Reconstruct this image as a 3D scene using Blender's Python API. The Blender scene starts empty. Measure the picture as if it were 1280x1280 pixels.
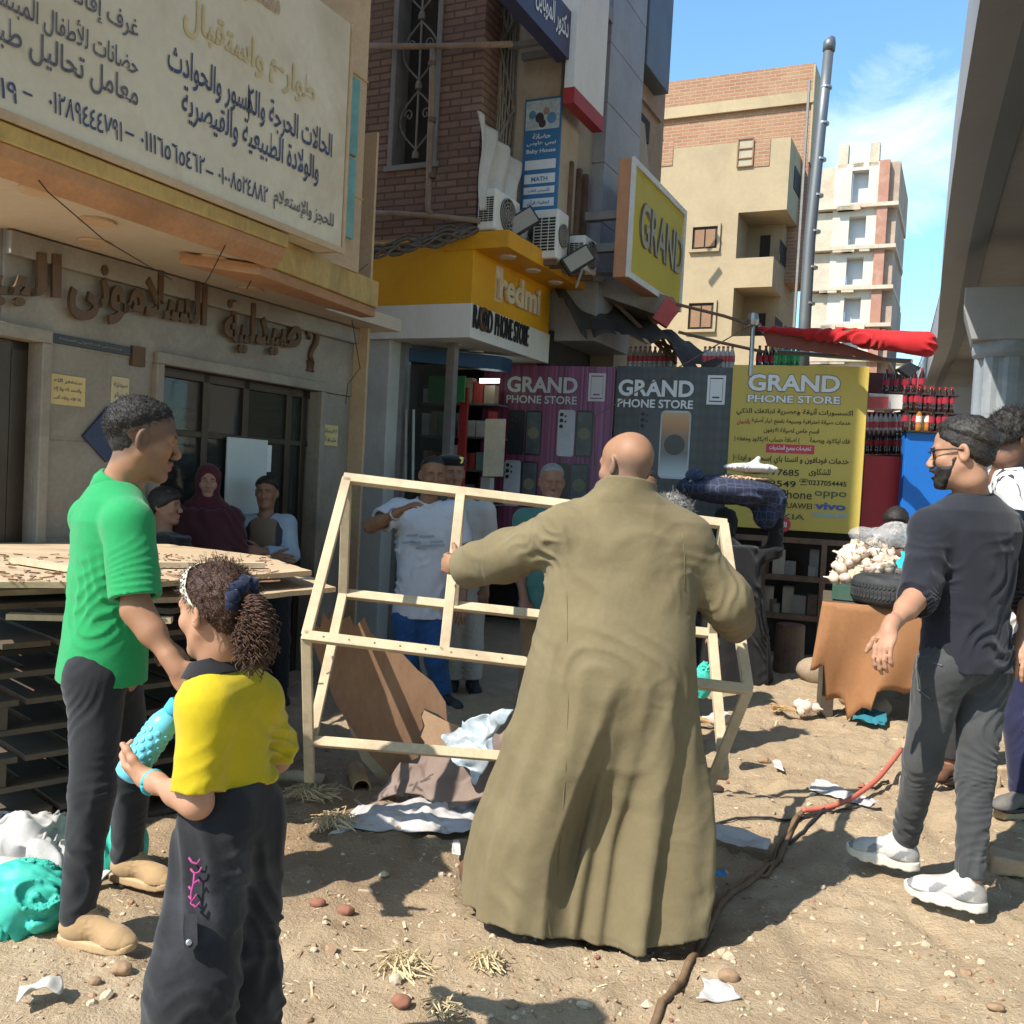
import bpy, bmesh, math, random
import numpy as np
from mathutils import Vector, Matrix
rad = math.radians
random.seed(7)
RNG = np.random.default_rng(11)
# ------------------------------------------------------------------ scene, camera, sky, sun
sc = bpy.context.scene
COL = sc.collection
FPX, PITCH, ROLL, CAMH = 1200.0, math.atan(41.6 / 1200.0), rad(3.0), 1.55
_R0, _U0 = Vector((1, 0, 0)), Vector((0, math.sin(PITCH), math.cos(PITCH)))
CF = Vector((0, math.cos(PITCH), -math.sin(PITCH)))
CR = math.cos(ROLL) * _R0 + math.sin(ROLL) * _U0
CU = -math.sin(ROLL) * _R0 + math.cos(ROLL) * _U0
CC = Vector((0, 0, CAMH))
cam_data = bpy.data.cameras.new('camera')
cam_data.sensor_width = 36.0
cam_data.lens = 36.0 * FPX / 1280.0
cam_data.clip_end = 2000.0
cam_data.clip_start = 0.05
cam = bpy.data.objects.new('camera', cam_data)
M3 = Matrix((CR, CU, -CF)).transposed()
cam.matrix_world = Matrix.Translation(CC) @ M3.to_4x4()
COL.objects.link(cam)
sc.camera = cam
SUN_PHI, SUN_EL = rad(52.0), rad(49.0)          # shadows run towards (sin phi, cos phi)
sc.view_settings.view_transform = 'Standard'
sc.view_settings.look = 'None'
sc.view_settings.exposure = 0.80
sc.view_settings.gamma = 1.0
world = bpy.data.worlds.new('World')
sc.world = world
world.use_nodes = True
_nt = world.node_tree
_bg = _nt.nodes['Background']
_sky = _nt.nodes.new('ShaderNodeTexSky')
_sky.sky_type = 'NISHITA'
_sky.sun_disc = False
_sky.sun_elevation = SUN_EL
_sky.sun_rotation = math.pi + SUN_PHI
_sky.air_density = 1.0
_sky.dust_density = 0.6
_sky.ozone_density = 3.2
_bg.inputs['Strength'].default_value = 0.15
# thin white clouds in the upper right of the sky: noise on the view direction, kept to two patches
_tc = _nt.nodes.new('ShaderNodeTexCoord')
def _cloud(dir_v, radius, scale, seed, soft, stretch):
 nz = _nt.nodes.new('ShaderNodeTexNoise'); nz.inputs['Scale'].default_value = scale
 nz.inputs['Detail'].default_value = 7; nz.inputs['Roughness'].default_value = 0.6; nz.inputs['Distortion'].default_value = 0.7
 mp = _nt.nodes.new('ShaderNodeMapping'); mp.inputs['Location'].default_value = (seed, seed * .3, 0); mp.inputs['Scale'].default_value = stretch
 _nt.links.new(_tc.outputs['Generated'], mp.inputs['Vector']); _nt.links.new(mp.outputs[0], nz.inputs['Vector'])
 sub = _nt.nodes.new('ShaderNodeVectorMath'); sub.operation = 'DISTANCE'
 sub.inputs[1].default_value = dir_v
 _nt.links.new(_tc.outputs['Generated'], sub.inputs[0])
 mr = _nt.nodes.new('ShaderNodeMapRange'); mr.inputs['From Min'].default_value = radius; mr.inputs['From Max'].default_value = radius * .1
 mr.interpolation_type = 'SMOOTHSTEP'
 _nt.links.new(sub.outputs['Value'], mr.inputs['Value'])
 ad = _nt.nodes.new('ShaderNodeMath'); ad.operation = 'MULTIPLY_ADD'; ad.inputs[1].default_value = 1.0
 _nt.links.new(nz.outputs['Fac'], ad.inputs[0]); 
 m2 = _nt.nodes.new('ShaderNodeMath'); m2.operation = 'MULTIPLY_ADD'; m2.inputs[1].default_value = 0.55; m2.inputs[2].default_value = -0.55
 _nt.links.new(mr.outputs[0], m2.inputs[0]); _nt.links.new(m2.outputs[0], ad.inputs[2])
 m3 = _nt.nodes.new('ShaderNodeMapRange'); m3.inputs['From Min'].default_value = 0.20; m3.inputs['From Max'].default_value = 0.20 + soft
 _nt.links.new(ad.outputs[0], m3.inputs['Value'])
 return m3.outputs[0]
def _dir(px, py):
 return (CR * ((px - 640) / FPX) + CU * ((640 - py) / FPX) + CF).normalized()
_cl = [_cloud(_dir(1105, 150), .15, 7.0, 3.1, .42, (1, 1, 1.5)), _cloud(_dir(1150, 225), .10, 8.0, 9.4, .6, (1, 1, 1.4))]
_mx = _nt.nodes.new('ShaderNodeMath'); _mx.operation = 'MAXIMUM'
_nt.links.new(_cl[0], _mx.inputs[0]); _nt.links.new(_cl[1], _mx.inputs[1])
_mix = _nt.nodes.new('ShaderNodeMix'); _mix.data_type = 'RGBA'
_mul = _nt.nodes.new('ShaderNodeMath'); _mul.operation = 'MULTIPLY'; _mul.inputs[1].default_value = .85
_nt.links.new(_mx.outputs[0], _mul.inputs[0])
_nt.links.new(_mul.outputs[0], _mix.inputs['Factor'])
_tint = _nt.nodes.new('ShaderNodeMix'); _tint.data_type = 'RGBA'; _tint.blend_type = 'MULTIPLY'; _tint.inputs['Factor'].default_value = 1
_tint.inputs['B'].default_value = (.92, 1.16, 1.16, 1)
_nt.links.new(_sky.outputs[0], _tint.inputs['A']); _nt.links.new(_tint.outputs['Result'], _mix.inputs['A'])
_mix.inputs['B'].default_value = (5.8, 6.2, 6.6, 1)
_nt.links.new(_mix.outputs['Result'], _bg.inputs['Color'])
sun_data = bpy.data.lights.new('sun', 'SUN')
sun_data.energy = 4.7
sun_data.angle = rad(0.55)
sun_data.color = (1.0, 0.94, 0.84)
sun = bpy.data.objects.new('sun', sun_data)
COL.objects.link(sun)
SUN_TO = Vector((-math.sin(SUN_PHI) * math.cos(SUN_EL), -math.cos(SUN_PHI) * math.cos(SUN_EL), math.sin(SUN_EL)))
sun.rotation_euler = SUN_TO.to_track_quat('Z', 'Y').to_euler()
sc.cycles.max_bounces = 6
sc.cycles.transparent_max_bounces = 12
# ------------------------------------------------------------------ where a point of the place lies
def ray(px, py):
 return CR * ((px - 640.0) / FPX) + CU * ((640.0 - py) / FPX) + CF
def P(px, py, d):                  # at depth d in front of the camera
 return CC + ray(px, py) * d
def G(px, py, z=0.0):              # on a level plane
 r = ray(px, py)
 return CC + r * ((z - CAMH) / r.z)
_d = ray(1205, 628)
D = Vector((_d.x, _d.y, 0)).normalized()     # along the street
N = Vector((-D.y, D.x, 0))                   # towards the shops on the left
UP = Vector((0, 0, 1))
def SW(s, w, z): return D * s + N * w + UP * z
def onW(px, py, w):
 r = ray(px, py); return CC + r * (w / r.dot(N))
def onS(px, py, s):
 r = ray(px, py); return CC + r * (s / r.dot(D))
def swz(p): return (p.dot(D), p.dot(N), p.z)
# ------------------------------------------------------------------ objects
def link(o, parent=None):
 COL.objects.link(o)
 if parent is not None:
  o.parent = parent
 return o
def tag(o, label=None, cat=None, group=None, kind=None):
 if label: o['label'] = label
 if cat: o['category'] = cat
 if group: o['group'] = group
 if kind: o['kind'] = kind
 return o
def thing(name, label, cat, loc=(0, 0, 0), group=None, rot=None):
 o = bpy.data.objects.new(name, None)
 o.empty_display_size = 0.1
 o.location = loc
 if rot is not None: o.rotation_euler = rot
 COL.objects.link(o)
 return tag(o, label, cat, group)
def mesh_object(name, verts, faces, mats, parent=None, smooth=False, midx=None, origin=None, colors=None, uvs=None):
 """one mesh object; verts are world coordinates, moved to the parent's (or own) origin"""
 me = bpy.data.meshes.new(name)
 off = None
 if parent is not None:
  off = parent.matrix_basis.copy()
  q = parent.parent
  while q is not None:
   off = q.matrix_basis @ off
   q = q.parent
 V = np.asarray(verts, dtype=np.float32).reshape(-1, 3)
 if origin is None and parent is None and len(V):
  origin = Vector((float((V[:, 0].min() + V[:, 0].max()) / 2), float((V[:, 1].min() + V[:, 1].max()) / 2), float(V[:, 2].min())))
 if parent is None:
  V = V - np.array(origin, dtype=np.float32)
 else:
  inv = np.array(off.inverted(), dtype=np.float64)
  V = (V @ inv[:3, :3].T + inv[:3, 3]).astype(np.float32)
 if isinstance(faces, np.ndarray) and faces.ndim == 2:
  n, k = faces.shape
  me.vertices.add(len(V)); me.vertices.foreach_set('co', V.ravel())
  me.loops.add(n * k); me.loops.foreach_set('vertex_index', faces.astype(np.int32).ravel())
  me.polygons.add(n); me.polygons.foreach_set('loop_start', np.arange(0, n * k, k, dtype=np.int32))
  me.update(calc_edges=True)
 else:
  me.from_pydata([tuple(map(float, v)) for v in V], [], [tuple(f) for f in faces])
 if not isinstance(mats, (list, tuple)): mats = [mats]
 for m in mats: me.materials.append(m)
 if midx is not None: me.polygons.foreach_set('material_index', np.asarray(midx, dtype=np.int32))
 if smooth: me.polygons.foreach_set('use_smooth', np.ones(len(me.polygons), dtype=bool))
 if colors is not None:
  a = me.color_attributes.new('Col', 'FLOAT_COLOR', 'POINT')
  c = np.ones((len(V), 4), dtype=np.float32); c[:, :3] = colors
  a.data.foreach_set('color', c.ravel())
 if uvs is not None:
  uvl = me.uv_layers.new(name='UVMap')
  uvl.data.foreach_set('uv', np.asarray(uvs, dtype=np.float32).ravel())
 me.update()
 o = bpy.data.objects.new(name, me)
 if parent is None: o.location = origin
 return link(o, parent)
class MB:
 """collects pieces of one mesh in world coordinates"""
 def __init__(s): s.v, s.f, s.m, s.uv = [], [], [], []
 def add(s, verts, faces, mi=0):
  b = len(s.v)
  s.v += [Vector(v) for v in verts]
  for f in faces:
   s.f.append([b + i for i in f]); s.m.append(mi)
 def obox(s, c, ax, ay, az, mi=0):            # centre and three half axes
  c, ax, ay, az = Vector(c), Vector(ax), Vector(ay), Vector(az)
  v = [c + ax * i + ay * j + az * k for k in (-1, 1) for j in (-1, 1) for i in (-1, 1)]
  f = [(0, 2, 3, 1), (4, 5, 7, 6), (0, 1, 5, 4), (2, 6, 7, 3), (0, 4, 6, 2), (1, 3, 7, 5)]
  if ax.cross(ay).dot(az) < 0: f = [tuple(reversed(q)) for q in f]
  s.add(v, f, mi); return s
 def sbox(s, s0, s1, w0, w1, z0, z1, mi=0):   # box in street coordinates
  return s.obox(SW((s0 + s1) / 2, (w0 + w1) / 2, (z0 + z1) / 2), D * abs(s1 - s0) / 2, N * abs(w1 - w0) / 2, UP * abs(z1 - z0) / 2, mi)
 def box(s, x0, x1, y0, y1, z0, z1, mi=0):
  return s.obox(((x0 + x1) / 2, (y0 + y1) / 2, (z0 + z1) / 2), (abs(x1 - x0) / 2, 0, 0), (0, abs(y1 - y0) / 2, 0), (0, 0, abs(z1 - z0) / 2), mi)
 def bar(s, a, b, w, h, up=(0, 0, 1), mi=0, ext=0.0):  # square bar from a to b
  a, b = Vector(a), Vector(b)
  d = (b - a); L = d.length; d.normalize()
  x = d.cross(Vector(up)); 
  if x.length < 1e-4: x = d.cross(Vector((1, 0, 0)))
  x.normalize(); y = x.cross(d)
  return s.obox((a + b) / 2, x * w / 2, d * (L / 2 + ext), y * h / 2, mi)
 def prism(s, pts, vec, mi=0):                # polygon extruded by vec
  pts = [Vector(p) for p in pts]; vec = Vector(vec); n = len(pts)
  nn = Vector((0, 0, 0))
  for i in range(n): nn += pts[i].cross(pts[(i + 1) % n])
  if nn.dot(vec) > 0: pts.reverse()
  v = pts + [p + vec for p in pts]
  f = [tuple(range(n)), tuple(range(2 * n - 1, n - 1, -1))]
  for i in range(n):
   j = (i + 1) % n; f.append((i, i + n, j + n, j))
  s.add(v, f, mi); return s
 def quad(s, a, b, c, d, mi=0): s.add([a, b, c, d], [(0, 1, 2, 3)], mi); return s
 def tube(s, pts, r, n=8, mi=0, cap=True):    # r number or list
  pts = [Vector(p) for p in pts]; m = len(pts)
  rs = r if isinstance(r, (list, tuple, np.ndarray)) else [r] * m
  prev = None; v = []; f = []
  for i, p in enumerate(pts):
   t = (pts[min(i + 1, m - 1)] - pts[max(i - 1, 0)]).normalized()
   if prev is None:
    x = t.cross(Vector((0, 0, 1)))
    if x.length < 1e-3: x = t.cross(Vector((1, 0, 0)))
   else:
    x = prev - t * prev.dot(t)
    if x.length < 1e-5: x = t.cross(Vector((0, 0, 1)))
   x.normalize(); y = t.cross(x); prev = x
   for k in range(n):
    a = 2 * math.pi * k / n
    v.append(p + (x * math.cos(a) + y * math.sin(a)) * rs[i])
  for i in range(m - 1):
   for k in range(n):
    j = (k + 1) % n
    f.append((i * n + k, i * n + j, (i + 1) * n + j, (i + 1) * n + k))
  if cap:
   f.append(tuple(range(n - 1, -1, -1))); f.append(tuple(range((m - 1) * n, m * n)))
  s.add(v, f, mi); return s
 def lathe(s, c, prof, n=16, axis=(0, 0, 1), mi=0, cap=True):   # prof: list of (r, h)
  c = Vector(c); axis = Vector(axis).normalized()
  x = axis.cross(Vector((0, 1, 0)))
  if x.length < 1e-3: x = axis.cross(Vector((1, 0, 0)))
  x.normalize(); y = axis.cross(x); v = []; f = []
  for r, h in prof:
   for k in range(n):
    a = 2 * math.pi * k / n
    v.append(c + axis * h + (x * math.cos(a) + y * math.sin(a)) * r)
  for i in range(len(prof) - 1):
   for k in range(n):
    j = (k + 1) % n
    f.append((i * n + k, i * n + j, (i + 1) * n + j, (i + 1) * n + k))
  if cap:
   f.append(tuple(range(n - 1, -1, -1))); f.append(tuple(range((len(prof) - 1) * n, len(prof) * n)))
  s.add(v, f, mi); return s
 def build(s, name, mats, parent=None, smooth=False, bevel=0.0, origin=None):
  o = mesh_object(name, [tuple(v) for v in s.v], s.f, mats, parent, smooth, s.m if isinstance(mats, (list, tuple)) else None, origin)
  if bevel > 0:
   b = o.modifiers.new('bevel', 'BEVEL'); b.width = bevel; b.segments = 2; b.limit_method = 'ANGLE'; b.angle_limit = rad(40)
  return o
# ------------------------------------------------------------------ materials
_mats = {}
def srgb(r, g, b):
 f = lambda c: (c / 255 / 12.92) if c / 255 <= .04045 else ((c / 255 + .055) / 1.055) ** 2.4
 return (f(r), f(g), f(b))
class NT:
 def __init__(s, m): s.t = m.node_tree; s.n = s.t.nodes; s.l = s.t.links; s.b = s.n['Principled BSDF']
 def new(s, kind, **kw):
  n = s.n.new(kind)
  for k, v in kw.items():
   if hasattr(n, k) and not k[0].isupper(): setattr(n, k, v)
  return n
 def coord(s, scale=(1, 1, 1), rot=(0, 0, 0), kind='Object'):
  tc = s.n.new('ShaderNodeTexCoord'); mp = s.n.new('ShaderNodeMapping')
  mp.inputs['Scale'].default_value = scale; mp.inputs['Rotation'].default_value = rot
  s.l.new(tc.outputs[kind], mp.inputs['Vector']); return mp.outputs[0]
 def noise(s, scale, detail=4, rough=.55, vec=None, dist=0):
  n = s.n.new('ShaderNodeTexNoise'); n.inputs['Scale'].default_value = scale; n.inputs['Detail'].default_value = detail
  n.inputs['Roughness'].default_value = rough; n.inputs['Distortion'].default_value = dist
  if vec is not None: s.l.new(vec, n.inputs['Vector'])
  return n.outputs['Fac']
 def maprange(s, v, a, b, c=0., d=1.):
  n = s.n.new('ShaderNodeMapRange')
  for k, x in zip(('From Min', 'From Max', 'To Min', 'To Max'), (a, b, c, d)): n.inputs[k].default_value = x
  s.l.new(v, n.inputs['Value']); return n.outputs[0]
 def mix(s, fac, a, b, mode='MIX'):
  n = s.n.new('ShaderNodeMix'); n.data_type = 'RGBA'; n.blend_type = mode
  for k, x in (('Factor', fac), ('A', a), ('B', b)):
   if isinstance(x, (int, float)): n.inputs[k].default_value = x
   elif isinstance(x, (tuple, list)): n.inputs[k].default_value = tuple(x)[:3] + (1,)
   else: s.l.new(x, n.inputs[k])
  return n.outputs['Result']
 def bump(s, h, strength=.3, dist=.01, normal=None):
  n = s.n.new('ShaderNodeBump'); n.inputs['Strength'].default_value = strength; n.inputs['Distance'].default_value = dist
  s.l.new(h, n.inputs['Height'])
  if normal is not None: s.l.new(normal, n.inputs['Normal'])
  s.l.new(n.outputs[0], s.b.inputs['Normal']); return n.outputs[0]
 def color(s, c):
  if isinstance(c, (tuple, list)): s.b.inputs['Base Color'].default_value = tuple(c)[:3] + (1,)
  else: s.l.new(c, s.b.inputs['Base Color'])
def newmat(name):
 m = bpy.data.materials.new(name); m.use_nodes = True
 return m, NT(m)
def mat(name, col, rough=.7, var=.18, scale=3., fine=60., bump=.15, bdist=.004, metal=0., dirt=None, dirt_amt=.5, dirt_scale=2., spec=.3, vcol=False, stretch=(1, 1, 1), sheen=0.):
 """a weathered plain surface: two scales of tone variation, optional dirt patches, fine bump"""
 if name in _mats: return _mats[name]
 m, t = newmat(name)
 vec = t.coord(stretch)
 base = col
 if vcol:
  a = t.new('ShaderNodeVertexColor'); a.layer_name = 'Col'; base = a.outputs['Color']
 n1 = t.noise(scale, 5, .6, vec)
 lo = t.maprange(n1, .25, .75, 1 - var, 1 + var)
 n2 = t.noise(fine, 3, .6, vec)
 lo2 = t.maprange(n2, .25, .75, 1 - var * .5, 1 + var * .5)
 mm = t.new('ShaderNodeMath'); mm.operation = 'MULTIPLY'; t.l.new(lo, mm.inputs[0]); t.l.new(lo2, mm.inputs[1])
 hs = t.new('ShaderNodeVectorMath'); hs.operation = 'SCALE'
 if isinstance(base, tuple): hs.inputs[0].default_value = base
 else: t.l.new(base, hs.inputs[0])
 t.l.new(mm.outputs[0], hs.inputs['Scale'])
 c = hs.outputs[0]
 if dirt is not None:
  nd = t.noise(dirt_scale, 6, .65, vec, .6)
  f = t.maprange(nd, .48, .72, 0, dirt_amt)
  c = t.mix(f, c, dirt)
 t.color(c)
 t.b.inputs['Roughness'].default_value = rough
 t.b.inputs['Metallic'].default_value = metal
 t.b.inputs['Specular IOR Level'].default_value = spec
 if sheen: t.b.inputs['Sheen Weight'].default_value = sheen
 if bump: t.bump(n2, bump, bdist)
 _mats[name] = m
 return m
# ------------------------------------------------------------------ lettering
_AR = {}
def _ar_table():
 # letter -> (isolated form code point, joins on its left)
 iso = dict(zip('ءآأؤإئابةتثجحخدذرزسشصضطظعغ', (0xFE80, 0xFE81, 0xFE83, 0xFE85, 0xFE87, 0xFE89, 0xFE8D, 0xFE8F, 0xFE93, 0xFE95, 0xFE99, 0xFE9D, 0xFEA1, 0xFEA5, 0xFEA9, 0xFEAB, 0xFEAD, 0xFEAF, 0xFEB1, 0xFEB5, 0xFEB9, 0xFEBD, 0xFEC1, 0xFEC5, 0xFEC9, 0xFECD)))
 iso.update(dict(zip('فقكلمنهوىي', (0xFED1, 0xFED5, 0xFED9, 0xFEDD, 0xFEE1, 0xFEE5, 0xFEE9, 0xFEED, 0xFEEF, 0xFEF1))))
 right = set('آأؤإادذرزوةى')
 for ch, c in iso.items(): _AR[ch] = (c, ch not in right and ch != 'ء')
_ar_table()
def arabic(txt):
 """joined letter forms in reading order from left to right"""
 out = []; i = 0; n = len(txt)
 src = []
 while i < n:
  if txt[i] == 'ل' and i + 1 < n and txt[i + 1] in 'اأإآ':
   src.append('ل' + txt[i + 1]); i += 2
  else: src.append(txt[i]); i += 1
 la = {'لآ': 0xFEF5, 'لأ': 0xFEF7, 'لإ': 0xFEF9, 'لا': 0xFEFB}
 def joins_left(c): return (c in _AR and _AR[c][1]) or c == 'ـ'
 def joins_right(c): return c in la or (c in _AR and c != 'ء') or c == 'ـ'
 for k, c in enumerate(src):
  pj = k > 0 and joins_left(src[k - 1]) and joins_right(c)
  nj = k + 1 < len(src) and joins_left(c) and joins_right(src[k + 1])
  if c in la: out.append(chr(la[c] + (1 if pj else 0)))
  elif c in _AR:
   b = _AR[c][0]
   if _AR[c][1]: out.append(chr(b + (3 if pj and nj else 1 if pj else 2 if nj else 0)))
   else: out.append(chr(b + (1 if pj else 0)))
  else: out.append(c)
 out.reverse()
 s = ''.join(out)
 # runs of digits keep their own order
 res = []; run = ''
 for ch in s:
  if ch.isdigit(): run = ch + run
  else: res.append(run); run = ''; res.append(ch)
 res.append(run)
 return ''.join(res)
_txt_cache = {}
def text_geo(body, bold=0.0, ext=0.0):
 key = (body, bold, ext)
 if key in _txt_cache: return _txt_cache[key]
 c = bpy.data.curves.new('lettering', 'FONT'); c.body = body; c.size = 1.0; c.offset = bold; c.extrude = ext
 c.resolution_u = 3
 o = bpy.data.objects.new('lettering', c); COL.objects.link(o)
 bpy.context.view_layer.update()
 me = bpy.data.meshes.new_from_object(o.evaluated_get(bpy.context.evaluated_depsgraph_get()))
 V = np.array([v.co[:] for v in me.vertices], dtype=np.float32).reshape(-1, 3)
 Fc = [tuple(p.vertices) for p in me.polygons]
 bpy.data.objects.remove(o); bpy.data.curves.remove(c); bpy.data.meshes.remove(me)
 _txt_cache[key] = (V, Fc)
 return _txt_cache[key]
def letters(mb, body, o, ux, uy, mi=0, bold=.012, ext=0., width=None, height=None, right=None, lift=.004, font_h=None):
 """write on a plane: o is the lower left corner, ux along the line, uy up (both unit).
 width and height are what the inked text shall fill."""
 V, Fc = text_geo(body, bold, 0.0)
 if not len(V): return
 lo, hi = V.min(0), V.max(0)
 w, h = hi[0] - lo[0], hi[1] - lo[1]
 sy = (height / h) if height else (width / w)
 sx = (width / w) if width else sy
 ux, uy, o = Vector(ux), Vector(uy), Vector(o)
 nn = ux.cross(uy).normalized()
 pts = [o + ux * float((v[0] - lo[0]) * sx) + uy * float((v[1] - lo[1]) * sy) + nn * lift for v in V]
 if ext > 0:
  n = len(pts)
  back = [p.copy() for p in pts]
  front = [p + nn * ext for p in pts]
  from collections import Counter
  cnt = {}
  for f in Fc:
   for i in range(len(f)):
    a, b = f[i], f[(i + 1) % len(f)]
    cnt[(a, b)] = 1
  side = []
  for (a, b) in cnt:
   if (b, a) not in cnt: side.append((a, b, b + n, a + n))
  sgn = Fc and _face_up(V, Fc)
  faces = [tuple(i + n for i in f) for f in Fc] + [tuple(reversed(s_)) if False else s_ for s_ in side]
  mb.add(back + front, faces, mi)
 else:
  mb.add(pts, Fc, mi)
def _face_up(V, F): return True
# ------------------------------------------------------------------ bodies and cloth as one smooth surface
f32 = np.float32
def smooth01(x): x = np.clip(x, 0, 1); return x * x * (3 - 2 * x)
def A3(v): return np.array(tuple(v), dtype=f32)
def smin(a, b, k):
 if k <= 0: return np.minimum(a, b)
 h = np.clip(0.5 + 0.5 * (b - a) / k, 0, 1)
 return b + (a - b) * h - k * h * (1 - h)
def smax(a, b, k): return -smin(-a, -b, k)
def d_cone(p, a, b, ra, rb):
 a, b = A3(a), A3(b); ba = b - a
 pa = p - a
 h = np.clip(pa @ ba / max(float(ba @ ba), 1e-9), 0, 1)
 q = pa - h[:, None] * ba
 return np.sqrt(np.einsum('ij,ij->i', q, q)) - (ra + (rb - ra) * h)
def d_ell(p, c, r, R=None):
 q = p - A3(c)
 if R is not None: q = q @ R
 r = np.array(r, dtype=f32)
 k0 = np.sqrt(((q / r) ** 2).sum(1)); k1 = np.sqrt(((q / (r * r)) ** 2).sum(1))
 return k0 * (k0 - 1) / np.maximum(k1, 1e-6)
def d_plane(p, o, n):           # negative on the side opposite to n
 return (p - A3(o)) @ (A3(n) / np.linalg.norm(A3(n)))
def frame(fwd, up=(0, 0, 1)):
 """columns: right, forward, up of something that faces fwd"""
 f = A3(fwd); f = f / np.linalg.norm(f)
 u = A3(up); r = np.cross(f, u); r /= np.linalg.norm(r); u = np.cross(r, f)
 return np.stack([r, f, u], 1).astype(f32)
_perm = np.random.default_rng(5).random(8192).astype(f32)
def vnoise(p, s=1.0):
 q = p * s
 i = np.floor(q).astype(np.int64); f = (q - i).astype(f32); f = f * f * (3 - 2 * f)
 def h(dx, dy, dz): return _perm[((i[:, 0] + dx) * 73856093 ^ (i[:, 1] + dy) * 19349663 ^ (i[:, 2] + dz) * 83492791) & 8191]
 x0 = h(0, 0, 0) * (1 - f[:, 0]) + h(1, 0, 0) * f[:, 0]; x1 = h(0, 1, 0) * (1 - f[:, 0]) + h(1, 1, 0) * f[:, 0]
 y0 = h(0, 0, 1) * (1 - f[:, 0]) + h(1, 0, 1) * f[:, 0]; y1 = h(0, 1, 1) * (1 - f[:, 0]) + h(1, 1, 1) * f[:, 0]
 return (x0 * (1 - f[:, 1]) + x1 * f[:, 1]) * (1 - f[:, 2]) + (y0 * (1 - f[:, 1]) + y1 * f[:, 1]) * f[:, 2]
def fbm(p, s, n=3):
 r = 0; a = .5
 for k in range(n): r = r + a * vnoise(p + 7.3 * k, s * 2 ** k); a *= .5
 return r / (1 - .5 ** n)
def folds(p, amp, scale, axis=(0, 0, 1), stretch=3.5, warp=.35, sharp=1.6):
 """soft ridges running along axis, warped"""
 a = A3(axis); a = a / np.linalg.norm(a)
 al = p @ a
 q = p - al[:, None] * a * (1 - 1 / stretch)
 q = q + warp / scale * (np.stack([vnoise(p + 3.1, scale * .5), vnoise(p + 8.7, scale * .5), vnoise(p + 14.2, scale * .5)], 1) - .5) * 2
 n = vnoise(q, scale)
 r = 1 - np.abs(2 * n - 1)
 return -amp * (r ** sharp - .4)
def wrinkles(p, amp, freq, direction, warp=1.0, ws=4.0, ms=3.0, power=1.6, seed=0.):
 """creases that cross the given direction, freq per metre, fading in and out"""
 a = A3(direction); a = a / np.linalg.norm(a); q = p + seed
 ph = (p @ a) * freq * (.8 + .4 * vnoise(q + 9, ms * .7)) + warp * 1.6 * (fbm(q, ws, 2) - .5) * 2 + 2.4 * (vnoise(q + 21, ws * 2.2) - .5)
 w = (.5 + .5 * np.sin(2 * math.pi * ph)) ** power
 m = smooth01((vnoise(q + 5.5, ms * 1.3) - .30) / .42)
 return -amp * (w - .35) * m
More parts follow.
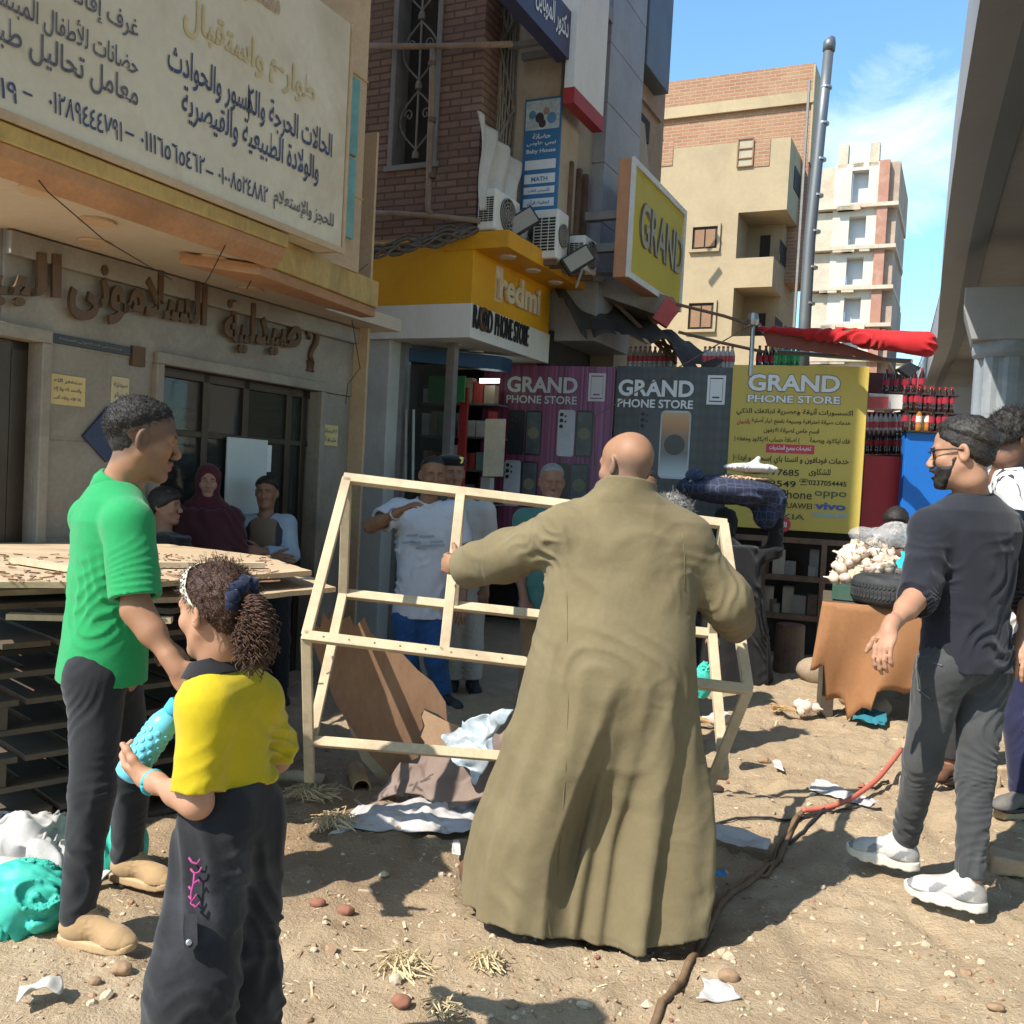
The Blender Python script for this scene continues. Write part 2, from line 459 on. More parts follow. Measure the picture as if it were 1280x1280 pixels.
def grid_mesh(fn, lo, hi, h):
 """surface nets over a sparse set of blocks; returns verts, quads"""
 lo = np.array(lo, dtype=f32) - 2 * h; hi = np.array(hi, dtype=f32) + 2 * h
 B = 8
 nb = np.ceil((hi - lo) / (h * B)).astype(int)
 n = nb * B + 1
 cx = [lo[i] + (np.arange(nb[i]) * B + B / 2) * h for i in range(3)]
 C = np.stack(np.meshgrid(*cx, indexing='ij'), -1).reshape(-1, 3).astype(f32)
 dc = fn(C)
 act = np.abs(dc) < h * B * 1.25
 V = np.repeat(np.repeat(np.repeat(np.where(dc < 0, -1., 1.).astype(f32).reshape(nb), B, 0), B, 1), B, 2) * h
 V = np.pad(V, ((0, 1),) * 3, mode='edge')
 ids = np.argwhere(act.reshape(nb))
 off = np.stack(np.meshgrid(*[np.arange(B + 1)] * 3, indexing='ij'), -1).reshape(-1, 3)
 for k in range(0, len(ids), 600):
  bl = ids[k:k + 600]
  gi = (bl[:, None, :] * B + off[None]).reshape(-1, 3)
  pts = lo + gi.astype(f32) * h
  V[gi[:, 0], gi[:, 1], gi[:, 2]] = fn(pts.astype(f32))
 S = V < 0
 sl = [slice(0, -1), slice(1, None)]
 cnt = np.zeros(np.array(S.shape) - 1, dtype=np.int8)
 for i in (0, 1):
  for j in (0, 1):
   for k in (0, 1): cnt += S[sl[i], sl[j], sl[k]]
 cells = np.argwhere((cnt > 0) & (cnt < 8))
 corners = [(i, j, k) for i in (0, 1) for j in (0, 1) for k in (0, 1)]
 cv = {c: V[cells[:, 0] + c[0], cells[:, 1] + c[1], cells[:, 2] + c[2]] for c in corners}
 acc = np.zeros((len(cells), 3), dtype=f32); num = np.zeros(len(cells), dtype=f32)
 for c in corners:
  for ax in range(3):
   if c[ax] == 0:
    e = list(c); e[ax] = 1; e = tuple(e)
    a, b = cv[c], cv[e]
    x = (a < 0) != (b < 0)
    t = np.where(x, a / np.where(x, a - b, 1), 0)
    pt = np.tile(np.array(c, dtype=f32), (len(cells), 1)); pt[:, ax] += t
    acc += pt * x[:, None]; num += x
 verts = lo + (cells + acc / num[:, None]) * h
 idx = np.full(cnt.shape, -1, dtype=np.int32); idx[cells[:, 0], cells[:, 1], cells[:, 2]] = np.arange(len(cells))
 quads = []
 for ax in range(3):
  a = [slice(None)] * 3; b = [slice(None)] * 3; a[ax] = slice(0, -1); b[ax] = slice(1, None)
  ch = S[tuple(a)] != S[tuple(b)]
  o1, o2 = (ax + 1) % 3, (ax + 2) % 3
  E = np.argwhere(ch)
  ok = (E[:, o1] > 0) & (E[:, o2] > 0) & (E[:, o1] < cnt.shape[o1]) & (E[:, o2] < cnt.shape[o2])
  E = E[ok]
  d1 = np.zeros(3, int); d1[o1] = 1; d2 = np.zeros(3, int); d2[o2] = 1
  q = [idx[tuple((E - x).T)] for x in (d1 + d2, d2, np.zeros(3, int), d1)]
  q = np.stack(q, 1)
  flip = S[E[:, 0], E[:, 1], E[:, 2]] == False
  q[flip] = q[flip][:, ::-1]
  quads.append(q)
 Q = np.concatenate(quads); Q = Q[(Q >= 0).all(1)]
 return verts.astype(f32), Q
def bounds(pts, m):
 a = np.array([tuple(p) for p in pts], dtype=f32); return a.min(0) - m, a.max(0) + m
# ------------------------------------------------------------------ ground
def axis_steps(a, b, fine_a, fine_b, step, grow=1.22):
 xs = list(np.arange(fine_a, fine_b + 1e-6, step))
 s = step; x = fine_b
 while x < b: s *= grow; x += s; xs.append(min(x, b))
 s = step; x = fine_a; left = []
 while x > a: s *= grow; x -= s; left.append(max(x, a))
 return np.array(left[::-1] + xs)
def smooth01(x): x = np.clip(x, 0, 1); return x * x * (3 - 2 * x)
def ground_z(x, y):
 p = np.stack([x, y, np.zeros_like(x)], 1).astype(f32)
 near = np.clip(1.4 - np.hypot(x - .2, y - 4.2) / 9.0, 0, 1)
 z = (fbm(p, .55, 3) - .5) * .10 + (fbm(p, 2.3, 3) - .5) * .055 + (fbm(p + 5, 9, 2) - .5) * .022
 r = vnoise(p + 3, 14); z += np.clip(r - .66, 0, 1) * .07 + (vnoise(p + 11, 27) - .5) * .012
 foot = vnoise(p * np.array([1, .7, 1], dtype=f32) + 31, 4.2); z -= .028 * smooth01((foot - .58) / .12) * (1 - .5 * vnoise(p, 20))
 z += .05 * np.exp(-(((x + .75) / .7) ** 2 + ((y - 4.3) / .5) ** 2)) * (.6 + fbm(p, 6, 2))
 z += .10 * np.exp(-(((x - 2.6) / .8) ** 2 + ((y - 4.7) / .7) ** 2)) * (.6 + fbm(p, 5, 2))
 return z * near - .01
def gz(x, y): return float(ground_z(np.array([x], dtype=f32), np.array([y], dtype=f32))[0])
def build_ground():
 xs = axis_steps(-300, 400, -2.6, 4.6, .03); ys = axis_steps(-120, 700, 2.0, 8.0, .03)
 X, Y = np.meshgrid(xs, ys, indexing='ij')
 Z = ground_z(X.ravel().astype(f32), Y.ravel().astype(f32))
 V = np.stack([X.ravel(), Y.ravel(), Z], 1)
 nx, ny = len(xs), len(ys)
 i, j = np.meshgrid(np.arange(nx - 1), np.arange(ny - 1), indexing='ij')
 a = (i * ny + j).ravel()
 Fq = np.stack([a, a + ny, a + ny + 1, a + 1], 1)
 m, t = newmat('dusty_earth')
 vec = t.coord()
 big = t.noise(.9, 6, .62, vec, .5); mid = t.noise(7, 6, .65, vec); fine = t.noise(70, 4, .7, vec)
 c = t.mix(t.maprange(big, .35, .68), (.43, .325, .21), (.54, .425, .285))
 c = t.mix(t.maprange(mid, .40, .75, 0, .55), c, (.37, .255, .155))
 # damp dug-up earth between the people
 dist = t.new('ShaderNodeVectorMath'); dist.operation = 'DISTANCE'; dist.inputs[1].default_value = (-.75, 3.9, 0)
 sc_ = t.new('ShaderNodeMapping'); sc_.inputs['Scale'].default_value = (1, 1.25, 0); sc_.inputs['Location'].default_value = (0, -.95, 0)
 t.l.new(vec, sc_.inputs['Vector']); t.l.new(sc_.outputs[0], dist.inputs[0])
 d2 = t.new('ShaderNodeMath'); d2.operation = 'MULTIPLY_ADD'; d2.inputs[1].default_value = 1.2
 t.l.new(mid, d2.inputs[0]); t.l.new(dist.outputs['Value'], d2.inputs[2])
 c = t.mix(t.maprange(d2.outputs[0], 1.75, .9, 0, .62), c, (.22, .135, .075))
 vo = t.new('ShaderNodeTexVoronoi'); vo.inputs['Scale'].default_value = 46; t.l.new(vec, vo.inputs['Vector'])
 c = t.mix(t.maprange(vo.outputs['Distance'], .0, .22, .35, 0), c, (.68, .57, .42))
 c = t.mix(t.maprange(fine, .3, .75, 0, .45), c, (.33, .24, .155))
 t.color(c); t.b.inputs['Roughness'].default_value = .95; t.b.inputs['Specular IOR Level'].default_value = .1
 ad = t.new('ShaderNodeMath'); ad.operation = 'MULTIPLY_ADD'; ad.inputs[1].default_value = .6; t.l.new(fine, ad.inputs[0]); t.l.new(mid, ad.inputs[2])
 wv = t.noise(19, 8, .75, vec, .3); a2 = t.new('ShaderNodeMath'); a2.operation = 'MULTIPLY_ADD'; a2.inputs[1].default_value = 1.1; t.l.new(wv, a2.inputs[0]); t.l.new(ad.outputs[0], a2.inputs[2])
 t.bump(a2.outputs[0], .8, .03)
 o = mesh_object('ground', V, Fq, m, None, True, origin=(0, 0, 0))
 tag(o, 'bare sandy earth trodden by the crowd', kind='structure')
build_ground()
# ------------------------------------------------------------------ materials of the place
M = {}
M['stone'] = mat('grey_stone_cladding', (.29, .255, .21), .55, .22, 1.6, 40, .08, dirt=(.15, .125, .10), dirt_amt=.7, dirt_scale=1.5)
M['tan'] = mat('tan_paint', (.52, .37, .235), .75, .15, 1.2, 30, .1, dirt=(.30, .2, .12), dirt_amt=.5, dirt_scale=2.2)
M['ochre'] = mat('ochre_band', (.50, .34, .13), .7, .22, 2.5, 40, .12, dirt=(.20, .13, .06), dirt_amt=.7, dirt_scale=3, stretch=(1, 1, .5))
M['orange_band'] = mat('rust_orange_band', (.40, .215, .115), .7, .2, 2.5, 40, .1, dirt=(.25, .12, .06), dirt_amt=.5)
M['soffit'] = mat('cream_soffit', (.50, .42, .33), .8, .1, 1.5, 30, .06, dirt=(.40, .33, .25), dirt_amt=.4)
M['vinyl'] = mat('cream_vinyl', (.66, .58, .45), .5, .10, .9, 20, .05, dirt=(.44, .34, .22), dirt_amt=.65, dirt_scale=1.1)
M['navy_ink'] = mat('navy_ink', (.07, .08, .15), .6, .25, 8, 60, 0)
M['grey_ink'] = mat('grey_ink', (.13, .12, .14), .6, .3, 8, 60, 0)
M['pale_ink'] = mat('faded_yellow_ink', (.58, .45, .24), .6, .1, 8, 60, 0)
M['bronze'] = mat('brown_metal_letters', (.12, .07, .04), .5, .2, 6, 60, .05, metal=.3)
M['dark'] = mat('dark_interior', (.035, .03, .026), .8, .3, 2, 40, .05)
M['alu'] = mat('bronze_anodised_frame', (.07, .052, .038), .4, .15, 4, 60, .04, metal=.6)
M['steel'] = mat('dull_steel', (.36, .36, .36), .4, .2, 5, 80, .05, metal=.8)
M['rust'] = mat('rusty_iron', (.15, .095, .065), .75, .35, 6, 60, .25, dirt=(.28, .13, .06), dirt_amt=.6)
M['blackplastic'] = mat('black_plastic', (.025, .025, .027), .5, .2, 5, 60, .05)
M['white'] = mat('dirty_white_panel', (.66, .645, .60), .55, .08, 1.2, 30, .04, dirt=(.46, .42, .35), dirt_amt=.5, dirt_scale=1.7, stretch=(1, 1, .5))
M['yellowfascia'] = mat('amber_fascia', (.68, .33, .012), .45, .07, .9, 30, .04, dirt=(.42, .18, .02), dirt_amt=.35, dirt_scale=1.5)
M['paper_yellow'] = mat('yellowed_paper', (.60, .47, .22), .8, .12, 6, 60, .05)
M['paper'] = mat('white_paper', (.74, .74, .75), .75, .07, 5, 50, .05)
M['teal'] = mat('teal_tile', (.15, .34, .34), .35, .25, 4, 30, .06, dirt=(.36, .35, .3), dirt_amt=.5)
def glass_mat(name, tint=(.55, .6, .58), rough=.03, alpha=.35):
 m, t = newmat(name)
 t.b.inputs['Base Color'].default_value = (*[.12 * c for c in tint], 1)
 t.b.inputs['Roughness'].default_value = rough
 t.b.inputs['Specular IOR Level'].default_value = .6
 t.b.inputs['Alpha'].default_value = alpha
 nz = t.noise(2.0, 3, .5, t.coord())
 t.bump(nz, .04, .01)
 return m
M['glass'] = glass_mat('shop_glass')
def brick_mat(name, along, c1, c2, mortar, bw=.24, bh=.075, ms=.012, dirt=(.2, .15, .12), dirt_amt=.4, bump=.5):
 m, t = newmat(name)
 tc = t.new('ShaderNodeTexCoord')
 geo = t.new('ShaderNodeNewGeometry')
 dp = t.new('ShaderNodeVectorMath'); dp.operation = 'DOT_PRODUCT'; dp.inputs[1].default_value = tuple(along)
 t.l.new(geo.outputs['Position'], dp.inputs[0])
 sp = t.new('ShaderNodeSeparateXYZ'); t.l.new(geo.outputs['Position'], sp.inputs[0])
 cb = t.new('ShaderNodeCombineXYZ'); t.l.new(dp.outputs['Value'], cb.inputs[0]); t.l.new(sp.outputs['Z'], cb.inputs[1])
 jit = t.new('ShaderNodeTexNoise'); jit.inputs['Scale'].default_value = 3.; t.l.new(cb.outputs[0], jit.inputs['Vector'])
 js = t.new('ShaderNodeVectorMath'); js.operation = 'MULTIPLY_ADD'; js.inputs[1].default_value = (.02, .012, 0); t.l.new(jit.outputs['Color'], js.inputs[0]); t.l.new(cb.outputs[0], js.inputs[2])
 br = t.new('ShaderNodeTexBrick')
 for k, v in (('Scale', 1.), ('Brick Width', bw), ('Row Height', bh), ('Mortar Size', ms), ('Mortar Smooth', .3), ('Bias', 0.)): br.inputs[k].default_value = v
 br.inputs['Color1'].default_value = (*c1, 1); br.inputs['Color2'].default_value = (*c2, 1); br.inputs['Mortar'].default_value = (*mortar, 1)
 t.l.new(js.outputs[0], br.inputs['Vector'])
 n1 = t.noise(1.1, 6, .65, cb.outputs[0], .4); n2 = t.noise(25, 4, .6, cb.outputs[0])
 c = t.mix(t.maprange(n1, .45, .72, 0, dirt_amt), br.outputs['Color'], dirt)
 c = t.mix(t.maprange(n2, .3, .7, 0, .3), c, tuple(.6 * x for x in c2))
 t.color(c); t.b.inputs['Roughness'].default_value = .9; t.b.inputs['Specular IOR Level'].default_value = .15
 h = t.new('ShaderNodeMath'); h.operation = 'MULTIPLY_ADD'; h.inputs[1].default_value = -1.; t.l.new(br.outputs['Fac'], h.inputs[0]); t.l.new(n2, h.inputs[2])
 t.bump(h.outputs[0], bump, .012)
 return m
# ------------------------------------------------------------------ hospital and pharmacy on the left
WW = 4.46; WS = 3.47          # shop wall and sign plane
def build_hospital():
 b = thing('hospital_building', 'tan hospital building with pharmacy front under a deep canopy', 'building', SW(5, WW, 0))
 s_of = lambda px, py, w: swz(onW(px, py, w))[0]
 zl = swz(onW(395, 489, WW))[2]                     # lintel height
 zs = swz(onW(434, 406, WW))[2]                     # soffit height
 sL0 = 3.30; sA = s_of(46, 430, WW); sC = s_of(199, 457, WW); sD = s_of(396, 490, WW); sE = s_of(440, 500, WW)
 zl2 = swz(onW(45, 428, WW))[2]
 w = MB(); T = .22
 w.sbox(sA, sC, WW, WW + T, -.1, zl2); w.sbox(sD, sE, WW, WW + T, -.1, zl)
 w.sbox(sA, sC, WW, WW + T, zl2, zl) if zl > zl2 else None
 w.sbox(sL0, sE, WW - .012, WW + T, max(zl, zl2), zs)
 # joints of the cladding as shallow courses
 for z in (.55, 1.1, 1.65): w.sbox(sA + .01, sC - .01, WW - .006, WW, z, z + .53)
 w.build('wall', M['stone'], b, bevel=.004)
 tr = MB()                                            # raised trim round the openings
 for s0, s1, zt in ((sC, sD, zl), (sL0, sA, zl2)):
  tr.sbox(s0 - .06, s1 + .06, WW - .05, WW - .013, zt, zt + .07)
  tr.sbox(s1, s1 + .06, WW - .05, WW, -.1, zt); 
  if s0 > sL0: tr.sbox(s0 - .06, s0, WW - .05, WW, -.1, zt)
 tr.sbox(sL0, sE, WW - .06, WW - .013, zs - .14, zs - .02)
 tr.build('trim', M['stone'], b, bevel=.006)
 # room behind the doors
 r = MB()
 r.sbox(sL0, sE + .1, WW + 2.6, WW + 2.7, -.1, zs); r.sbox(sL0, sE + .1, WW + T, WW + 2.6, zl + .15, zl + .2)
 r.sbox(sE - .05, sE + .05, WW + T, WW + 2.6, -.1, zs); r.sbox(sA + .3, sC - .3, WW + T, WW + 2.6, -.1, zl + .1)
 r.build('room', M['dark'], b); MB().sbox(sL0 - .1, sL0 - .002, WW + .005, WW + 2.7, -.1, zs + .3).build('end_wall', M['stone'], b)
 # shelves of medicine boxes, seen dimly through the glass
 sh = MB(); cols = [mat('carton_%d' % i, c, .6, .2, 9, 60, 0) for i, c in enumerate(((.35, .33, .30), (.28, .12, .10), (.12, .17, .26), (.30, .24, .12), (.13, .22, .16)))]
 for z in np.arange(.5, zl, .3):
  sh.sbox(sC - .2, sD + .6, WW + 1.5, WW + 1.8, z - .02, z, 0)
 sh.build('shelf', [M['alu']], b)
 bx = MB()
 for z in np.arange(.5, zl, .3):
  s = sC - .2
  while s < sD + .5:
   d = random.uniform(.04, .1); h = random.uniform(.1, .24)
   bx.sbox(s, s + d, WW + 1.5, WW + 1.65, z, z + h, random.randrange(5)); s += d + random.choice((.005, .01, .08))
 o = bx.build('medicine_boxes', cols, b); o['kind'] = 'stuff'
 # main door leaf frames and glass
 fr = MB()
 for px in (203, 268, 318, 372, 391):
  s = s_of(px, 470, WW); s = min(max(s, sC + .03), sD - .03)
  fr.sbox(s - .03, s + .03, WW + .06, WW + .12, -.05, zl)
 fr.sbox(sC, sD, WW + .06, WW + .12, zl - .06, zl); fr.sbox(sC, sD, WW + .065, WW + .115, zl - .42, zl - .38)
 d = fr.build('door', M['alu'], b, bevel=.004)
 MB().sbox(sC + .02, sD - .02, WW + .085, WW + .095, 0, zl).build('glass', M['glass'], d)
 fr = MB(); s1 = s_of(14, 500, WW)
 fr.sbox(sL0, sA, WW + .06, WW + .12, zl2 - .05, zl2); fr.sbox(s1 - .04, s1 + .03, WW + .05, WW + .13, -.05, zl2); fr.sbox(sA - .1, sA, WW + .06, WW + .12, -.05, zl2)
 fr.sbox(sL0, s1, WW + .07, WW + .1, -.05, zl2 - .3)
 fr.build('door', M['alu'], b, bevel=.004)
 # canopy: soffit, orange edge, ochre band
 s_end = s_of(349, 334, WS + .05)
 zE = swz(onW(349, 334, WS + .05))[2]
 zT = swz(onW(352, 290, WS))[2]
 s2_ = s_of(455, 400, WS + .35)
 so = MB(); so.prism([SW(2.62, WS + .12, zE + .02), SW(s_end - .02, WS + .12, zE + .02), SW(s2_ , WS + .3, zE + .02), SW(s2_, WW - .3, zE + .02), SW(sE + .2, WW - .3, zE + .02), SW(sE + .2, WW + .1, zE + .02), SW(sL0, WW + .1, zE + .02)], UP * .1)  # slanted left end, out of view, shaped to let the sun in
 so.sbox(sL0, sE, WW - .015, WW + .05, zs - .02, zE + .02)
 so.build('soffit', M['soffit'], b)
 for px, py in ((50, 238), (122, 276), (118, 302), (265, 322), (312, 361)):
  p = onW(px, py, WW); 
  q = G(px, py, zE + .018)
  dl = MB(); dl.lathe(q, [(.085, -.012), (.085, .0), (.07, .0), (.07, -.006)], 20)
  dl.build('downlight', M['tan'], b)
 e = MB(); e.prism([SW(2.5, WS + .10, zE - .01), SW(2.5, WS + .02, zE + .05), SW(2.5, WS + .0, zE + .1), SW(2.5, WS + .10, zE + .1)], D * (s_end - 2.5))
 s2 = s_of(455, 400, WS + .35)
 e.prism([SW(s_end - .40, WS + .40, zE - .05), SW(s_end - .05, WS + .14, zE - .05), SW(s2, WS + .26, zE - .05), SW(s2, WS + .38, zE - .05)], UP * .06)
 e.build('edge_band', M['orange_band'], b, bevel=.006)
 o_ = MB(); o_.sbox(2.5, s_end, WS - .01, WS + .2, zE + .102, zT)
 o_.prism([SW(s_end + .005, WS + .12, zE + .012), SW(s2, WS + .24, zE + .012), SW(s2, WS + .6, zE + .012), SW(s_end + .005, WS + .6, zE + .012)], UP * (zT - zE))
 o_.build('canopy_band', M['ochre'], b, bevel=.006)
 # slab behind the sign, tall block and pilaster
 tb = MB(); s3 = s_of(461, 60, WS + .18)
 tb.sbox(4.05, s3, WS + .18, 8.0, zT + .0, 15)
 tb.sbox(2.5, 4.05, WS + .16, 3.85, zT, zT + .25)  # unseen slab kept shallow so sunlight passes behind it
 tb.sbox(sE, s_of(456, 500, WW - .14), WW - .14, 8, -.1, 4.2)
 tb.build('upper_wall', M['tan'], b)
 for z in (3.3, 4.05, 4.8):                            # raised joints of the tan facing
  rb = MB(); rb.sbox(4.6, s3 + .004, WS + .172, WS + .18, z, z + .012); rb.build('joint', M['ochre'], b)
 tl = MB(); sT = s_of(428, 100, WS + .16)
 for i, (z0, z1) in enumerate(((3.02, 3.52), (3.54, 4.02))): tl.sbox(sT - .3, s_of(447, 150, WS + .165), WS + .155, WS + .179, z0, z1)
 tl.build('tile', M['teal'], b, bevel=.004)
 # raised letters across the fascia
 def run(txt, x0, y0, x1, y1, hpx, ext=.022, bold=.03):
  L = MB()
  a, c = onW(x0, y0, WW - .02), onW(x1, y1, WW - .02)
  dep = (a - CC).dot(CF)
  letters(L, arabic(txt), a, (c - a).normalized(), UP, 0, bold, ext, width=(c - a).length, height=hpx * dep / FPX, lift=.03)
  L.build('letters', M['bronze'], b)
 run('صيدلية', 272, 440, 369, 446, 66); run('السلامونى', 78, 398, 250, 424, 84); run('البيـ', -60, 380, 68, 386, 74)
 S = MB()                                             # pharmacy snake-and-cup sign
 c = onW(390, 435, WW - .03); k = .0058
 pts = [(-6, 10), (-10, 18), (-4, 26), (5, 25), (9, 16), (6, 6), (0, -2), (-3, -10), (0, -16)]
 S.tube([c + D * (x * k) + UP * (y * k) for x, y in pts], [.012, .018, .022, .024, .024, .022, .02, .018, .02], 8)
 S.prism([c + D * (x * k) + UP * (y * k) for x, y in ((-7, -16), (7, -16), (5, -26), (8, -30), (-8, -30), (-5, -26))], N * .03)
 S.build('pharmacy_emblem', M['bronze'], b, smooth=True)
 return b, dict(zE=zE, zT=zT, zs=zs, zl=zl, sE=sE, s3=s3, sL0=sL0)
HB, HD = build_hospital()
def wall_board(name, label, cat, px0, py0, px1, py1, w, mt, thick=.02, group=None):
 """flat board on a street-parallel wall; pixel corners of its upper left and lower right"""
 a, c = onW(px0, py0, w), onW(px1, py1, w)
 s0, _, zt = swz(a); s1, _, zb = swz(c)
 t = thing(name, label, cat, SW((s0 + s1) / 2, w, zb), group)
 MB().sbox(s0, s1, w - thick, w, zb, zt).build('board', mt, t, bevel=.002)
 return t, s0, s1, zb, zt
def hospital_sign():
 s0 = 2.45; s1 = swz(onW(429, 150, WS))[0]
 zb = HD['zT'] + .012; ztop = swz(onW(429, 27, WS))[2]
 t = thing('hospital_sign', 'large cream hospital sign with navy Arabic lettering and phone numbers', 'sign', SW(3.7, WS, zb))
 bd = MB(); bd.sbox(s0, s1, WS - .03, WS + .15, zb, ztop); bd.build('board', M['vinyl'], t, bevel=.012)
 fr = MB(); fr.sbox(s0, s1 + .01, WS - .045, WS - .031, zb - .015, zb + .02); fr.sbox(s1 + .002, s1 + .02, WS - .04, WS + .14, zb, ztop)
 fr.build('frame', M['tan'], t)
 inks = [M['navy_ink'], M['grey_ink'], M['pale_ink'], M['tan']]
 def run(txt, x0, y0, x1, y1, hpx, mi, bold=.012):
  L = MB()
  pw = WS - .032
  a, c = onW(x0, y0, pw), onW(x1, y1, pw)
  dep = ((a + c) / 2 - CC).dot(CF)
  z = (a.z + c.z) / 2; 
  a = SW(swz(a)[0], pw, z); c = SW(swz(c)[0], pw, z)
  letters(L, arabic(txt), a, D, UP, 0, bold, 0, width=(c - a).length, height=hpx * dep / FPX); L.build('lettering', inks[mi], t)
 run('الحالات الحرجة والكسور والحوادث', 208, 104, 414, 200, 42, 0)
 run('والولادة الطبيعية والقيصرية', 226, 152, 397, 236, 42, 0)
 run('للحجز والإستعلام', 341, 266, 416, 288, 26, 1)
 run('٠١٠٠٨٥٢٤٨٨٢', 272, 233, 334, 251, 21, 0); run('٠١١١٦٥٦٥٤٦٢', 175, 189, 255, 216, 23, 0); run('٠١٢٨٩٤٤٤٧٩١', 60, 143, 152, 174, 26, 0)
 run('٠١١٤٤٢٨١٩', -100, 90, 21, 122, 26, 0)
 run('-', 257, 216, 266, 218, 3, 0, .03); run('-', 156, 168, 167, 170, 3, 0, .03); run('-', 28, 118, 40, 120, 3, 0, .03)
 run('معامل تحاليل طبية', -30, 72, 172, 122, 42, 1); run('حضانات للأطفال المبتسرين', -40, 18, 172, 84, 40, 1)
 run('غرف إقامة', 80, 14, 172, 50, 34, 1); run('قسم', 125, -20, 173, 14, 34, 1)
 run('طوارئ واستقبال', 228, 52, 393, 132, 46, 2, .02)
 run('مستشفى', 300, 0, 349, 28, 42, 3, .03)
 tear = MB(); c = onW(311, 128, WS - .035)
 tear.prism([c + UP * .09 - D * .004, c + D * .014 + UP * .03, c + D * .008 - UP * .09, c - D * .003 - UP * .02], N * .003)
 tear.build('tear', M['dark'], t)
hospital_sign()
def notices():
 ink = M['grey_ink']
 def note(px0, py0, px1, py1, mt, lines, label, name='paper_notice', cat='notice', thick=.006, w=WW - .007, inkm=None):
  t, s0, s1, zb, zt = wall_board(name, label, cat, px0, py0, px1, py1, w, mt, thick)
  L = MB(); n = len(lines)
  for i, x in enumerate(lines):
   h = (zt - zb) / (n + .6)
   letters(L, arabic(x), SW(s0 + (s1 - s0) * .12, w - thick, zt - h * (i + 1.1)), D, UP, 0, .01, 0, width=(s1 - s0) * .76, height=h * .62, lift=.003)
  if lines: L.build('lettering', inkm or ink, t)
  return t
 note(61, 466, 105, 509, M['paper_yellow'], ['ستغفر الله', 'والحمد لله ولا إله', 'إلا الله والله أكبر'], 'yellow prayer notice pasted on grey stone wall above the diamond sign')
 note(139, 470, 160, 506, mat('blue_topped_notice', (.55, .47, .30), .8), ['صيدلية', 'اخبار'], 'narrow cream notice beside the larger yellow prayer notice')
 note(402, 530, 421, 558, M['paper_yellow'], ['للايجار', 'شقة'], 'small yellow rent notice on stone right of the pharmacy door')
 note(57, 415, 160, 445, mat('black_name_plate', (.03, .027, .025), .3, .2, 5, 50, .03), ['مستشفى السلاموني للجراحة'], 'long black name plate under the brown pharmacy letters', 'name_plate', 'plaque', .02, inkm=mat('plate_ink', (.30, .25, .18), .6))
 note(162, 432, 177, 459, M['bronze'], [], 'little brown metal plate beside the black name plate', 'metal_plate', 'plaque', .03)
 # diamond sign
 p = [onW(x, y, WW - .008) for x, y in ((133, 508), (160, 546), (131, 578), (101, 545))]
 c = sum(p, Vector()) / 4
 t = thing('diamond_sign', 'dark blue diamond sign on grey stone wall behind the green shirted man', 'sign', (c.x, c.y, p[2].z))
 m = MB(); m.prism(p, -N * .02); m.build('board', mat('faded_navy', (.045, .06, .12), .45, .3, 4, 50, .05), t, bevel=.003)
 # white board leaning at the pharmacy door
 t, *_ = wall_board('white_board', 'blank white board fixed across the pharmacy door glass', 'board', 283, 546, 329, 653, WW + .05, mat('greyish_white_board', (.55, .60, .60), .5, .06), .012)
 t, *_ = wall_board('paper_strip', 'thin white paper strip taped beside the white board', 'notice', 331, 556, 338, 590, WW + .05, M['paper'], .004)
notices()
# ------------------------------------------------------------------ brick building with the corner shop
WB = 4.0
SB = swz(onW(593, 300, WB))[0]
def sB(px, py=200): return swz(onW(px, py, WB))[0]
def zB(px, py): return swz(onW(px, py, WB))[2]
M['brick_red'] = brick_mat('brown_brick', -N, (.30, .185, .14), (.22, .125, .095), (.11, .085, .07), .215, .064, .010)
M['brick_side'] = brick_mat('brown_brick_side', D, (.30, .185, .14), (.22, .125, .095), (.11, .085, .07), .215, .064, .010)
M['plaster_brown'] = mat('brown_plaster', (.33, .25, .185), .85, .2, 1.4, 30, .2, dirt=(.16, .115, .085), dirt_amt=.6)
M['cream_plaster'] = mat('cream_plaster', (.48, .40, .30), .8, .15, 1.3, 30, .15, dirt=(.26, .2, .14), dirt_amt=.5)
M['grey_tile'] = mat('grey_tile', (.29, .29, .30), .5, .15, 2.2, 40, .06, dirt=(.2, .19, .18), dirt_amt=.4)
M['slate'] = mat('blue_grey_metal', (.11, .13, .16), .5, .2, 2, 40, .08)
M['wood_grey'] = mat('weathered_wood', (.36, .31, .25), .85, .25, 2, 40, .2, stretch=(1, 1, .2))
M['iron'] = mat('grey_ironwork', (.24, .22, .20), .6, .2, 6, 60, .1, metal=.3)
S2P = sB(650)
WP = swz(onS(696, 200, S2P))[1]
ZL = 3.76
def sP(px, py=200): return swz(onW(px, py, WP))[0]
def zP(px, py): return swz(onW(px, py, WP))[2]
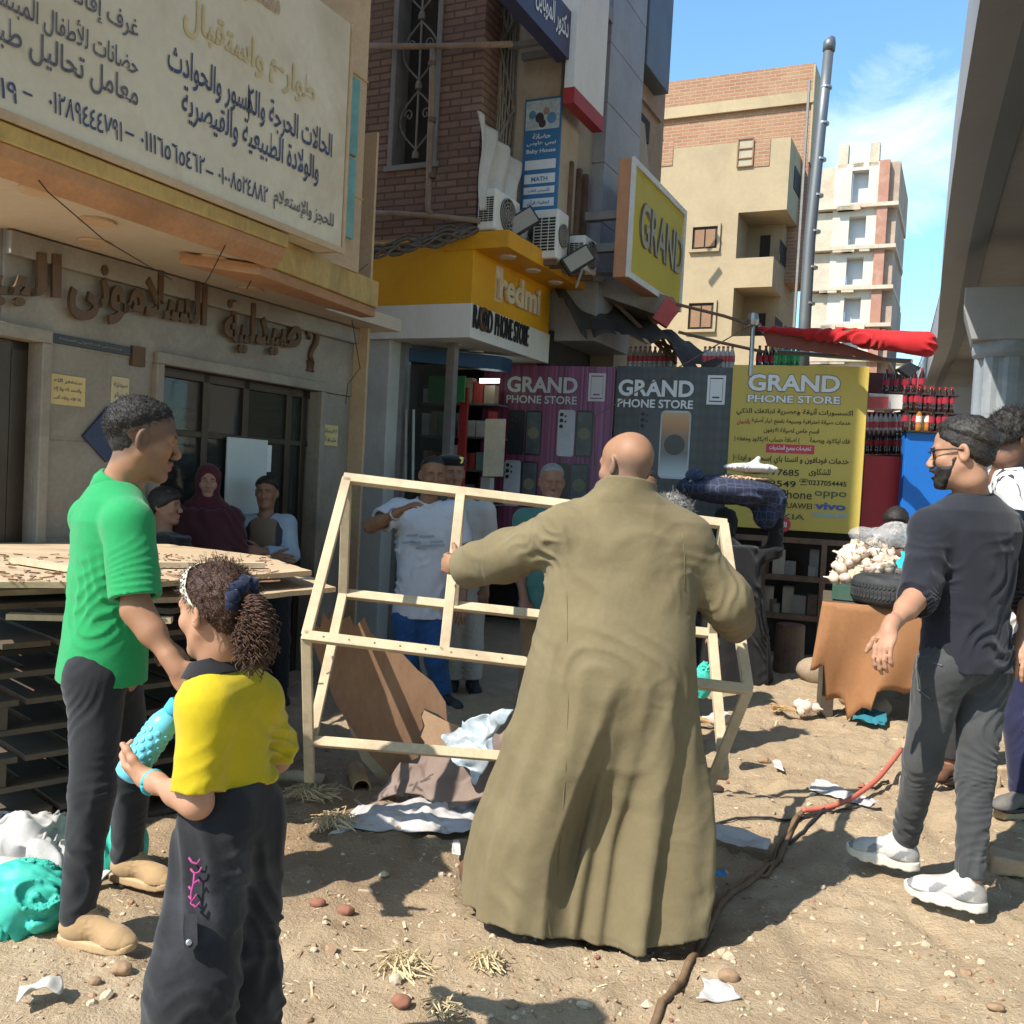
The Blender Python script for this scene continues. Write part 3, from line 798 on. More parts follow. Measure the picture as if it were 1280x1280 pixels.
def build_brick():
 b = thing('brick_building', 'brown brick building with ironwork windows above the amber phone shop', 'building', SW(SB, WB + 2, 0))
 zmin = zB(593, 292); top = 14.5
 fs = SB                                              # front plane
 fw = lambda px, py: swz(onS(px, py, fs))[1]
 fz = lambda px, py: swz(onS(px, py, fs))[2]
 wl, wr, zb_ = fw(490, 100), fw(551, 100), fz(520, 205)
 m = MB()
 m.sbox(fs, fs + .3, WB, wr, zmin, top); m.sbox(fs, fs + .3, wl, WB + 2.5, zmin, top)
 m.sbox(fs, fs + .3, wr, wl, zmin, zb_); m.sbox(fs, fs + .3, wr, wl, zb_ + 4.2, top)
 m.build('front_wall', M['brick_red'], b)
 g = MB(); g.sbox(fs + .22, fs + .26, wr, wl, zb_, zb_ + 4.2)
 win = g.build('window', mat('dusty_dark_pane', (.06, .055, .05), .35, .3, 3, 40, .05), b)
 f = MB()
 for w_ in (wr, wl - .05): f.sbox(fs - .02, fs + .2, w_, w_ + .05, zb_, zb_ + 4.2)
 f.sbox(fs - .03, fs + .2, wr - .03, wl + .03, zb_ - .05, zb_)
 f.build('frame', M['iron'], win, bevel=.004)
 gr = MB(); cw = (wl + wr) / 2; hw = (wl - wr) / 2 - .06
 q = lambda a, z: SW(fs + .05, cw - a, zb_ + z)
 for z0 in np.arange(.1, 4.0, .62):
  gr.tube([q(0, z0), q(0, z0 + .62)], .011, 6)
  for sg in (-1, 1):
   pts = []
   for i in range(15):
    t = i / 14; a = sg * hw * math.sin(t * math.pi) * (.92)
    pts.append(q(a, z0 + .05 + t * .52))
   gr.tube(pts, .009, 5)
   pts = [q(sg * (hw * .45 + .045 * (1 - i / 16) * math.cos(i * .55)), z0 + .36 + .06 * (1 - i / 16) * math.sin(i * .55)) for i in range(14)]
   gr.tube(pts, .007, 5)
  gr.lathe(q(0, z0), [(.03, -.035), (.035, 0), (.02, .04)], 8)
 gr.build('grille', M['iron'], win)
 # street side: lattice bay, beige pier, window bay, tiled pillar
 s0, s1, s2, s3, s4, s5, s6 = SB, sB(598), S2P, S2P + .5, sP(742), sP(786), sP(826)
 side = MB()
 side.sbox(s0 + .3, s1 + .05, WB, WB + .3, ZL, top)
 side.build('side_wall', M['brick_side'], b)
 lw = MB(); lw.sbox(s1 + .05, s2, WB + .35, WB + .45, ZL, top); lwo = lw.build('window', mat('shaded_opening', (.05, .045, .04), .7, .3, 3, 40, .05), b)
 lat = MB(); zz0 = zB(620, 235); hh = 4.2
 for k in range(34):
  for sg in (1, -1):
   a0 = s1 + .08 + (s2 - s1 - .12) * ((k * .137) % 1.0)
   pts = []
   for i in range(12):
    z = zz0 + hh * (k / 34.) + i * .055
    a = a0 + sg * i * .045 + .012 * math.sin(i * 1.9)
    if a < s1 + .06 or a > s2 - .03: break
    pts.append(SW(a, WB + .06, z))
   if len(pts) > 2: lat.tube(pts, .012, 5)
 for i in range(13):
  a = s1 + .08 + (s2 - s1 - .12) * i / 12
  lat.tube([SW(a + .02 * math.sin(k * 1.3 + i), WB + .07 + .01 * (k % 2), zz0 + k * .42) for k in range(11)], .013, 5)
 lat.build('grille', M['iron'], lwo)
 pl = MB(); pl.sbox(s2, s2 + .5, WP, WB + .45, ZL, top); pl.build('pier', M['cream_plaster'], b, bevel=.01)
 wb = MB(); wz0, wz1 = zP(722, 300), zP(722, 210)
 wsa, wsb = sP(712), sP(734)
 wb.sbox(s3, wsa, WP + .02, WP + .4, ZL, top); wb.sbox(wsb, s4, WP + .02, WP + .4, ZL, top)
 wb.sbox(wsa, wsb, WP + .02, WP + .4, ZL, wz0); wb.sbox(wsa, wsb, WP + .02, WP + .4, wz1, top)
 wb.build('boarded_wall', M['wood_grey'], b)
 wo = MB(); wo.sbox(wsa, wsb, WP + .2, WP + .25, wz0, wz1); wi = wo.build('window', M['dark'], b)
 wf = MB()
 for a in (wsa, (wsa + wsb) / 2, wsb - .05): wf.sbox(a, a + .05, WP - .03, WP + .1, wz0, wz1)
 wf.sbox(wsa, wsb, WP - .03, WP + .1, wz0 - .06, wz0); wf.build('frame', M['rust'], wi)
 ti = MB(); z = 3.0
 while z < top: ti.sbox(s4, s5, WP - .12, WB + .5, z, z + .595); z += .6
 ti.build('tiled_pillar', M['grey_tile'], b, bevel=.006)
 en = MB(); en.sbox(s5, s6 + .2, WP + .05, WB + 4, 2.4, top); en.build('end_wall', M['plaster_brown'], b)
 # body behind, low part above the shop, slab
 bd = MB(); bd.sbox(SB + .3, s6 + .2, WB + .5, 7.9, 2.9, top); bd.sbox(SB, SB + .3, WB + .02, WB + 2.5, 2.9, zmin)
 bd.build('body', M['plaster_brown'], b)
 ov = MB(); za = zP(817, 112)
 ov.prism([SW(sP(788), WP - .13, za), SW(s6 - .25, WP - .13, za), SW(s6 - .25, WP + .2, za), SW(sP(788), WP + .2, za)], UP * 4)
 ov.build('metal_parapet', M['slate'], b, bevel=.01)
 for i in range(5): MB().sbox(s5 + .02, s6, WP + .01, WP + .049, 3.3 + i * .9, 3.34 + i * .9).build('ledge', M['plaster_brown'], b)
 ow = MB(); ow.sbox(sP(793), sP(812), WP + .02, WP + .06, zP(800, 165), zP(800, 135)); owf = ow.build('window', M['dark'], b)
 return b
BB = build_brick()
def brick_extras():
 # drain pipe with its horizontal arm
 t = thing('drain_pipe', 'brown rusted drain pipe with elbow running down the brick front', 'pipe', onS(545, 270, SB - .09))
 q = lambda x, y: onS(x, y, SB - .09)
 m = MB(); m.tube([q(541, 62), q(540, 120), q(537, 190), q(535, 262), q(540, 268)], .028, 10)
 m.tube([q(462, 57), q(500, 58), q(541, 58), q(590, 57), q(640, 55)], .026, 10)
 m.tube([q(460, 266), q(500, 267), q(541, 270), q(600, 276)], .024, 10)
 m.build('pipe', mat('rusty_pipe', (.27, .19, .14), .7, .25, 6, 60, .15), t, smooth=True)
 cl = MB()
 for y in (80, 150, 220): cl.lathe(q(540, y), [(.036, -.02), (.036, .02)], 12)
 cl.build('clamp', M['rust'], t)
 # hanging plastic sheet
 a, b_, c, d = onW(597, 138, WB - .08), onW(597, 262, WB - .12), onW(650, 262, WB - .12), onW(650, 205, WB - .06)
 nu, nv = 26, 26; V = []; Fq = []
 for i in range(nu):
  for j in range(nv):
   u, v = i / (nu - 1), j / (nv - 1)
   top = a.lerp(d, u) ; bot = b_.lerp(c, u)
   p = top.lerp(bot, v) - N * (.05 * math.sin(u * 9 + v * 2) * v + .03 * math.sin(u * 21 + v * 5)) + D * .02 * math.sin(v * 7)
   V.append(tuple(p))
 for i in range(nu - 1):
  for j in range(nv - 1): Fq.append((i * nv + j, i * nv + j + 1, (i + 1) * nv + j + 1, (i + 1) * nv + j))
 o = mesh_object('plastic_sheet', V, Fq, mat('grubby_white_sheet', (.50, .47, .43), .6, .15, 2, 40, .1, dirt=(.3, .26, .22), dirt_amt=.5), smooth=True)
 sm = o.modifiers.new('thick', 'SOLIDIFY'); sm.thickness = .006
 tag(o, 'grubby white plastic sheet hung beneath the lattice window beside the brick corner', 'sheet')
 # nursery banner
 blue = mat('nursery_blue', (.05, .17, .34), .5, .1, 2, 30, .03)
 _, wa_, zt = swz(onS(656, 124, S2P - .05)); _, wb_, zb = swz(onS(694, 266, S2P - .05))
 t = thing('nursery_banner', 'tall blue and white nursery banner on the beige pier', 'banner', SW(S2P, (wa_ + wb_) / 2, zb))
 W_ = wa_ - wb_; H = zt - zb
 def bb(u0, u1, v0, v1, n0, n1): return MB().sbox(S2P - n1, S2P - n0, wa_ - W_ * u1, wa_ - W_ * u0, zt - H * v1, zt - H * v0)
 def bp(u, v, n=.032): return SW(S2P - n, wa_ - W_ * u, zt - H * v)
 bb(0, 1, 0, 1, .003, .03).build('board', blue, t)
 ph = bb(.04, .96, .02, .27, .0301, .034)
 ph.build('picture', mat('pale_photo', (.45, .52, .55), .5, .3, 5, 20, 0), t)
 kids = MB()
 for i, (u, v, r_) in enumerate(((.22, .12, .10), (.42, .15, .12), (.6, .10, .09), (.75, .16, .13), (.5, .2, .1))):
  c = bp(u, v + .02, .0355); k = 12
  kids.add([c - N * (r_ * W_ * math.cos(a * 2 * math.pi / k)) + UP * (r_ * W_ * 1.1 * math.sin(a * 2 * math.pi / k)) for a in range(k)], [tuple(range(k))], i % 3)
 kids.build('picture_figures', [mat('photo_blue', (.10, .25, .42), .5), mat('photo_dark', (.06, .05, .05), .5), mat('photo_skin', (.4, .25, .18), .5)], t)
 def ln(txt, v, h, wd, mi=0, bold=.02):
  L = MB(); letters(L, txt, bp((1 - wd) / 2, v, .034 if mi else .03), -N, UP, 0, bold, 0, width=W_ * wd, height=H * h); L.build('lettering', (white, blue)[mi], t)
 white = mat('banner_white', (.68, .70, .72), .5, .05)
 ln(arabic('حضانة'), .35, .05, .5); ln(arabic('بيبي هاوس'), .415, .05, .8); ln('Baby House', .48, .045, .8)
 for v0, v1 in ((.53, .61), (.65, .73), (.76, .82), (.86, .93)): bb(.08, .92, v0, v1, .0301, .034).build('white_strip', white, t)
 ln('MATH', .715, .04, .44, 1); ln(arabic('تأسيس لغات'), .81, .04, .6, 1); ln(arabic('تحفيظ قرآن'), .92, .045, .6, 1)
 # big white and navy sign board up high, edge on to the street
 w = WB - .55
 pts = [onW(x, y, w) for x, y in ((634, 0), (712, 76), (716, 30), (716, -120), (634, -120))]
 t = thing('shop_sign', 'white sign board with navy lower band jutting out above the lattice window', 'sign', tuple(pts[1]))
 s0 = swz(pts[0])[0]; s1 = swz(pts[1])[0]; zb = swz(pts[1])[2] + 0.0
 MB().sbox(s0, s1, w, w + .12, zb + .42, zb + 3).build('board', mat('clean_white_sign', (.70, .71, .74), .45, .05), t)
 MB().sbox(s0, s1, w - .004, w + .124, zb, zb + .418).build('lower_band', mat('navy_sign', (.05, .055, .12), .45, .1), t)
 L = MB(); letters(L, arabic('دكتور الموبايل'), SW(s0 + .5, w - .006, zb + .1), D, UP, 0, .02, 0, width=(s1 - s0) * .55, height=.24)
 letters(L, arabic('مركز صيانة'), SW(s0 + .3, w - .002, zb + .62), D, UP, 1, .03, 0, width=(s1 - s0) * .8, height=.5)
 L.build('lettering', [white, mat('sign_red', (.5, .04, .05), .5)], t)
 ar = MB(); ar.sbox(s0 + .1, s0 + .15, w + .12, WB + .1, zb + 1, zb + 1.05); ar.sbox(s1 - .2, s1 - .15, w + .12, WB - .03, zb + .1, zb + .15); ar.build('bracket', M['iron'], t)
 # two narrow signs further on
 for (x0, y0, x1, y1, ww, nm, lab, mt, mt2) in ((718, -60, 753, 165, WB - .62, 'red_edged_sign', 'white sign panel with red lower edge hanging beside the white and navy board', M['white'], mat('red_edge', (.32, .03, .03), .5)),
            (737, -80, 766, 30, WB - .5, 'dark_sign', 'dark sign box mounted high beside the grey tiled pillar', M['slate'], M['iron'])):
  a = onW(x0, y1 - 60, ww); c = onW(x1, y1, ww); s0, s1 = swz(a)[0], swz(c)[0]; zb = swz(c)[2]
  t = thing(nm, lab, 'sign', SW((s0 + s1) / 2, ww, zb))
  MB().sbox(s0, s1, ww, ww + .1, zb + .14, zb + 3.2).build('panel', mt, t, bevel=.005)
  MB().sbox(s0, s1, ww - .005, ww + .105, zb, zb + .138).build('edge_strip', mt2, t)
  MB().sbox(s0 + .1, s0 + .16, ww + .1, WB - .03, zb + .5, zb + .56).build('bracket', M['iron'], t)
 # wooden sheet leaning over the dark gap
 p = [onW(x, y, WP - .1) for x, y in ((790, 140), (806, 155), (812, 225), (800, 222), (785, 190))]
 o = MB().prism(p, N * .02).build('loose_board', M['wood_grey'], None); tag(o, 'loose pale wooden panel hanging beside the dark parapet', 'panel')
brick_extras()
# ------------------------------------------------------------------ air conditioners and lamps over the shop
def ac_unit(px0, py0, px1, py1, dep, depth_s, label):
 """outdoor unit: louvred end towards us, fan side towards the street"""
 q = P(px1, (py0 + py1) / 2, dep); s0, w, _ = swz(q)
 zt, zb = onS(px1, py0, s0).z, onS(px1, py1, s0).z
 wd = swz(onS(px0, py0, s0))[1] - w
 t = thing('air_conditioner', label, 'air conditioner', SW(s0, w, zb), 'outdoor units above the phone shop')
 MB().sbox(s0, s0 + depth_s, w, w + wd, zb, zt).build('casing', M['white'], t, bevel=.02)
 lv = MB(); nrow = 11
 for i in range(nrow):
  z = zb + .07 + (zt - zb - .14) * i / nrow
  for j in range(3):
   lv.sbox(s0 - .004, s0 - .001, w + wd * (.1 + .28 * j), w + wd * (.34 + .28 * j), z, z + (zt - zb - .14) / nrow * .66)
 lv.build('louvre', M['dark'], t)
 fan = MB(); cc = SW(s0 + depth_s * .48, w - .002, (zb + zt) / 2); R_ = min(depth_s, zt - zb) * .4
 for k in range(4):
  n = 24; r = R_ * (1 - k * .22)
  fan.tube([cc + D * (r * math.cos(i * 2 * math.pi / n)) + UP * (r * math.sin(i * 2 * math.pi / n)) - N * .012 for i in range(n + 1)], .006, 5)
 for i in range(10):
  a_ = i * math.pi / 5; fan.tube([cc - N * .012, cc + (D * math.cos(a_) + UP * math.sin(a_)) * R_ - N * .012], .004, 4)
 fan.build('fan_grille', M['iron'], t)
 MB().lathe(cc + N * .001, [(R_, 0), (R_, .006)], 28, -N).build('fan_opening', M['dark'], t)
 ft = MB()
 for s_ in (s0 + .04, s0 + depth_s - .08): ft.sbox(s_, s_ + .04, w + .02, w + wd, zb - .05, zb)
 ft.build('bracket', M['rust'], t)
ac_unit(598, 234, 619, 286, 8.2, .5, 'air conditioner nearest the brick corner with its fan facing the street')
ac_unit(667, 260, 697, 322, 8.75, .26, 'tallest air conditioner standing in the middle of the shop roof')
ac_unit(711, 293, 731, 336, 9.1, .34, 'smallest air conditioner beside the grey tiled pillar')
ac_unit(643, 262, 656, 298, 8.9, .3, 'mostly hidden air conditioner between the corner unit and the tall one')
def flood(px, py, d, label):
 c = P(px, py, d)
 t = thing('floodlight', label, 'floodlight', c, 'floodlights over the phone shop')
 ax = (CR * .8 + UP * .55 + CF * .2).normalized(); up = (UP * .8 - CR * .55).normalized(); fw = ax.cross(up)
 MB().obox(c, ax * .15, up * .085, fw * .03).build('housing', M['blackplastic'], t, bevel=.008)
 MB().obox(c - fw * .033 * (1 if fw.y > 0 else -1), ax * .13, up * .068, fw * .003).build('lens', mat('lamp_lens', (.30, .28, .24), .15, .1), t)
 MB().bar(c - up * .09, c - UP * .26, .02, .02).build('bracket', M['iron'], t)
flood(652, 278, 8.55, 'upper black floodlight between two air conditioners'); flood(722, 325, 8.9, 'lower black floodlight at the end of the amber canopy')
# ------------------------------------------------------------------ phone shop at the corner
def phone_shop():
 W0 = swz(P(588, 400, 8.35))[1]; S0 = swz(P(588, 400, 8.35))[0]
 t = thing('phone_shop', 'corner phone shop with amber and white fascia and glass front', 'shop', SW(S0 + 1, W0 + .5, 0))
 z = lambda x, y: swz(onS(x, y, S0))[2]
 ww = lambda x, y: swz(onS(x, y, S0))[1]
 sw_ = lambda x, y: swz(onW(x, y, W0))[0]
 S1 = sw_(685, 430); wl = ww(457, 400)
 zb, zm, zt = z(588, 422), z(588, 379), z(588, 292)
 MB().sbox(S0, S1, W0, wl, zm + .001, zt - .02).build('fascia', M['yellowfascia'], t, bevel=.004)
 MB().sbox(S0 - .012, S1 + .01, W0 - .012, wl + .01, zb, zm).build('lower_fascia', M['white'], t, bevel=.004)
 # canopy slab that juts over the street face
 dW = ww(588, 300) - ww(631, 300)
 zc = z(588, 312)
 MB().sbox(S0 - .015, S1 + .9, W0 - dW, W0 + .3, zc, zt + .01).build('canopy', mat('amber_canopy', (.64, .30, .012), .5, .08, 1, 30, .04, dirt=(.3, .16, .05), dirt_amt=.5), t, bevel=.004)
 for q in [SW(S0 + .3 + k * .55, W0 - dW * .55, zc - .002) for k in range(4)] + [SW(S0 + .35 + k * .45, W0 + .35, zb - .002) for k in range(3)]:
  MB().lathe(q, [(.07, -.012), (.078, 0)], 20).build('downlight', mat('lamp_disc', (.6, .58, .52), .4), t)
 # writing on the street face
 L = MB()
 a, c = onW(619, 394, W0 - .002), onW(670, 406, W0)
 s0_, s1_ = swz(a)[0], swz(c)[0]; zz = z(588, 372) + .08
 ghost = mat('peeled_letter', (.62, .50, .33), .5, .15, 9, 60, .05)
 MB().sbox(s0_ - .03, s0_ + .12, W0 - .004, W0, zz - .02, zz + .30).build('letter_scar', ghost, t)
 letters(L, 'redmi', SW(s0_, W0 - .004, zz), D, UP, 0, .03, .03, width=s1_ - s0_, height=.27)
 a, c = onW(609, 0, W0), onW(680, 0, W0); s0_, s1_ = swz(a)[0], swz(c)[0]
 letters(L, 'RAND', SW(s0_, W0 - .014, zb + .09), D, UP, 1, .006, .012, width=(s1_ - s0_) * .32, height=.2)
 letters(L, 'PHONE STORE', SW(s0_ + (s1_ - s0_) * .37, W0 - .014, zb + .09), D, UP, 1, .006, .012, width=(s1_ - s0_) * .63, height=.2)
 L.build('lettering', [ghost, mat('black_letter', (.02, .02, .022), .4)], t)
 g = MB(); c = SW(sw_(601, 400), W0 - .03, zb + .19)
 g.tube([c + D * (.07 * math.cos(a)) + UP * (.09 * math.sin(a)) for a in np.linspace(.7, 5.6, 14)], .02, 6); g.build('emblem', M['bronze'], t)
 # pillar, corner post, soffit, glass
 w1 = ww(483, 500)
 MB().sbox(S0 + .02, S0 + .4, w1, wl - .02, -.1, zb).build('pillar', mat('white_pillar', (.50, .49, .46), .6, .12, 1, 30, .06, dirt=(.3, .27, .22), dirt_amt=.6, dirt_scale=1.2), t, bevel=.01)
 MB().sbox(S0 + .05, S1, W0 + .05, w1, zb + .002, zb + .04).build('soffit', mat('grey_soffit', (.30, .28, .26), .6), t)
 bb = MB(); bb.prism([SW(S0 + .3, w1 - .02, zb - .16), SW(S0 + .55, w1 - .02, zb - .16), SW(S0 + 1.2, W0 + .15, zb - .16), SW(S0 + .95, W0 + .15, zb - .16)], UP * .13)
 bb.build('blue_beam', mat('blue_beam_paint', (.02, .06, .13), .5), t)
 po = MB(); po.sbox(S0 + .25, S0 + .33, W0 + .28, W0 + .36, -.1, zb); po.sbox(S0 + .2, S0 + .27, w1 - .05, w1, -.1, zb)
 po.build('post', M['steel'], t)
 d = MB(); d.sbox(S0 + .28, S0 + .295, W0 + .36, w1 - .05, 0, zb - .2); d.build('door', M['glass'], t)
 h = MB()
 for x in (508, 517): h.tube([onS(x, 512, S0 + .2), onS(x - 1, 600, S0 + .2)], .014, 8)
 for y in (530, 580):
  for x in (508, 517): h.tube([onS(x, y, S0 + .2), onS(x, y, S0 + .28)], .008, 6)
 h.build('handle', M['steel'], t)
 # inside: shelves with stock, green banner, strip lamp
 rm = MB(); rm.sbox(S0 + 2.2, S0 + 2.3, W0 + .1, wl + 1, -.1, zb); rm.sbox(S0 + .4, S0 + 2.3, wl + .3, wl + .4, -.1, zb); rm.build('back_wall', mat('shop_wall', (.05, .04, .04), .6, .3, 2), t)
 st = MB(); cols = [mat('stock_%d' % i, c, .5, .2, 9, 60, 0) for i, c in enumerate(((.55, .53, .5), (.40, .06, .05), (.12, .12, .14), (.35, .25, .18), (.20, .30, .25)))]
 for r, zz in enumerate(np.arange(.6, zb - .3, .34)):
  st.sbox(S0 + 1.3, S0 + 1.6, W0 + .35, wl + .2, zz - .02, zz, 2)
  w_ = W0 + .38
  while w_ < wl + .1:
   dd = random.uniform(.05, .12); st.sbox(S0 + 1.3, S0 + 1.4, w_, w_ + dd, zz, zz + random.uniform(.12, .27), random.choice((0, 0, 1, 2, 3, 4) if r != 2 else (0, 0, 0, 2))); w_ += dd + .02
 o = st.build('shelf_stock', cols, t); o['kind'] = 'stuff'
 MB().sbox(S0 + .7, S0 + .72, w1 - .42, w1 - .02, zb - .5, zb - .25).build('green_banner', mat('shop_green', (.04, .22, .07), .5), t)
 MB().sbox(S0 + .8, S0 + .84, W0 + .42, W0 + .5, .2, zb - .35).build('red_strip', mat('shop_red', (.32, .03, .03), .5), t)
 em, tt = newmat('strip_lamp'); tt.b.inputs['Emission Color'].default_value = (.8, 1, .95, 1); tt.b.inputs['Emission Strength'].default_value = 3.0
 q = P(612, 476, 9.6)
 MB().obox(q, CR * .10, CF * .02, UP * .02).build('strip_lamp', em, t)
 MB().obox(P(618, 560, 9.4), CR * .1, CF * .05, UP * .28).build('cabinet', M['cream_plaster'], t)
 # dark space under the slab beyond the box
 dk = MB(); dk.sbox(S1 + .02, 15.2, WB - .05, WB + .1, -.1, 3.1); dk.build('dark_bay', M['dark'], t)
 return S0, S1, W0, zb, zt
PS = phone_shop()
def shop_top_clutter():
 S0, S1, W0, zb, zt = PS
 # cables in a loose bunch over the amber fascia
 mt = mat('dusty_cable', (.13, .105, .085), .8, .3, 9, 60, .1)
 for k in range(7):
  y = 300 - 3 * k; pts = []
  for i in range(16):
   x = 463 + (600 - 463) * i / 15
   yy = 322 - 34 * (i / 15) ** .8 + 5 * math.sin(i * 1.1 + k * 2) - k * 1.6 + 8 * math.sin(i / 15 * math.pi) * ((k % 3) / 2)
   pts.append(P(x, yy, 8.28 + .015 * k))
  o = MB().tube(pts, .012 + .004 * (k % 3), 6).build('cable', mt, smooth=True)
  tag(o, 'dusty cable in the tangled bunch above the amber fascia', 'cable', 'cables above the amber fascia')
 # steel bars carrying the billboard
 for i, y in enumerate((307, 341)):
  a, c = P(662 + 30 * i, y - 3, 9.2), P(778, y + 2, 10.1)
  o = MB().tube([a, c], .028, 8).build('steel_bar', M['iron'], smooth=True); tag(o, ('upper' if i == 0 else 'lower') + ' steel bar bracing the yellow billboard to the wall', 'bar')
 # torn awning and frame in the dark under the slab
 t = thing('torn_awning', 'torn dark awning sagging under the yellow billboard', 'awning', P(790, 440, 10.4))
 nu, nv = 30, 12; V = []; Fq = []
 a, b_, c, d = P(690, 352, 10.0), P(862, 425, 10.6), P(905, 452, 9.6), P(700, 385, 9.5)
 for i in range(nu):
  for j in range(nv):
   u, v = i / (nu - 1), j / (nv - 1)
   p = a.lerp(b_, u).lerp(d.lerp(c, u), v)
   p = p + UP * (.08 * math.sin(u * 11 + v * 2) * v - .13 * math.sin(u * math.pi * 3) ** 2 * v + .03 * math.sin(u * 31))
   V.append(tuple(p))
 for i in range(nu - 1):
  for j in range(nv - 1):
   if j > 8 and (i * 7) % 5 == 0: continue
   Fq.append((i * nv + j, i * nv + j + 1, (i + 1) * nv + j + 1, (i + 1) * nv + j))
 mesh_object('cloth', V, Fq, mat('sooty_canvas', (.05, .042, .036), .85, .4, 3, 40, .2), t, True).modifiers.new('thick', 'SOLIDIFY').thickness = .01
 ob = MB()
 for x0, y0, x1, y1 in ((700, 375, 880, 452), (745, 355, 842, 450), (720, 392, 800, 420), (800, 372, 845, 455)): ob.tube([P(x0, y0, 10.1), P(x1, y1, 10.0)], .022, 6)
 ob.build('frame', M['rust'], t)
 fl = MB(); p0 = [P(x, y, 9.9) for x, y in ((700, 356), (760, 372), (826, 395), (850, 388), (842, 372), (775, 352), (720, 345))]
 fl.prism(p0, CF * .5); fl.build('slab_edge', mat('scrap_sheet', (.22, .19, .16), .8, .3, 3, 40, .2), t)
 o = MB().obox(P(833, 391, 9.7), (CR * .8 - UP * .5).normalized() * .09, CF * .04, (UP * .8 + CR * .5).normalized() * .13).build('red_lamp_box', mat('faded_red', (.40, .07, .07), .5), bevel=.01)
 tag(o, 'small faded red box hanging under the billboard corner', 'box')
shop_top_clutter()
# ------------------------------------------------------------------ yellow billboard and hoarding panels
def billboard():
 a, b_, c, d = (791, 200), (856, 262), (847, 385), (773, 345)
 # plane through three image points at plausible depths, turned towards the street
 W0 = 3.0; w2 = 2.62
 s0 = swz(onW(790, 201, W0))[0]; s1 = swz(onW(856, 262, W0))[0]
 zt = swz(onW(792, 201, W0))[2]; zb = swz(onW(774, 346, W0))[2]
 zt2 = swz(onW(856, 262, W0))[2]; zb2 = swz(onW(847, 385, W0))[2]
 zt = (zt + zt2) / 2; zb = (zb + zb2) / 2
 t = thing('yellow_billboard', 'big yellow billboard box with one large grey word mounted high beside the tiled pillar', 'billboard', SW((s0 + s1) / 2, W0, zb))
 yel = mat('billboard_yellow', (.50, .40, .045), .45, .06, .8, 30, .03, dirt=(.34, .27, .05), dirt_amt=.4)
 MB().sbox(s0, s1, W0, W0 + .13, zb, zt).build('box', mat('billboard_side', (.48, .23, .12), .6, .15), t, bevel=.01)
 MB().sbox(s0 + .06, s1 - .06, W0 - .012, W0 - .001, zb + .06, zt - .06).build('face', yel, t)
 f = MB(); f.sbox(s0 - .01, s0 + .06, W0 - .03, W0 - .001, zb, zt); f.sbox(s1 - .06, s1, W0 - .03, W0 - .001, zb, zt); f.sbox(s0 + .06, s1 - .06, W0 - .03, W0 - .013, zb, zb + .06); f.sbox(s0 + .06, s1 - .06, W0 - .03, W0 - .013, zt - .06, zt)
 f.build('rim', mat('pale_rim', (.62, .62, .60), .4), t)
 L = MB(); H = zt - zb
 letters(L, 'GRAND', SW(s0 + (s1 - s0) * .15, W0 - .014, zb + H * .33), D, UP, 0, .045, 0, width=(s1 - s0) * .82, height=H * .40)
 letters(L, 'GRAND', SW(s0 + (s1 - s0) * .165, W0 - .018, zb + H * .338), D, UP, 1, .012, 0, width=(s1 - s0) * .80, height=H * .385, lift=.008)
 L.build('lettering', [mat('letter_grey', (.17, .16, .15), .4), mat('letter_olive', (.36, .33, .22), .4)], t)
 br = MB(); br.sbox(s0 + .2, s0 + .28, W0 + .13, WP - .1, zt - .5, zt - .42); br.sbox(s0 + .2, s0 + .28, W0 + .13, WP - .1, zb + .3, zb + .38); br.build('bracket', M['iron'], t)
billboard()
PX0, PX1 = 628, 1080
def panel_pt(px, py):
 """point on the row of hoarding panels, whose right end is nearer"""
 k = (px - 628) / (1080 - 628)
 d = 1.0 / ((1 - k) / 10.0 + k / 8.95)
 return P(px, py, d)
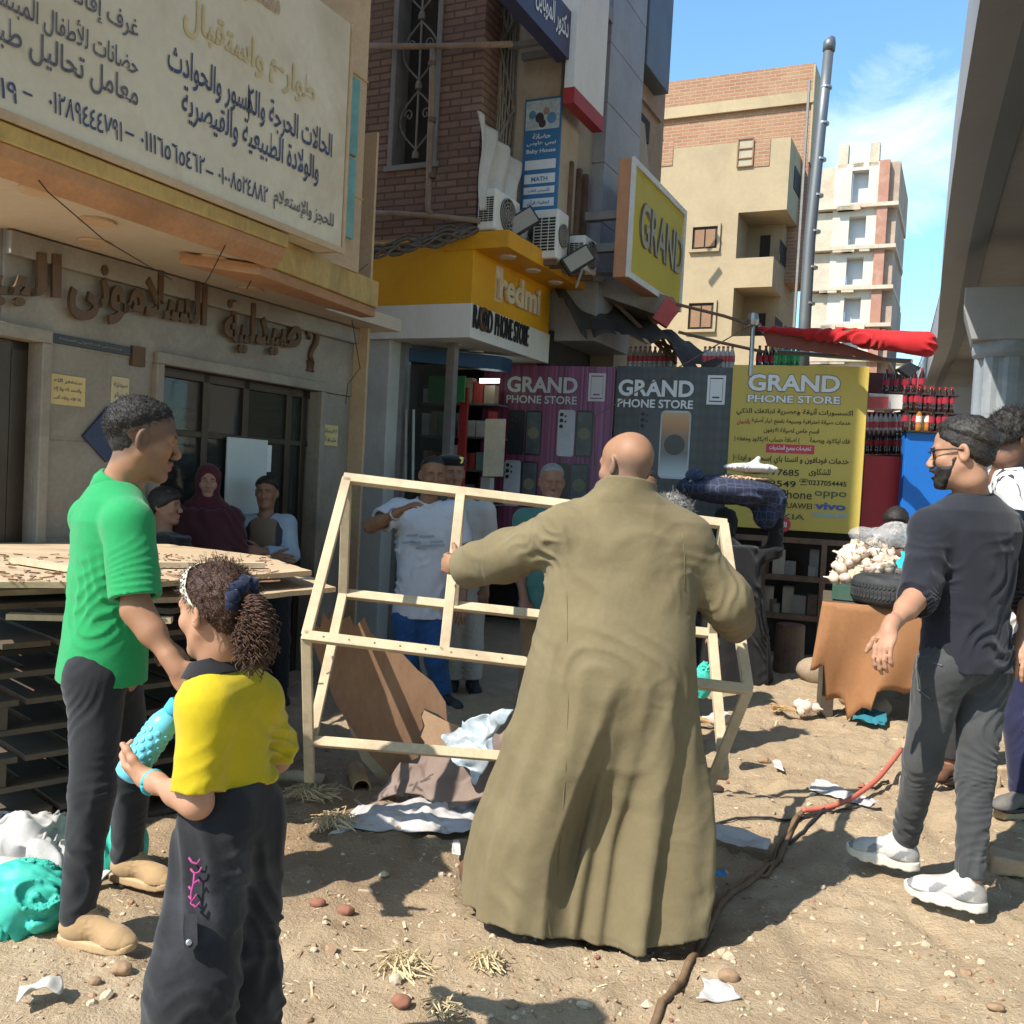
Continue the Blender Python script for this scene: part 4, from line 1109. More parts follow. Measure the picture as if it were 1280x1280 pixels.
def panels():
 a, c = panel_pt(628, 455), panel_pt(1080, 462)
 ux = Vector((c.x - a.x, c.y - a.y, 0)); Lw = ux.length; ux.normalize(); nn = ux.cross(UP)
 zt = (a.z + c.z) / 2; zb = 1.05
 o0 = Vector((a.x, a.y, 0))
 def U(px, py=560):           # distance along the panels of a pixel column
  r = ray(px, py); A = nn.dot(o0 - CC) / nn.dot(r); return (CC + r * A - o0).dot(ux)
 def Zp(px, py): r = ray(px, py); A = nn.dot(o0 - CC) / nn.dot(r); return (CC + r * A).z
 def at(u, z, n=0.0): return o0 + ux * u + UP * z + nn * n
 def rect(mb, u0, u1, z0, z1, n0, n1, mi=0): mb.obox(at((u0 + u1) / 2, (z0 + z1) / 2, (n0 + n1) / 2), ux * abs(u1 - u0) / 2, nn * abs(n1 - n0) / 2, UP * abs(z1 - z0) / 2, mi)
 silver = mat('silver_letter', (.46, .45, .45), .4, .06); dk = mat('letter_shadow_ink', (.05, .05, .06), .5)
 whitel = mat('white_letter', (.66, .66, .68), .4, .04)
 def heading(L, u0, u1, zt_, mi, mo=None):
  w = u1 - u0
  if mo is not None:
   letters(L, 'GRAND', at(u0 - .008, zt_ - .245), ux, UP, mo, .05, 0, width=w * .70 + .016, height=.178, lift=.003)
   letters(L, 'PHONE STORE', at(u0 - .008, zt_ - .358), ux, UP, mo, .05, 0, width=w * .70 + .016, height=.096, lift=.003)
  letters(L, 'GRAND', at(u0, zt_ - .24), ux, UP, mi, .032, 0, width=w * .70, height=.166, lift=.006)
  letters(L, 'PHONE STORE', at(u0, zt_ - .352), ux, UP, mi, .022, 0, width=w * .70, height=.084, lift=.006)
 def icon(t, u, z, mt):
  i = MB(); w, h = .075, .13
  for r_, (hw, hh) in enumerate(((w, h), (w * .62, h * .72))):
   b_ = .012
   for du, dz, hx, hy in ((0, hh, hw + b_, b_), (0, -hh, hw + b_, b_), (hw, 0, b_, hh - b_), (-hw, 0, b_, hh - b_)):
    rect(i, u + du - hx, u + du + hx, z + dz - hy, z + dz + hy, .003, .006)
  rect(i, u - w * .5, u + w * .5, z - h * .5, z + h * .62, .003, .005); i.build('phone_icon', mt, t)
 def phone(t, u0, u1, z0, z1, body, screen, glow, cams=True, back=False, ring=None):
  m = MB(); n = 12; r = (u1 - u0) * .16; pts = []
  for cx, cz, a0 in ((u1 - r, z1 - r, 0), (u0 + r, z1 - r, 90), (u0 + r, z0 + r, 180), (u1 - r, z0 + r, 270)):
   for k in range(6): a_ = rad(a0 + 18 * k); pts.append(at(cx + r * math.cos(a_), cz + r * math.sin(a_), .001))
  m.prism(pts, nn * .006); o = m.build('phone_picture', body, t)
  if not back:
   s_ = MB(); rect(s_, u0 + .015, u1 - .015, z0 + .02, z1 - .02, .0072, .0095); s_.build('phone_screen', screen, o)
  if ring:
   g = MB(); c = at((u0 + u1) / 2, (z0 + z1) / 2, .012); rr = (u1 - u0) * .34
   g.lathe(c, [(rr, 0), (rr, .001)], 24, nn); g.build('screen_disc', ring, o)
  if cams:
   g = MB()
   for k in range(3): g.lathe(at(u0 + .035, z1 - .05 - k * .06, .0075), [(.02, 0), (.02, .003)], 14, nn)
   for k in range(2): g.lathe(at(u0 + .078, z1 - .065 - k * .055, .0075), [(.011, 0), (.011, .003)], 12, nn)
   g.build('camera_lens', M['blackplastic'], o)
 def board(nm, lab, px0, px1, z0, z1, mt, thick=.05, n=0.):
  t = thing(nm, lab, 'hoarding', at((U(px0) + U(px1)) / 2, z0, n))
  m = MB(); rect(m, U(px0), U(px1), z0, z1, n - thick, n); m.build('board', mt, t, bevel=.003); return t
 # pink striped panel
 m, tt = newmat('pink_stripes'); tc = tt.coord()
 geo = tt.new('ShaderNodeNewGeometry'); dp = tt.new('ShaderNodeVectorMath'); dp.operation = 'DOT_PRODUCT'; dp.inputs[1].default_value = tuple(ux); tt.l.new(geo.outputs['Position'], dp.inputs[0])
 cb = tt.new('ShaderNodeCombineXYZ'); tt.l.new(dp.outputs['Value'], cb.inputs[0])
 n1 = tt.noise(22, 2, .7, cb.outputs[0]); n2 = tt.noise(1.1, 1, .5, cb.outputs[0])
 c = tt.mix(tt.maprange(n1, .38, .62), (.07, .008, .03), (.27, .09, .22)); c = tt.mix(tt.maprange(n2, .35, .65), c, (.25, .02, .06), 'MIX') if False else c
 g2 = tt.maprange(dp.outputs['Value'], o0.dot(ux) + .1, o0.dot(ux) + 1.0)
 c = tt.mix(g2, tt.mix(.6, c, (.13, .006, .018)), c); tt.color(c); tt.b.inputs['Roughness'].default_value = .4
 t1 = board('pink_hoarding', 'dark pink striped hoarding panel advertising phones', 600, 764, zb - .2, zt - .01, m)
 L = MB(); u0 = U(630); heading(L, u0, u0 + (U(757) - u0), zt - .05, 0, 1); L.build('lettering', [silver, dk], t1); icon(t1, U(742), zt - .22, silver)
 silv = mat('phone_silver', (.42, .42, .45), .35); blk = mat('phone_black', (.03, .03, .035), .25); purp = mat('phone_white', (.5, .48, .5), .35)
 scr1 = mat('dark_screen', (.07, .08, .085), .3, .5, 4, 9, 0)
 def ZZ(px, py): return Zp(px, py)
 for (x0, x1, y0, y1, b1, b2) in ((634, 676, 512, 568, blk, scr1), (696, 740, 512, 570, silv, scr1), (632, 674, 575, 632, silv, scr1), (690, 738, 578, 632, blk, scr1)):
  um = (U(x0) + U(x1)) / 2
  phone(t1, U(x0), um - .005, ZZ(x0, y1), ZZ(x0, y0), b1, b2, None, True, True)
  phone(t1, um + .005, U(x1), ZZ(x0, y1), ZZ(x0, y0), blk, b2, None, False, False, mat('screen_olive', (.16, .15, .10), .4))
 # black panel
 m, tt = newmat('dark_hex_panel'); vec = tt.coord((14, 14, 9)); vo = tt.new('ShaderNodeTexVoronoi'); vo.inputs['Randomness'].default_value = .15; vo.inputs['Scale'].default_value = 1; tt.l.new(vec, vo.inputs['Vector'])
 tt.color(tt.mix(tt.maprange(vo.outputs['Distance'], .2, .6), (.028, .03, .038), (.012, .013, .017))); tt.b.inputs['Roughness'].default_value = .35
 t2 = board('black_hoarding', 'black hoarding panel with white heading and two phones', 766, 913, zb - .2, zt, m)
 L = MB(); u0 = U(769); heading(L, u0, u0 + (U(905) - u0) * 1.0, zt - .06, 0); L.build('lettering', [whitel], t2); icon(t2, U(891), zt - .22, whitel)
 m, tt = newmat('sunset_screen'); sp = tt.new('ShaderNodeSeparateXYZ'); ge = tt.new('ShaderNodeNewGeometry'); tt.l.new(ge.outputs['Position'], sp.inputs[0])
 z0, z1 = ZZ(835, 595), ZZ(835, 515)
 cr = tt.new('ShaderNodeValToRGB'); tt.l.new(tt.maprange(sp.outputs['Z'], z0, z1), cr.inputs[0])
 e = cr.color_ramp.elements; e[0].position = 0; e[0].color = (.45, .50, .55, 1); e[1].position = 1; e[1].color = (.45, .28, .10, 1)
 for p_, c_ in ((.35, (.10, .10, .12, 1)), (.6, (.18, .10, .06, 1)), (.8, (.42, .17, .06, 1))): x = e.new(p_); x.color = c_
 tt.color(cr.outputs[0]); tt.b.inputs['Roughness'].default_value = .3
 phone(t2, U(797), U(824), ZZ(800, 590), ZZ(800, 511), mat('phone_slate', (.06, .06, .075), .3), None, None, True, True)
 phone(t2, U(824), U(862), ZZ(830, 598), ZZ(830, 513), silv, m, None, False, False, blk)
 # yellow panel
 ym = mat('panel_yellow', (.52, .385, .085), .45, .05, 1, 30, .03, dirt=(.46, .33, .07), dirt_amt=.4)
 t3 = board('yellow_hoarding', 'yellow hoarding panel listing phone services in black Arabic', 911, 1080, Zp(1075, 668), zt + .02, ym, .05, .06)
 inks = [mat('black_ink', (.035, .03, .02), .5), whitel, mat('heading_outline', (.10, .10, .16), .5), mat('red_ink', (.45, .03, .04), .5), mat('green_ink', (.08, .10, .06), .5), mat('blue_ink', (.08, .10, .30), .5), mat('pale_blue_ink', (.25, .40, .45), .5)]; nz = .062
 def line(txt, x0, x1, yc, hpx, mi=0, bold=.015, ar=True):
  a_ = U(x0, yc); c_ = U(x1, yc); hz = hpx * 9.1 / FPX
  L = MB(); letters(L, arabic(txt) if ar else txt, at(a_, Zp((x0 + x1) / 2, yc) - hz / 2, nz), ux, UP, 0, bold, 0, width=c_ - a_, height=hz, lift=.004 if mi != 1 else .007); L.build('lettering', inks[mi], t3)
 line('GRAND', 935, 1051, 480, 23, 2, .05, False); line('GRAND', 936, 1050, 480, 21, 1, .03, False)
 line('PHONE STORE', 934, 1051, 500, 11, 2, .05, False); line('PHONE STORE', 935, 1050, 500, 9.5, 1, .025, False)
 line('اكسسورات أنيقة وعصرية لهاتفك الذكي', 921, 1066, 516, 11, 0, .02); line('خدمات صيانة احترافية وسريعة بقطع غيار أصلية', 940, 1063, 528, 9, 0, .018); line('بالضمان', 922, 938, 528, 8, 3, .018)
 line('قسم خاص لصيانة الايفون', 955, 1024, 540, 9, 0, .016); line('فك ايكلاود وبصمة', 1012, 1062, 552, 8, 0, .016); line('( اضافة حساب الايكلاود وحفظه )', 918, 1000, 550, 8, 0, .016)
 line('خدمات فودافون و انستا باي (سحب و ايداع)', 916, 1061, 576, 11, 0, .02); line('للشكاوى', 1011, 1038, 591, 10, 0, .02)
 line('0224777685', 930, 999, 590, 8, 0, .015, False); line('01112549', 930, 995, 604, 8, 0, .015, False); line('☎0237054445', 999, 1058, 604, 9, 0, .015, False)
 line('iPhone', 972, 1015, 618, 11, 0, .005, False); line('oppo', 1018, 1058, 619, 9, 4, .01, False); line('HUAWEI', 976, 1015, 632, 7, 0, .01, False); line('vivo', 1018, 1057, 633, 9, 5, .04, False)
 line('NOKIA', 950, 1006, 645, 7, 4, .01, False); line('samsung', 1015, 1058, 645, 7, 6, .02, False)
 rb = MB(); rect(rb, U(958), U(1018), Zp(988, 567), Zp(988, 556), .0605, .064); rb.build('red_label', mat('red_label_paint', (.52, .045, .07), .5), t3)
 L = MB(); letters(L, arabic('تخفيضات بجميع المشتريات'), at(U(962), Zp(988, 565.5), .064), ux, UP, 0, .02, 0, width=U(1014) - U(962), height=.06); L.build('label_lettering', whitel, t3)
 bd = MB(); bd.lathe(at(U(985), Zp(985, 656), .061), [(.07, 0), (.07, .004)], 24, nn); bd.build('red_badge', mat('red_label_paint', (.52, .045, .07), .5), t3)
 L = MB(); letters(L, 'MI', at(U(980), Zp(985, 659), .066), ux, UP, 0, .03, 0, width=.07, height=.05); L.build('badge_lettering', whitel, t3)
 # posts that carry the panels
 for px, lab in ((765, 'grey post between the pink and black panels'), (1078, 'grey post behind the edge of the yellow panel')):
  m = MB(); rect(m, U(px) - .025, U(px) + .025, -.05, zt - .02, -.12, -.06); o = m.build('hoarding_post', M['iron']); tag(o, lab, 'post')
 # counter and frame under the yellow panel
 t = thing('stall_frame', 'dark cluttered stall frame standing under the yellow panel', 'stall', at(U(1000), 0, .1))
 m = MB()
 for px in (905, 960, 1035, 1074): rect(m, U(px), U(px) + .05, -.05, 1.12, .02, .07)
 for z_ in (.35, .72, 1.08): rect(m, U(900), U(1078), z_, z_ + .05, .0, .06)
 m.build('bars', M['rust'], t)
 m = MB(); rect(m, U(740), U(1080), -.1, 1.3, -.5, -.3); m.build('backing', M['dark'], t)
 cl = MB()
 for k in range(26):
  u_ = U(905) + random.random() * (U(1070) - U(905)); z_ = random.choice((.40, .77)); h = random.uniform(.08, .26); w_ = random.uniform(.05, .12)
  rect(cl, u_, u_ + w_, z_, z_ + h, -.1 - random.random() * .1, .0 - random.random() * .05, k % 3)
 o = cl.build('clutter', [M['iron'], M['rust'], M['wood_grey']], t); o['kind'] = 'stuff'
 return dict(at=at, U=U, Zp=Zp, zt=zt, ux=ux, nn=nn, rect=rect)
PN = panels()
# ------------------------------------------------------------------ far buildings
M['sand_plaster'] = mat('sand_plaster', (.37, .29, .18), .9, .10, .5, 12, .12, dirt=(.24, .185, .12), dirt_amt=.55, dirt_scale=.7)
M['far_brick'] = brick_mat('sand_red_brick', -N, (.36, .19, .12), (.29, .145, .095), (.36, .27, .17), .30, .09, .014, dirt=(.45, .33, .2), dirt_amt=.35)
M['shutter'] = mat('brown_shutter', (.23, .13, .07), .7, .15, 3, 30, .1)
def beige_house():
 S0 = 24.0
 z = lambda x, y: swz(onS(x, y, S0))[2]
 w = lambda x, y: swz(onS(x, y, S0))[1]
 b = thing('sand_building', 'sand coloured plaster building with bare brick top and corner balconies', 'building', SW(S0 + 3, w(900, 300), 0))
 wl = w(700, 300); wU = w(981, 300); wB_ = w(967, 350); wI = w(921, 300)
 zU0, zU1 = z(950, 264), z(950, 175)
 dp = 3.6; rc = 1.3
 m = MB()
 m.sbox(S0, S0 + dp, wI, wl, -.1, zU1)                      # main wall
 m.sbox(S0, S0 + dp, wU, wI, zU0, zU1)                      # overhanging top floor
 for (y0, y1, x1) in ((322, 359, 967), (420, 458, 962), (518, 556, 958)):
  m.sbox(S0, S0 + .12, w(x1, y0), wI, z(940, y1), z(940, y0)); m.sbox(S0 + .12, S0 + dp, w(x1, y0), w(x1, y0) + .12, z(940, y1), z(940, y0))
  m.sbox(S0 + .12, S0 + dp, w(x1, y0) + .12, wI, z(940, y1), z(940, y1) + .15)
 m.sbox(S0 + rc, S0 + dp, w(962, 400), wI, -.1, zU0)         # back of the loggias
 m.build('wall', M['sand_plaster'], b)
 # brick storeys
 S2 = S0 + 1.6; z2 = lambda x, y: swz(onS(x, y, S2))[2]; w2 = lambda x, y: swz(onS(x, y, S2))[1]
 k = MB(); k.sbox(S2, S2 + 1.2, w2(1018, 90), w2(700, 100), z2(900, 215) - 3, z2(915, 92)); k.build('brick_storey', M['far_brick'], b)
 sl = MB(); sl.sbox(S2 - .05, S2, w2(1016, 140), w2(705, 140), z2(900, 141), z2(900, 128)); sl.sbox(S2 - .12, S2 - .05, w2(1016, 140), w2(705, 140), z2(900, 143), z2(900, 141)); sl.build('floor_slab', M['sand_plaster'], b)
 bp = MB()
 bp.sbox(S0 - .02, S0, w(962, 200), w(943, 200), z(950, 208), z(950, 174)); bp.sbox(S0 - .02, S0, w(841, 200), w(812, 200), z(830, 208), z(830, 175))
 bp.build('brick_infill', M['far_brick'], b)
 for x0, x1, y0, y1 in ((867, 898, 284, 312), (862, 893, 379, 412)):
  q = MB(); q.sbox(S0 - .01, S0 + .0, w(x1, y0), w(x0, y0), z(880, y1), z(880, y0)); o = q.build('window', M['dark'], b)
  s_ = MB(); ws = (w(x1, y0), w(x0, y0)); md = sum(ws) / 2
  s_.sbox(S0 - .035, S0 - .012, ws[0] + .06, md - .02, z(880, y1) + .06, z(880, y0) - .07); s_.sbox(S0 - .035, S0 - .012, md + .02, ws[1] - .06, z(880, y1) + .06, z(880, y0) - .07)
  s_.build('shutter', M['shutter'], o)
  f = MB(); e = .07
  f.sbox(S0 - .06, S0, ws[0] - e, ws[1] + e, z(880, y0), z(880, y0) + e); f.sbox(S0 - .09, S0, ws[0] - e, ws[1] + e, z(880, y1) - e, z(880, y1)); f.sbox(S0 - .06, S0, ws[0] - e, ws[0], z(880, y1), z(880, y0)); f.sbox(S0 - .06, S0, ws[1], ws[1] + e, z(880, y1), z(880, y0))
  f.build('frame', M['sand_plaster'], o)
 q = MB(); q.sbox(S0 - .03, S0, w(942, 190), w(922, 190), z(930, 209), z(930, 174)); o = q.build('window', mat('pale_infill', (.36, .31, .22), .8), b)
 f = MB()
 for x in (922, 941.0): f.sbox(S0 - .06, S0 - .031, w(x + 1.6, 190), w(x, 190), z(930, 209), z(930, 174))
 for y in (174, 186, 198, 208): f.sbox(S0 - .06, S0 - .031, w(942, 190), w(922, 190), z(930, y + 1.2), z(930, y))
 f.build('frame', M['shutter'], o)
 # doors in the loggias, openings in the street side
 dm = MB()
 for y0, y1 in ((278, 322), (380, 420)): dm.sbox(S0 + rc - .02, S0 + rc, w(950, 300), w(937, 300), z(940, y1) - .6, z(940, y0))
 dm.build('door', M['dark'], b)
 sw_ = MB()
 for y0, y1 in ((200, 228), (292, 318), (390, 418)):
  for s_ in (S0 + .7, S0 + 2.1):
   wo = wU if y0 < 260 else w(962, 400)
   sw_.sbox(s_, s_ + 1.0, wo - .02, wo, z(940, y1), z(940, y0))
 sw_.build('side_window', M['dark'], b)
 st = MB()
 for y in (143, 182): st.bar(P(809, y - 2, 22.5), P(829, y - 8, 22.5), .09, .09)
 st.build('beam_end', M['shutter'], b)
 # roof edge
 MB().sbox(S2 - .08, S2 + 1.2, w2(1020, 90), w2(1017.5, 90), z2(1000, 205), z2(1000, 84)).build('edge_pier', M['sand_plaster'], b)
beige_house()
def chimney():
 d = 20.0
 t = thing('flue_pipe', 'tall grey metal flue pipe rising in front of the sand building', 'flue', P(1003, 455, d))
 pts = [P(1003, 480, d), P(1006, 400, d), P(1012, 300, d), P(1018, 240, d), P(1027, 150, d), P(1036, 62, d)]
 m = MB(); m.tube(pts, [.125, .125, .12, .115, .11, .105], 16); m.tube([P(1036, 64, d), P(1037, 54, d), P(1041, 47, d)], [.125, .13, .06], 16)
 gm, tt = newmat('galvanised_flue'); tt.b.inputs['Metallic'].default_value = .55; tt.b.inputs['Roughness'].default_value = .5
 tt.color(tt.mix(tt.noise(.6, 4, .6, tt.coord()), (.09, .105, .12), (.19, .19, .185)))
 m.build('pipe', gm, t, smooth=True)
 r = MB()
 for y in (425, 380, 335, 290, 245, 200, 155, 110): 
  i = 1003 + (480 - y) * 33 / 420; r.tube([P(i, y + 1, d), P(i + .2, y - 1.5, d)], .128, 16)
 r.build('joint_ring', M['steel'], t)
 rod = MB(); rod.tube([P(990, 450, d), P(1012, 100, d)], .03, 6); rod.build('stay', M['iron'], t)
chimney()
def ruin():
 S0 = 44.0
 z = lambda x, y: swz(onS(x, y, S0))[2]
 w = lambda x, y: swz(onS(x, y, S0))[1]
 RB = S0
 b = thing('ruined_building', 'half demolished pale building with open windows and column stubs', 'building', SW(S0 + 2, w(1060, 300), 0))
 wp = mat('chalky_plaster', (.50, .465, .40), .9, .12, .5, 8, .2, dirt=(.46, .38, .28), dirt_amt=.6, dirt_scale=.7)
 wp2 = mat('peeling_plaster', (.45, .39, .30), .9, .2, .7, 8, .3, dirt=(.42, .28, .18), dirt_amt=.6, dirt_scale=1.1)
 rd = mat('terracotta_paint', (.33, .165, .115), .85, .15, .8, 10, .15, dirt=(.5, .35, .28), dirt_amt=.4)
 X = lambda y: 0.055 * (450 - y)                      # the lean the lens gives
 floors = [(205, 259), (262, 311), (313, 361), (363, 407), (409, 450), (452, 500), (502, 560), (562, 640)]
 m = MB(); m2 = MB(); mr = MB(); win = MB(); sl = MB(); md = MB()
 wa, wb, wc, wd, we = w(1018, 300), w(1039, 300), w(1094, 300), w(1107, 300), w(1117, 300)
 for i, (y0, y1) in enumerate(floors):
  za, zb = z(1060, y1), z(1060, y0)
  x0, x1 = (1060, 1081)
  m.sbox(S0, S0 + .4, w(x0, 300), wb, za, zb); m.sbox(S0, S0 + .4, wc, w(x1, 300), za, zb)
  m.sbox(S0, S0 + .4, w(x1, 300), w(x0, 300), z(1060, y0 + 9), zb); m.sbox(S0, S0 + .4, w(x1, 300), w(x0, 300), za, z(1060, y1 - 5))
  win.sbox(S0 + .5, S0 + .55, w(x1, 300), w(x0, 300), za, zb)
  m2.sbox(S0 + .05, S0 + .5, wb, wa, za, zb - .08)
  mr.sbox(S0 - .15, S0 + .5, wd, wc, za, zb)
  jut = random.uniform(0, .35)
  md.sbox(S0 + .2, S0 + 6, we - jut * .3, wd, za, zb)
  sl.sbox(S0 - .22 - random.uniform(0, .15), S0 + 5, we - .12, wa + .1, za - .10, za + .06)
  for k in range(3):
   u = w(1092, 300) + random.random() * (wb - wc)
   sl.sbox(S0 - .3, S0 - .05, u, u + random.uniform(.3, .9), za - .2, za - .02)
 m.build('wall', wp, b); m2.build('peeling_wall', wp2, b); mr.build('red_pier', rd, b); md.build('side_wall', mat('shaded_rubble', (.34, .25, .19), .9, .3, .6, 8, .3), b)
 win.build('window', mat('bright_opening', (.52, .54, .57), .8, .05), b); sl.build('floor_slab', wp2, b)
 c = MB()
 for x0, x1, y in ((1048, 1060, 180), (1087, 1099, 181), (1066, 1080, 203), (1103, 1110, 203)): c.sbox(S0, S0 + .5, w(x1, 200), w(x0, 200), z(1060, 210), z(1060, y))
 c.build('column_stub', wp2, b)
 r = MB()
 for x, y, dx in ((1115, 248, 14), (1113, 290, 12), (1111, 340, 10), (1109, 380, 9), (1112, 297, 13)):
  r.tube([P(x, y, 49), P(x + dx, y - 3, 49)], .035, 5); r.tube([P(x, y + 2, 49), P(x + dx * .7, y - 6, 49)], .03, 5)
 r.build('rebar', M['rust'], b)
ruin()
# houses far down the street, mostly hidden
def far_row():
 for s, w0, w1, h, lab, colr in ((30, -13.5, -20, 9, 'long tan block under the far side of the viaduct', (.40, .33, .25)), (52, -13, -22, 12, 'grey brown block further along behind the viaduct columns', (.36, .32, .28)), (95, 22, -12, 11, 'hazy beige block closing the far end of the street', (.50, .44, .36))):
  t = thing('far_block', lab, 'building', SW(s, (w0 + w1) / 2, 0)); L_ = 20 if s < 90 else 8
  MB().sbox(s, s + L_, w1, w0, -.1, h).build('wall', mat('block_%d' % s, colr, .9, .2, .4), t)
  for z_ in np.arange(3.2, h - 1.5, 3):
   for k_ in range(6): MB().sbox(s + 1 + 3 * k_, s + 2.2 + 3 * k_, w0 + .01, w0 + .03, z_, z_ + 1.4).build('window', M['dark'], t) if s < 90 else MB().sbox(s - .03, s - .01, w1 + 2 + 5 * k_, w1 + 3.4 + 5 * k_, z_, z_ + 1.4).build('window', M['dark'], t)
 for px0, px1, yt, s, lab, colr in ((1112, 1135, 455, 60, 'low cream house behind the red awning', (.5, .45, .36)), (1150, 1178, 470, 80, 'small pale house far down the street under the viaduct', (.55, .5, .43))):
  a, c = onS(px0, yt, s), onS(px1, yt, s)
  t = thing('far_house', lab, 'house', (a.x, a.y, 0))
  MB().sbox(s, s + 5, swz(c)[1], swz(a)[1], -.1, a.z).build('wall', mat('far_%d' % s, colr, .9), t)
  MB().sbox(s - .1, s + 5.1, swz(c)[1] - .1, swz(a)[1] + .1, a.z, a.z + .3).build('roof', M['sand_plaster'], t)
far_row()
# ------------------------------------------------------------------ viaduct overhead on the right
def viaduct():
 t = thing('viaduct', 'grey concrete road viaduct curving overhead on fluted columns', 'viaduct', SW(17, -3, 0))
 con = mat('grey_concrete', (.215, .22, .23), .85, .12, .5, 14, .15, dirt=(.19, .185, .18), dirt_amt=.5, dirt_scale=.7)
 con2 = mat('pale_concrete', (.23, .23, .225), .85, .1, .5, 14, .12, dirt=(.3, .28, .25), dirt_amt=.5, dirt_scale=.7)
 fas = mat('grey_fascia_panel', (.25, .26, .28), .7, .08, .4, 14, .06)
 zb = 7.0
 pts = [G(x, y, zb) for x, y in ((1225, 0), (1206, 110), (1190, 220), (1179, 320), (1173, 395), (1172, 430))]
 ss = [-45, -10, 2] + [swz(p)[0] for p in pts] + [52, 75, 110]
 wl = [-2.5, -.9, -.4] + [swz(p)[1] for p in pts] + [2.2, 4.2, 9.0]
 S_ = np.linspace(-45, 110, 90)
 Wl = np.interp(S_, ss, wl)
 k = np.ones(5) / 5; Wl = np.convolve(np.pad(Wl, 2, mode='edge'), k, 'valid')
 def sweep(prof, mt, name, smooth=False, w=11.0):
  V = []; Fq = []; n = len(prof)
  for s, e in zip(S_, Wl):
   for (o_, z_) in prof: V.append(tuple(SW(s, e - o_, z_)))
  for i in range(len(S_) - 1):
   for j in range(n):
    q = (j + 1) % n; Fq.append((i * n + j, i * n + q, (i + 1) * n + q, (i + 1) * n + j))
  return mesh_object(name, V, Fq, mt, t, smooth)
 sweep([(.35, zb + .45), (.35, zb + .75), (11.0, zb + .75), (11.0, zb + .45)], con, 'deck')
 sweep([(0, zb), (0, zb + 1.7), (.12, zb + 1.75), (.30, zb + 1.7), (.34, zb + .45), (.9, zb + .40), (.5, zb + .1)], fas, 'fascia')
 for i, o_ in enumerate((2.2, 5.2, 8.2)): sweep([(o_ + .05, zb + .449), (o_ + .1, zb - .35), (o_ - .2, zb - .5), (o_ - .2, zb - .75), (o_ + .9, zb - .75), (o_ + .9, zb - .5), (o_ + .6, zb - .35), (o_ + .65, zb + .449)], con, 'girder')
 rl = MB(); q = None
 for i, (s, e) in enumerate(zip(S_, Wl)):
  p = SW(s, e - .12, zb + 2.5)
  rl.tube([SW(s, e - .12, zb + 1.7), p], .03, 5)
  if q is not None: rl.tube([q, p], .035, 5); rl.tube([q - UP * .4, p - UP * .4], .025, 5)
  q = p
 rl.build('railing', M['steel'], t)
 for sc_, first in ((24.0, True), (44, False), (68, False)):
  e = float(np.interp(sc_, S_, Wl)); wc = e - (1.45 if first else 1.6)
  zc = zb - 1.9
  cp = MB()
  for w_c in (wc, wc - 6.0):
   cp.prism([SW(sc_ - .75, w_c + .95, zb - .752), SW(sc_ - .75, w_c + .95, zb - 1.2), SW(sc_ - .75, w_c + .75, zc), SW(sc_ - .75, w_c - .75, zc), SW(sc_ - .75, w_c - .95, zb - 1.2), SW(sc_ - .75, w_c - .95, zb - .752)], D * 1.5)
  cp.sbox(sc_ - .5, sc_ + .5, wc - 7.6, wc + 1.6, zb - 1.0, zb - .756) if False else None
  cp.sbox(sc_ - .6, sc_ + .6, wc - 5, wc - 1, zb - 1.5, zb - .77)
  cp.build('pier_cap', con2, t, bevel=.03)
  for w_c in (wc, wc - 6.0):
   c = MB(); n = 40; prof = []
   V = []; Fq = []
   for z_ in (-.2, zc - .35):
    for i in range(n):
     a = 2 * math.pi * i / n; r = .62 + (.05 if i % 5 < 3 else -.02)
     V.append(SW(sc_ + r * math.cos(a), w_c + r * math.sin(a), z_))
   for i in range(n): Fq.append((i, (i + 1) % n, n + (i + 1) % n, n + i))
   c.add(V, Fq); c.lathe(SW(sc_, w_c, zc - .35), [(.66, 0), (.72, .08), (.74, .2), (.72, .349)], 40)
   c.build('column', mat('blue_grey_column', (.19, .21, .23), .7, .1, .6, 14, .08, dirt=(.36, .36, .35), dirt_amt=.5, dirt_scale=1.5), t)
viaduct()
# ------------------------------------------------------------------ people
def smooth01(x): x = np.clip(x, 0, 1); return x * x * (3 - 2 * x)
class Shape:
 """a set of pieces blended into one surface"""
 def __init__(s): s.items = []
 def add(s, fn, pts, r, k=.02):
  a = np.array([tuple(p) for p in pts], dtype=f32); c = (a.min(0) + a.max(0)) / 2
  s.items.append((fn, c, float(np.linalg.norm(a - c, axis=1).max()) + r, k)); return s
 def cone(s, a, b, ra, rb, k=.02):
  a, b = A3(a), A3(b)
  return s.add(lambda p: d_cone(p, a, b, ra, rb), (a, b), max(ra, rb), k)
 def chain(s, pts, rs, k=.02):
  for i in range(len(pts) - 1): s.cone(pts[i], pts[i + 1], rs[i], rs[i + 1], k)
  return s
 def ell(s, c, r, R=None, k=.02):
  c = A3(c); return s.add(lambda p: d_ell(p, c, r, R), (c,), max(r), k)
 def __call__(s, p):
  lo, hi = p.min(0), p.max(0); d = np.full(len(p), .3, dtype=f32)
  for fn, c, r, k in s.items:
   g = np.linalg.norm(np.maximum(np.maximum(lo - c, c - hi), 0))
   if g - r > .14: continue
   d = smin(d, fn(p).astype(f32), k)
  return d
 def bounds(s):
  return np.min([c - r for _, c, r, _ in s.items], 0), np.max([c + r for _, c, r, _ in s.items], 0)
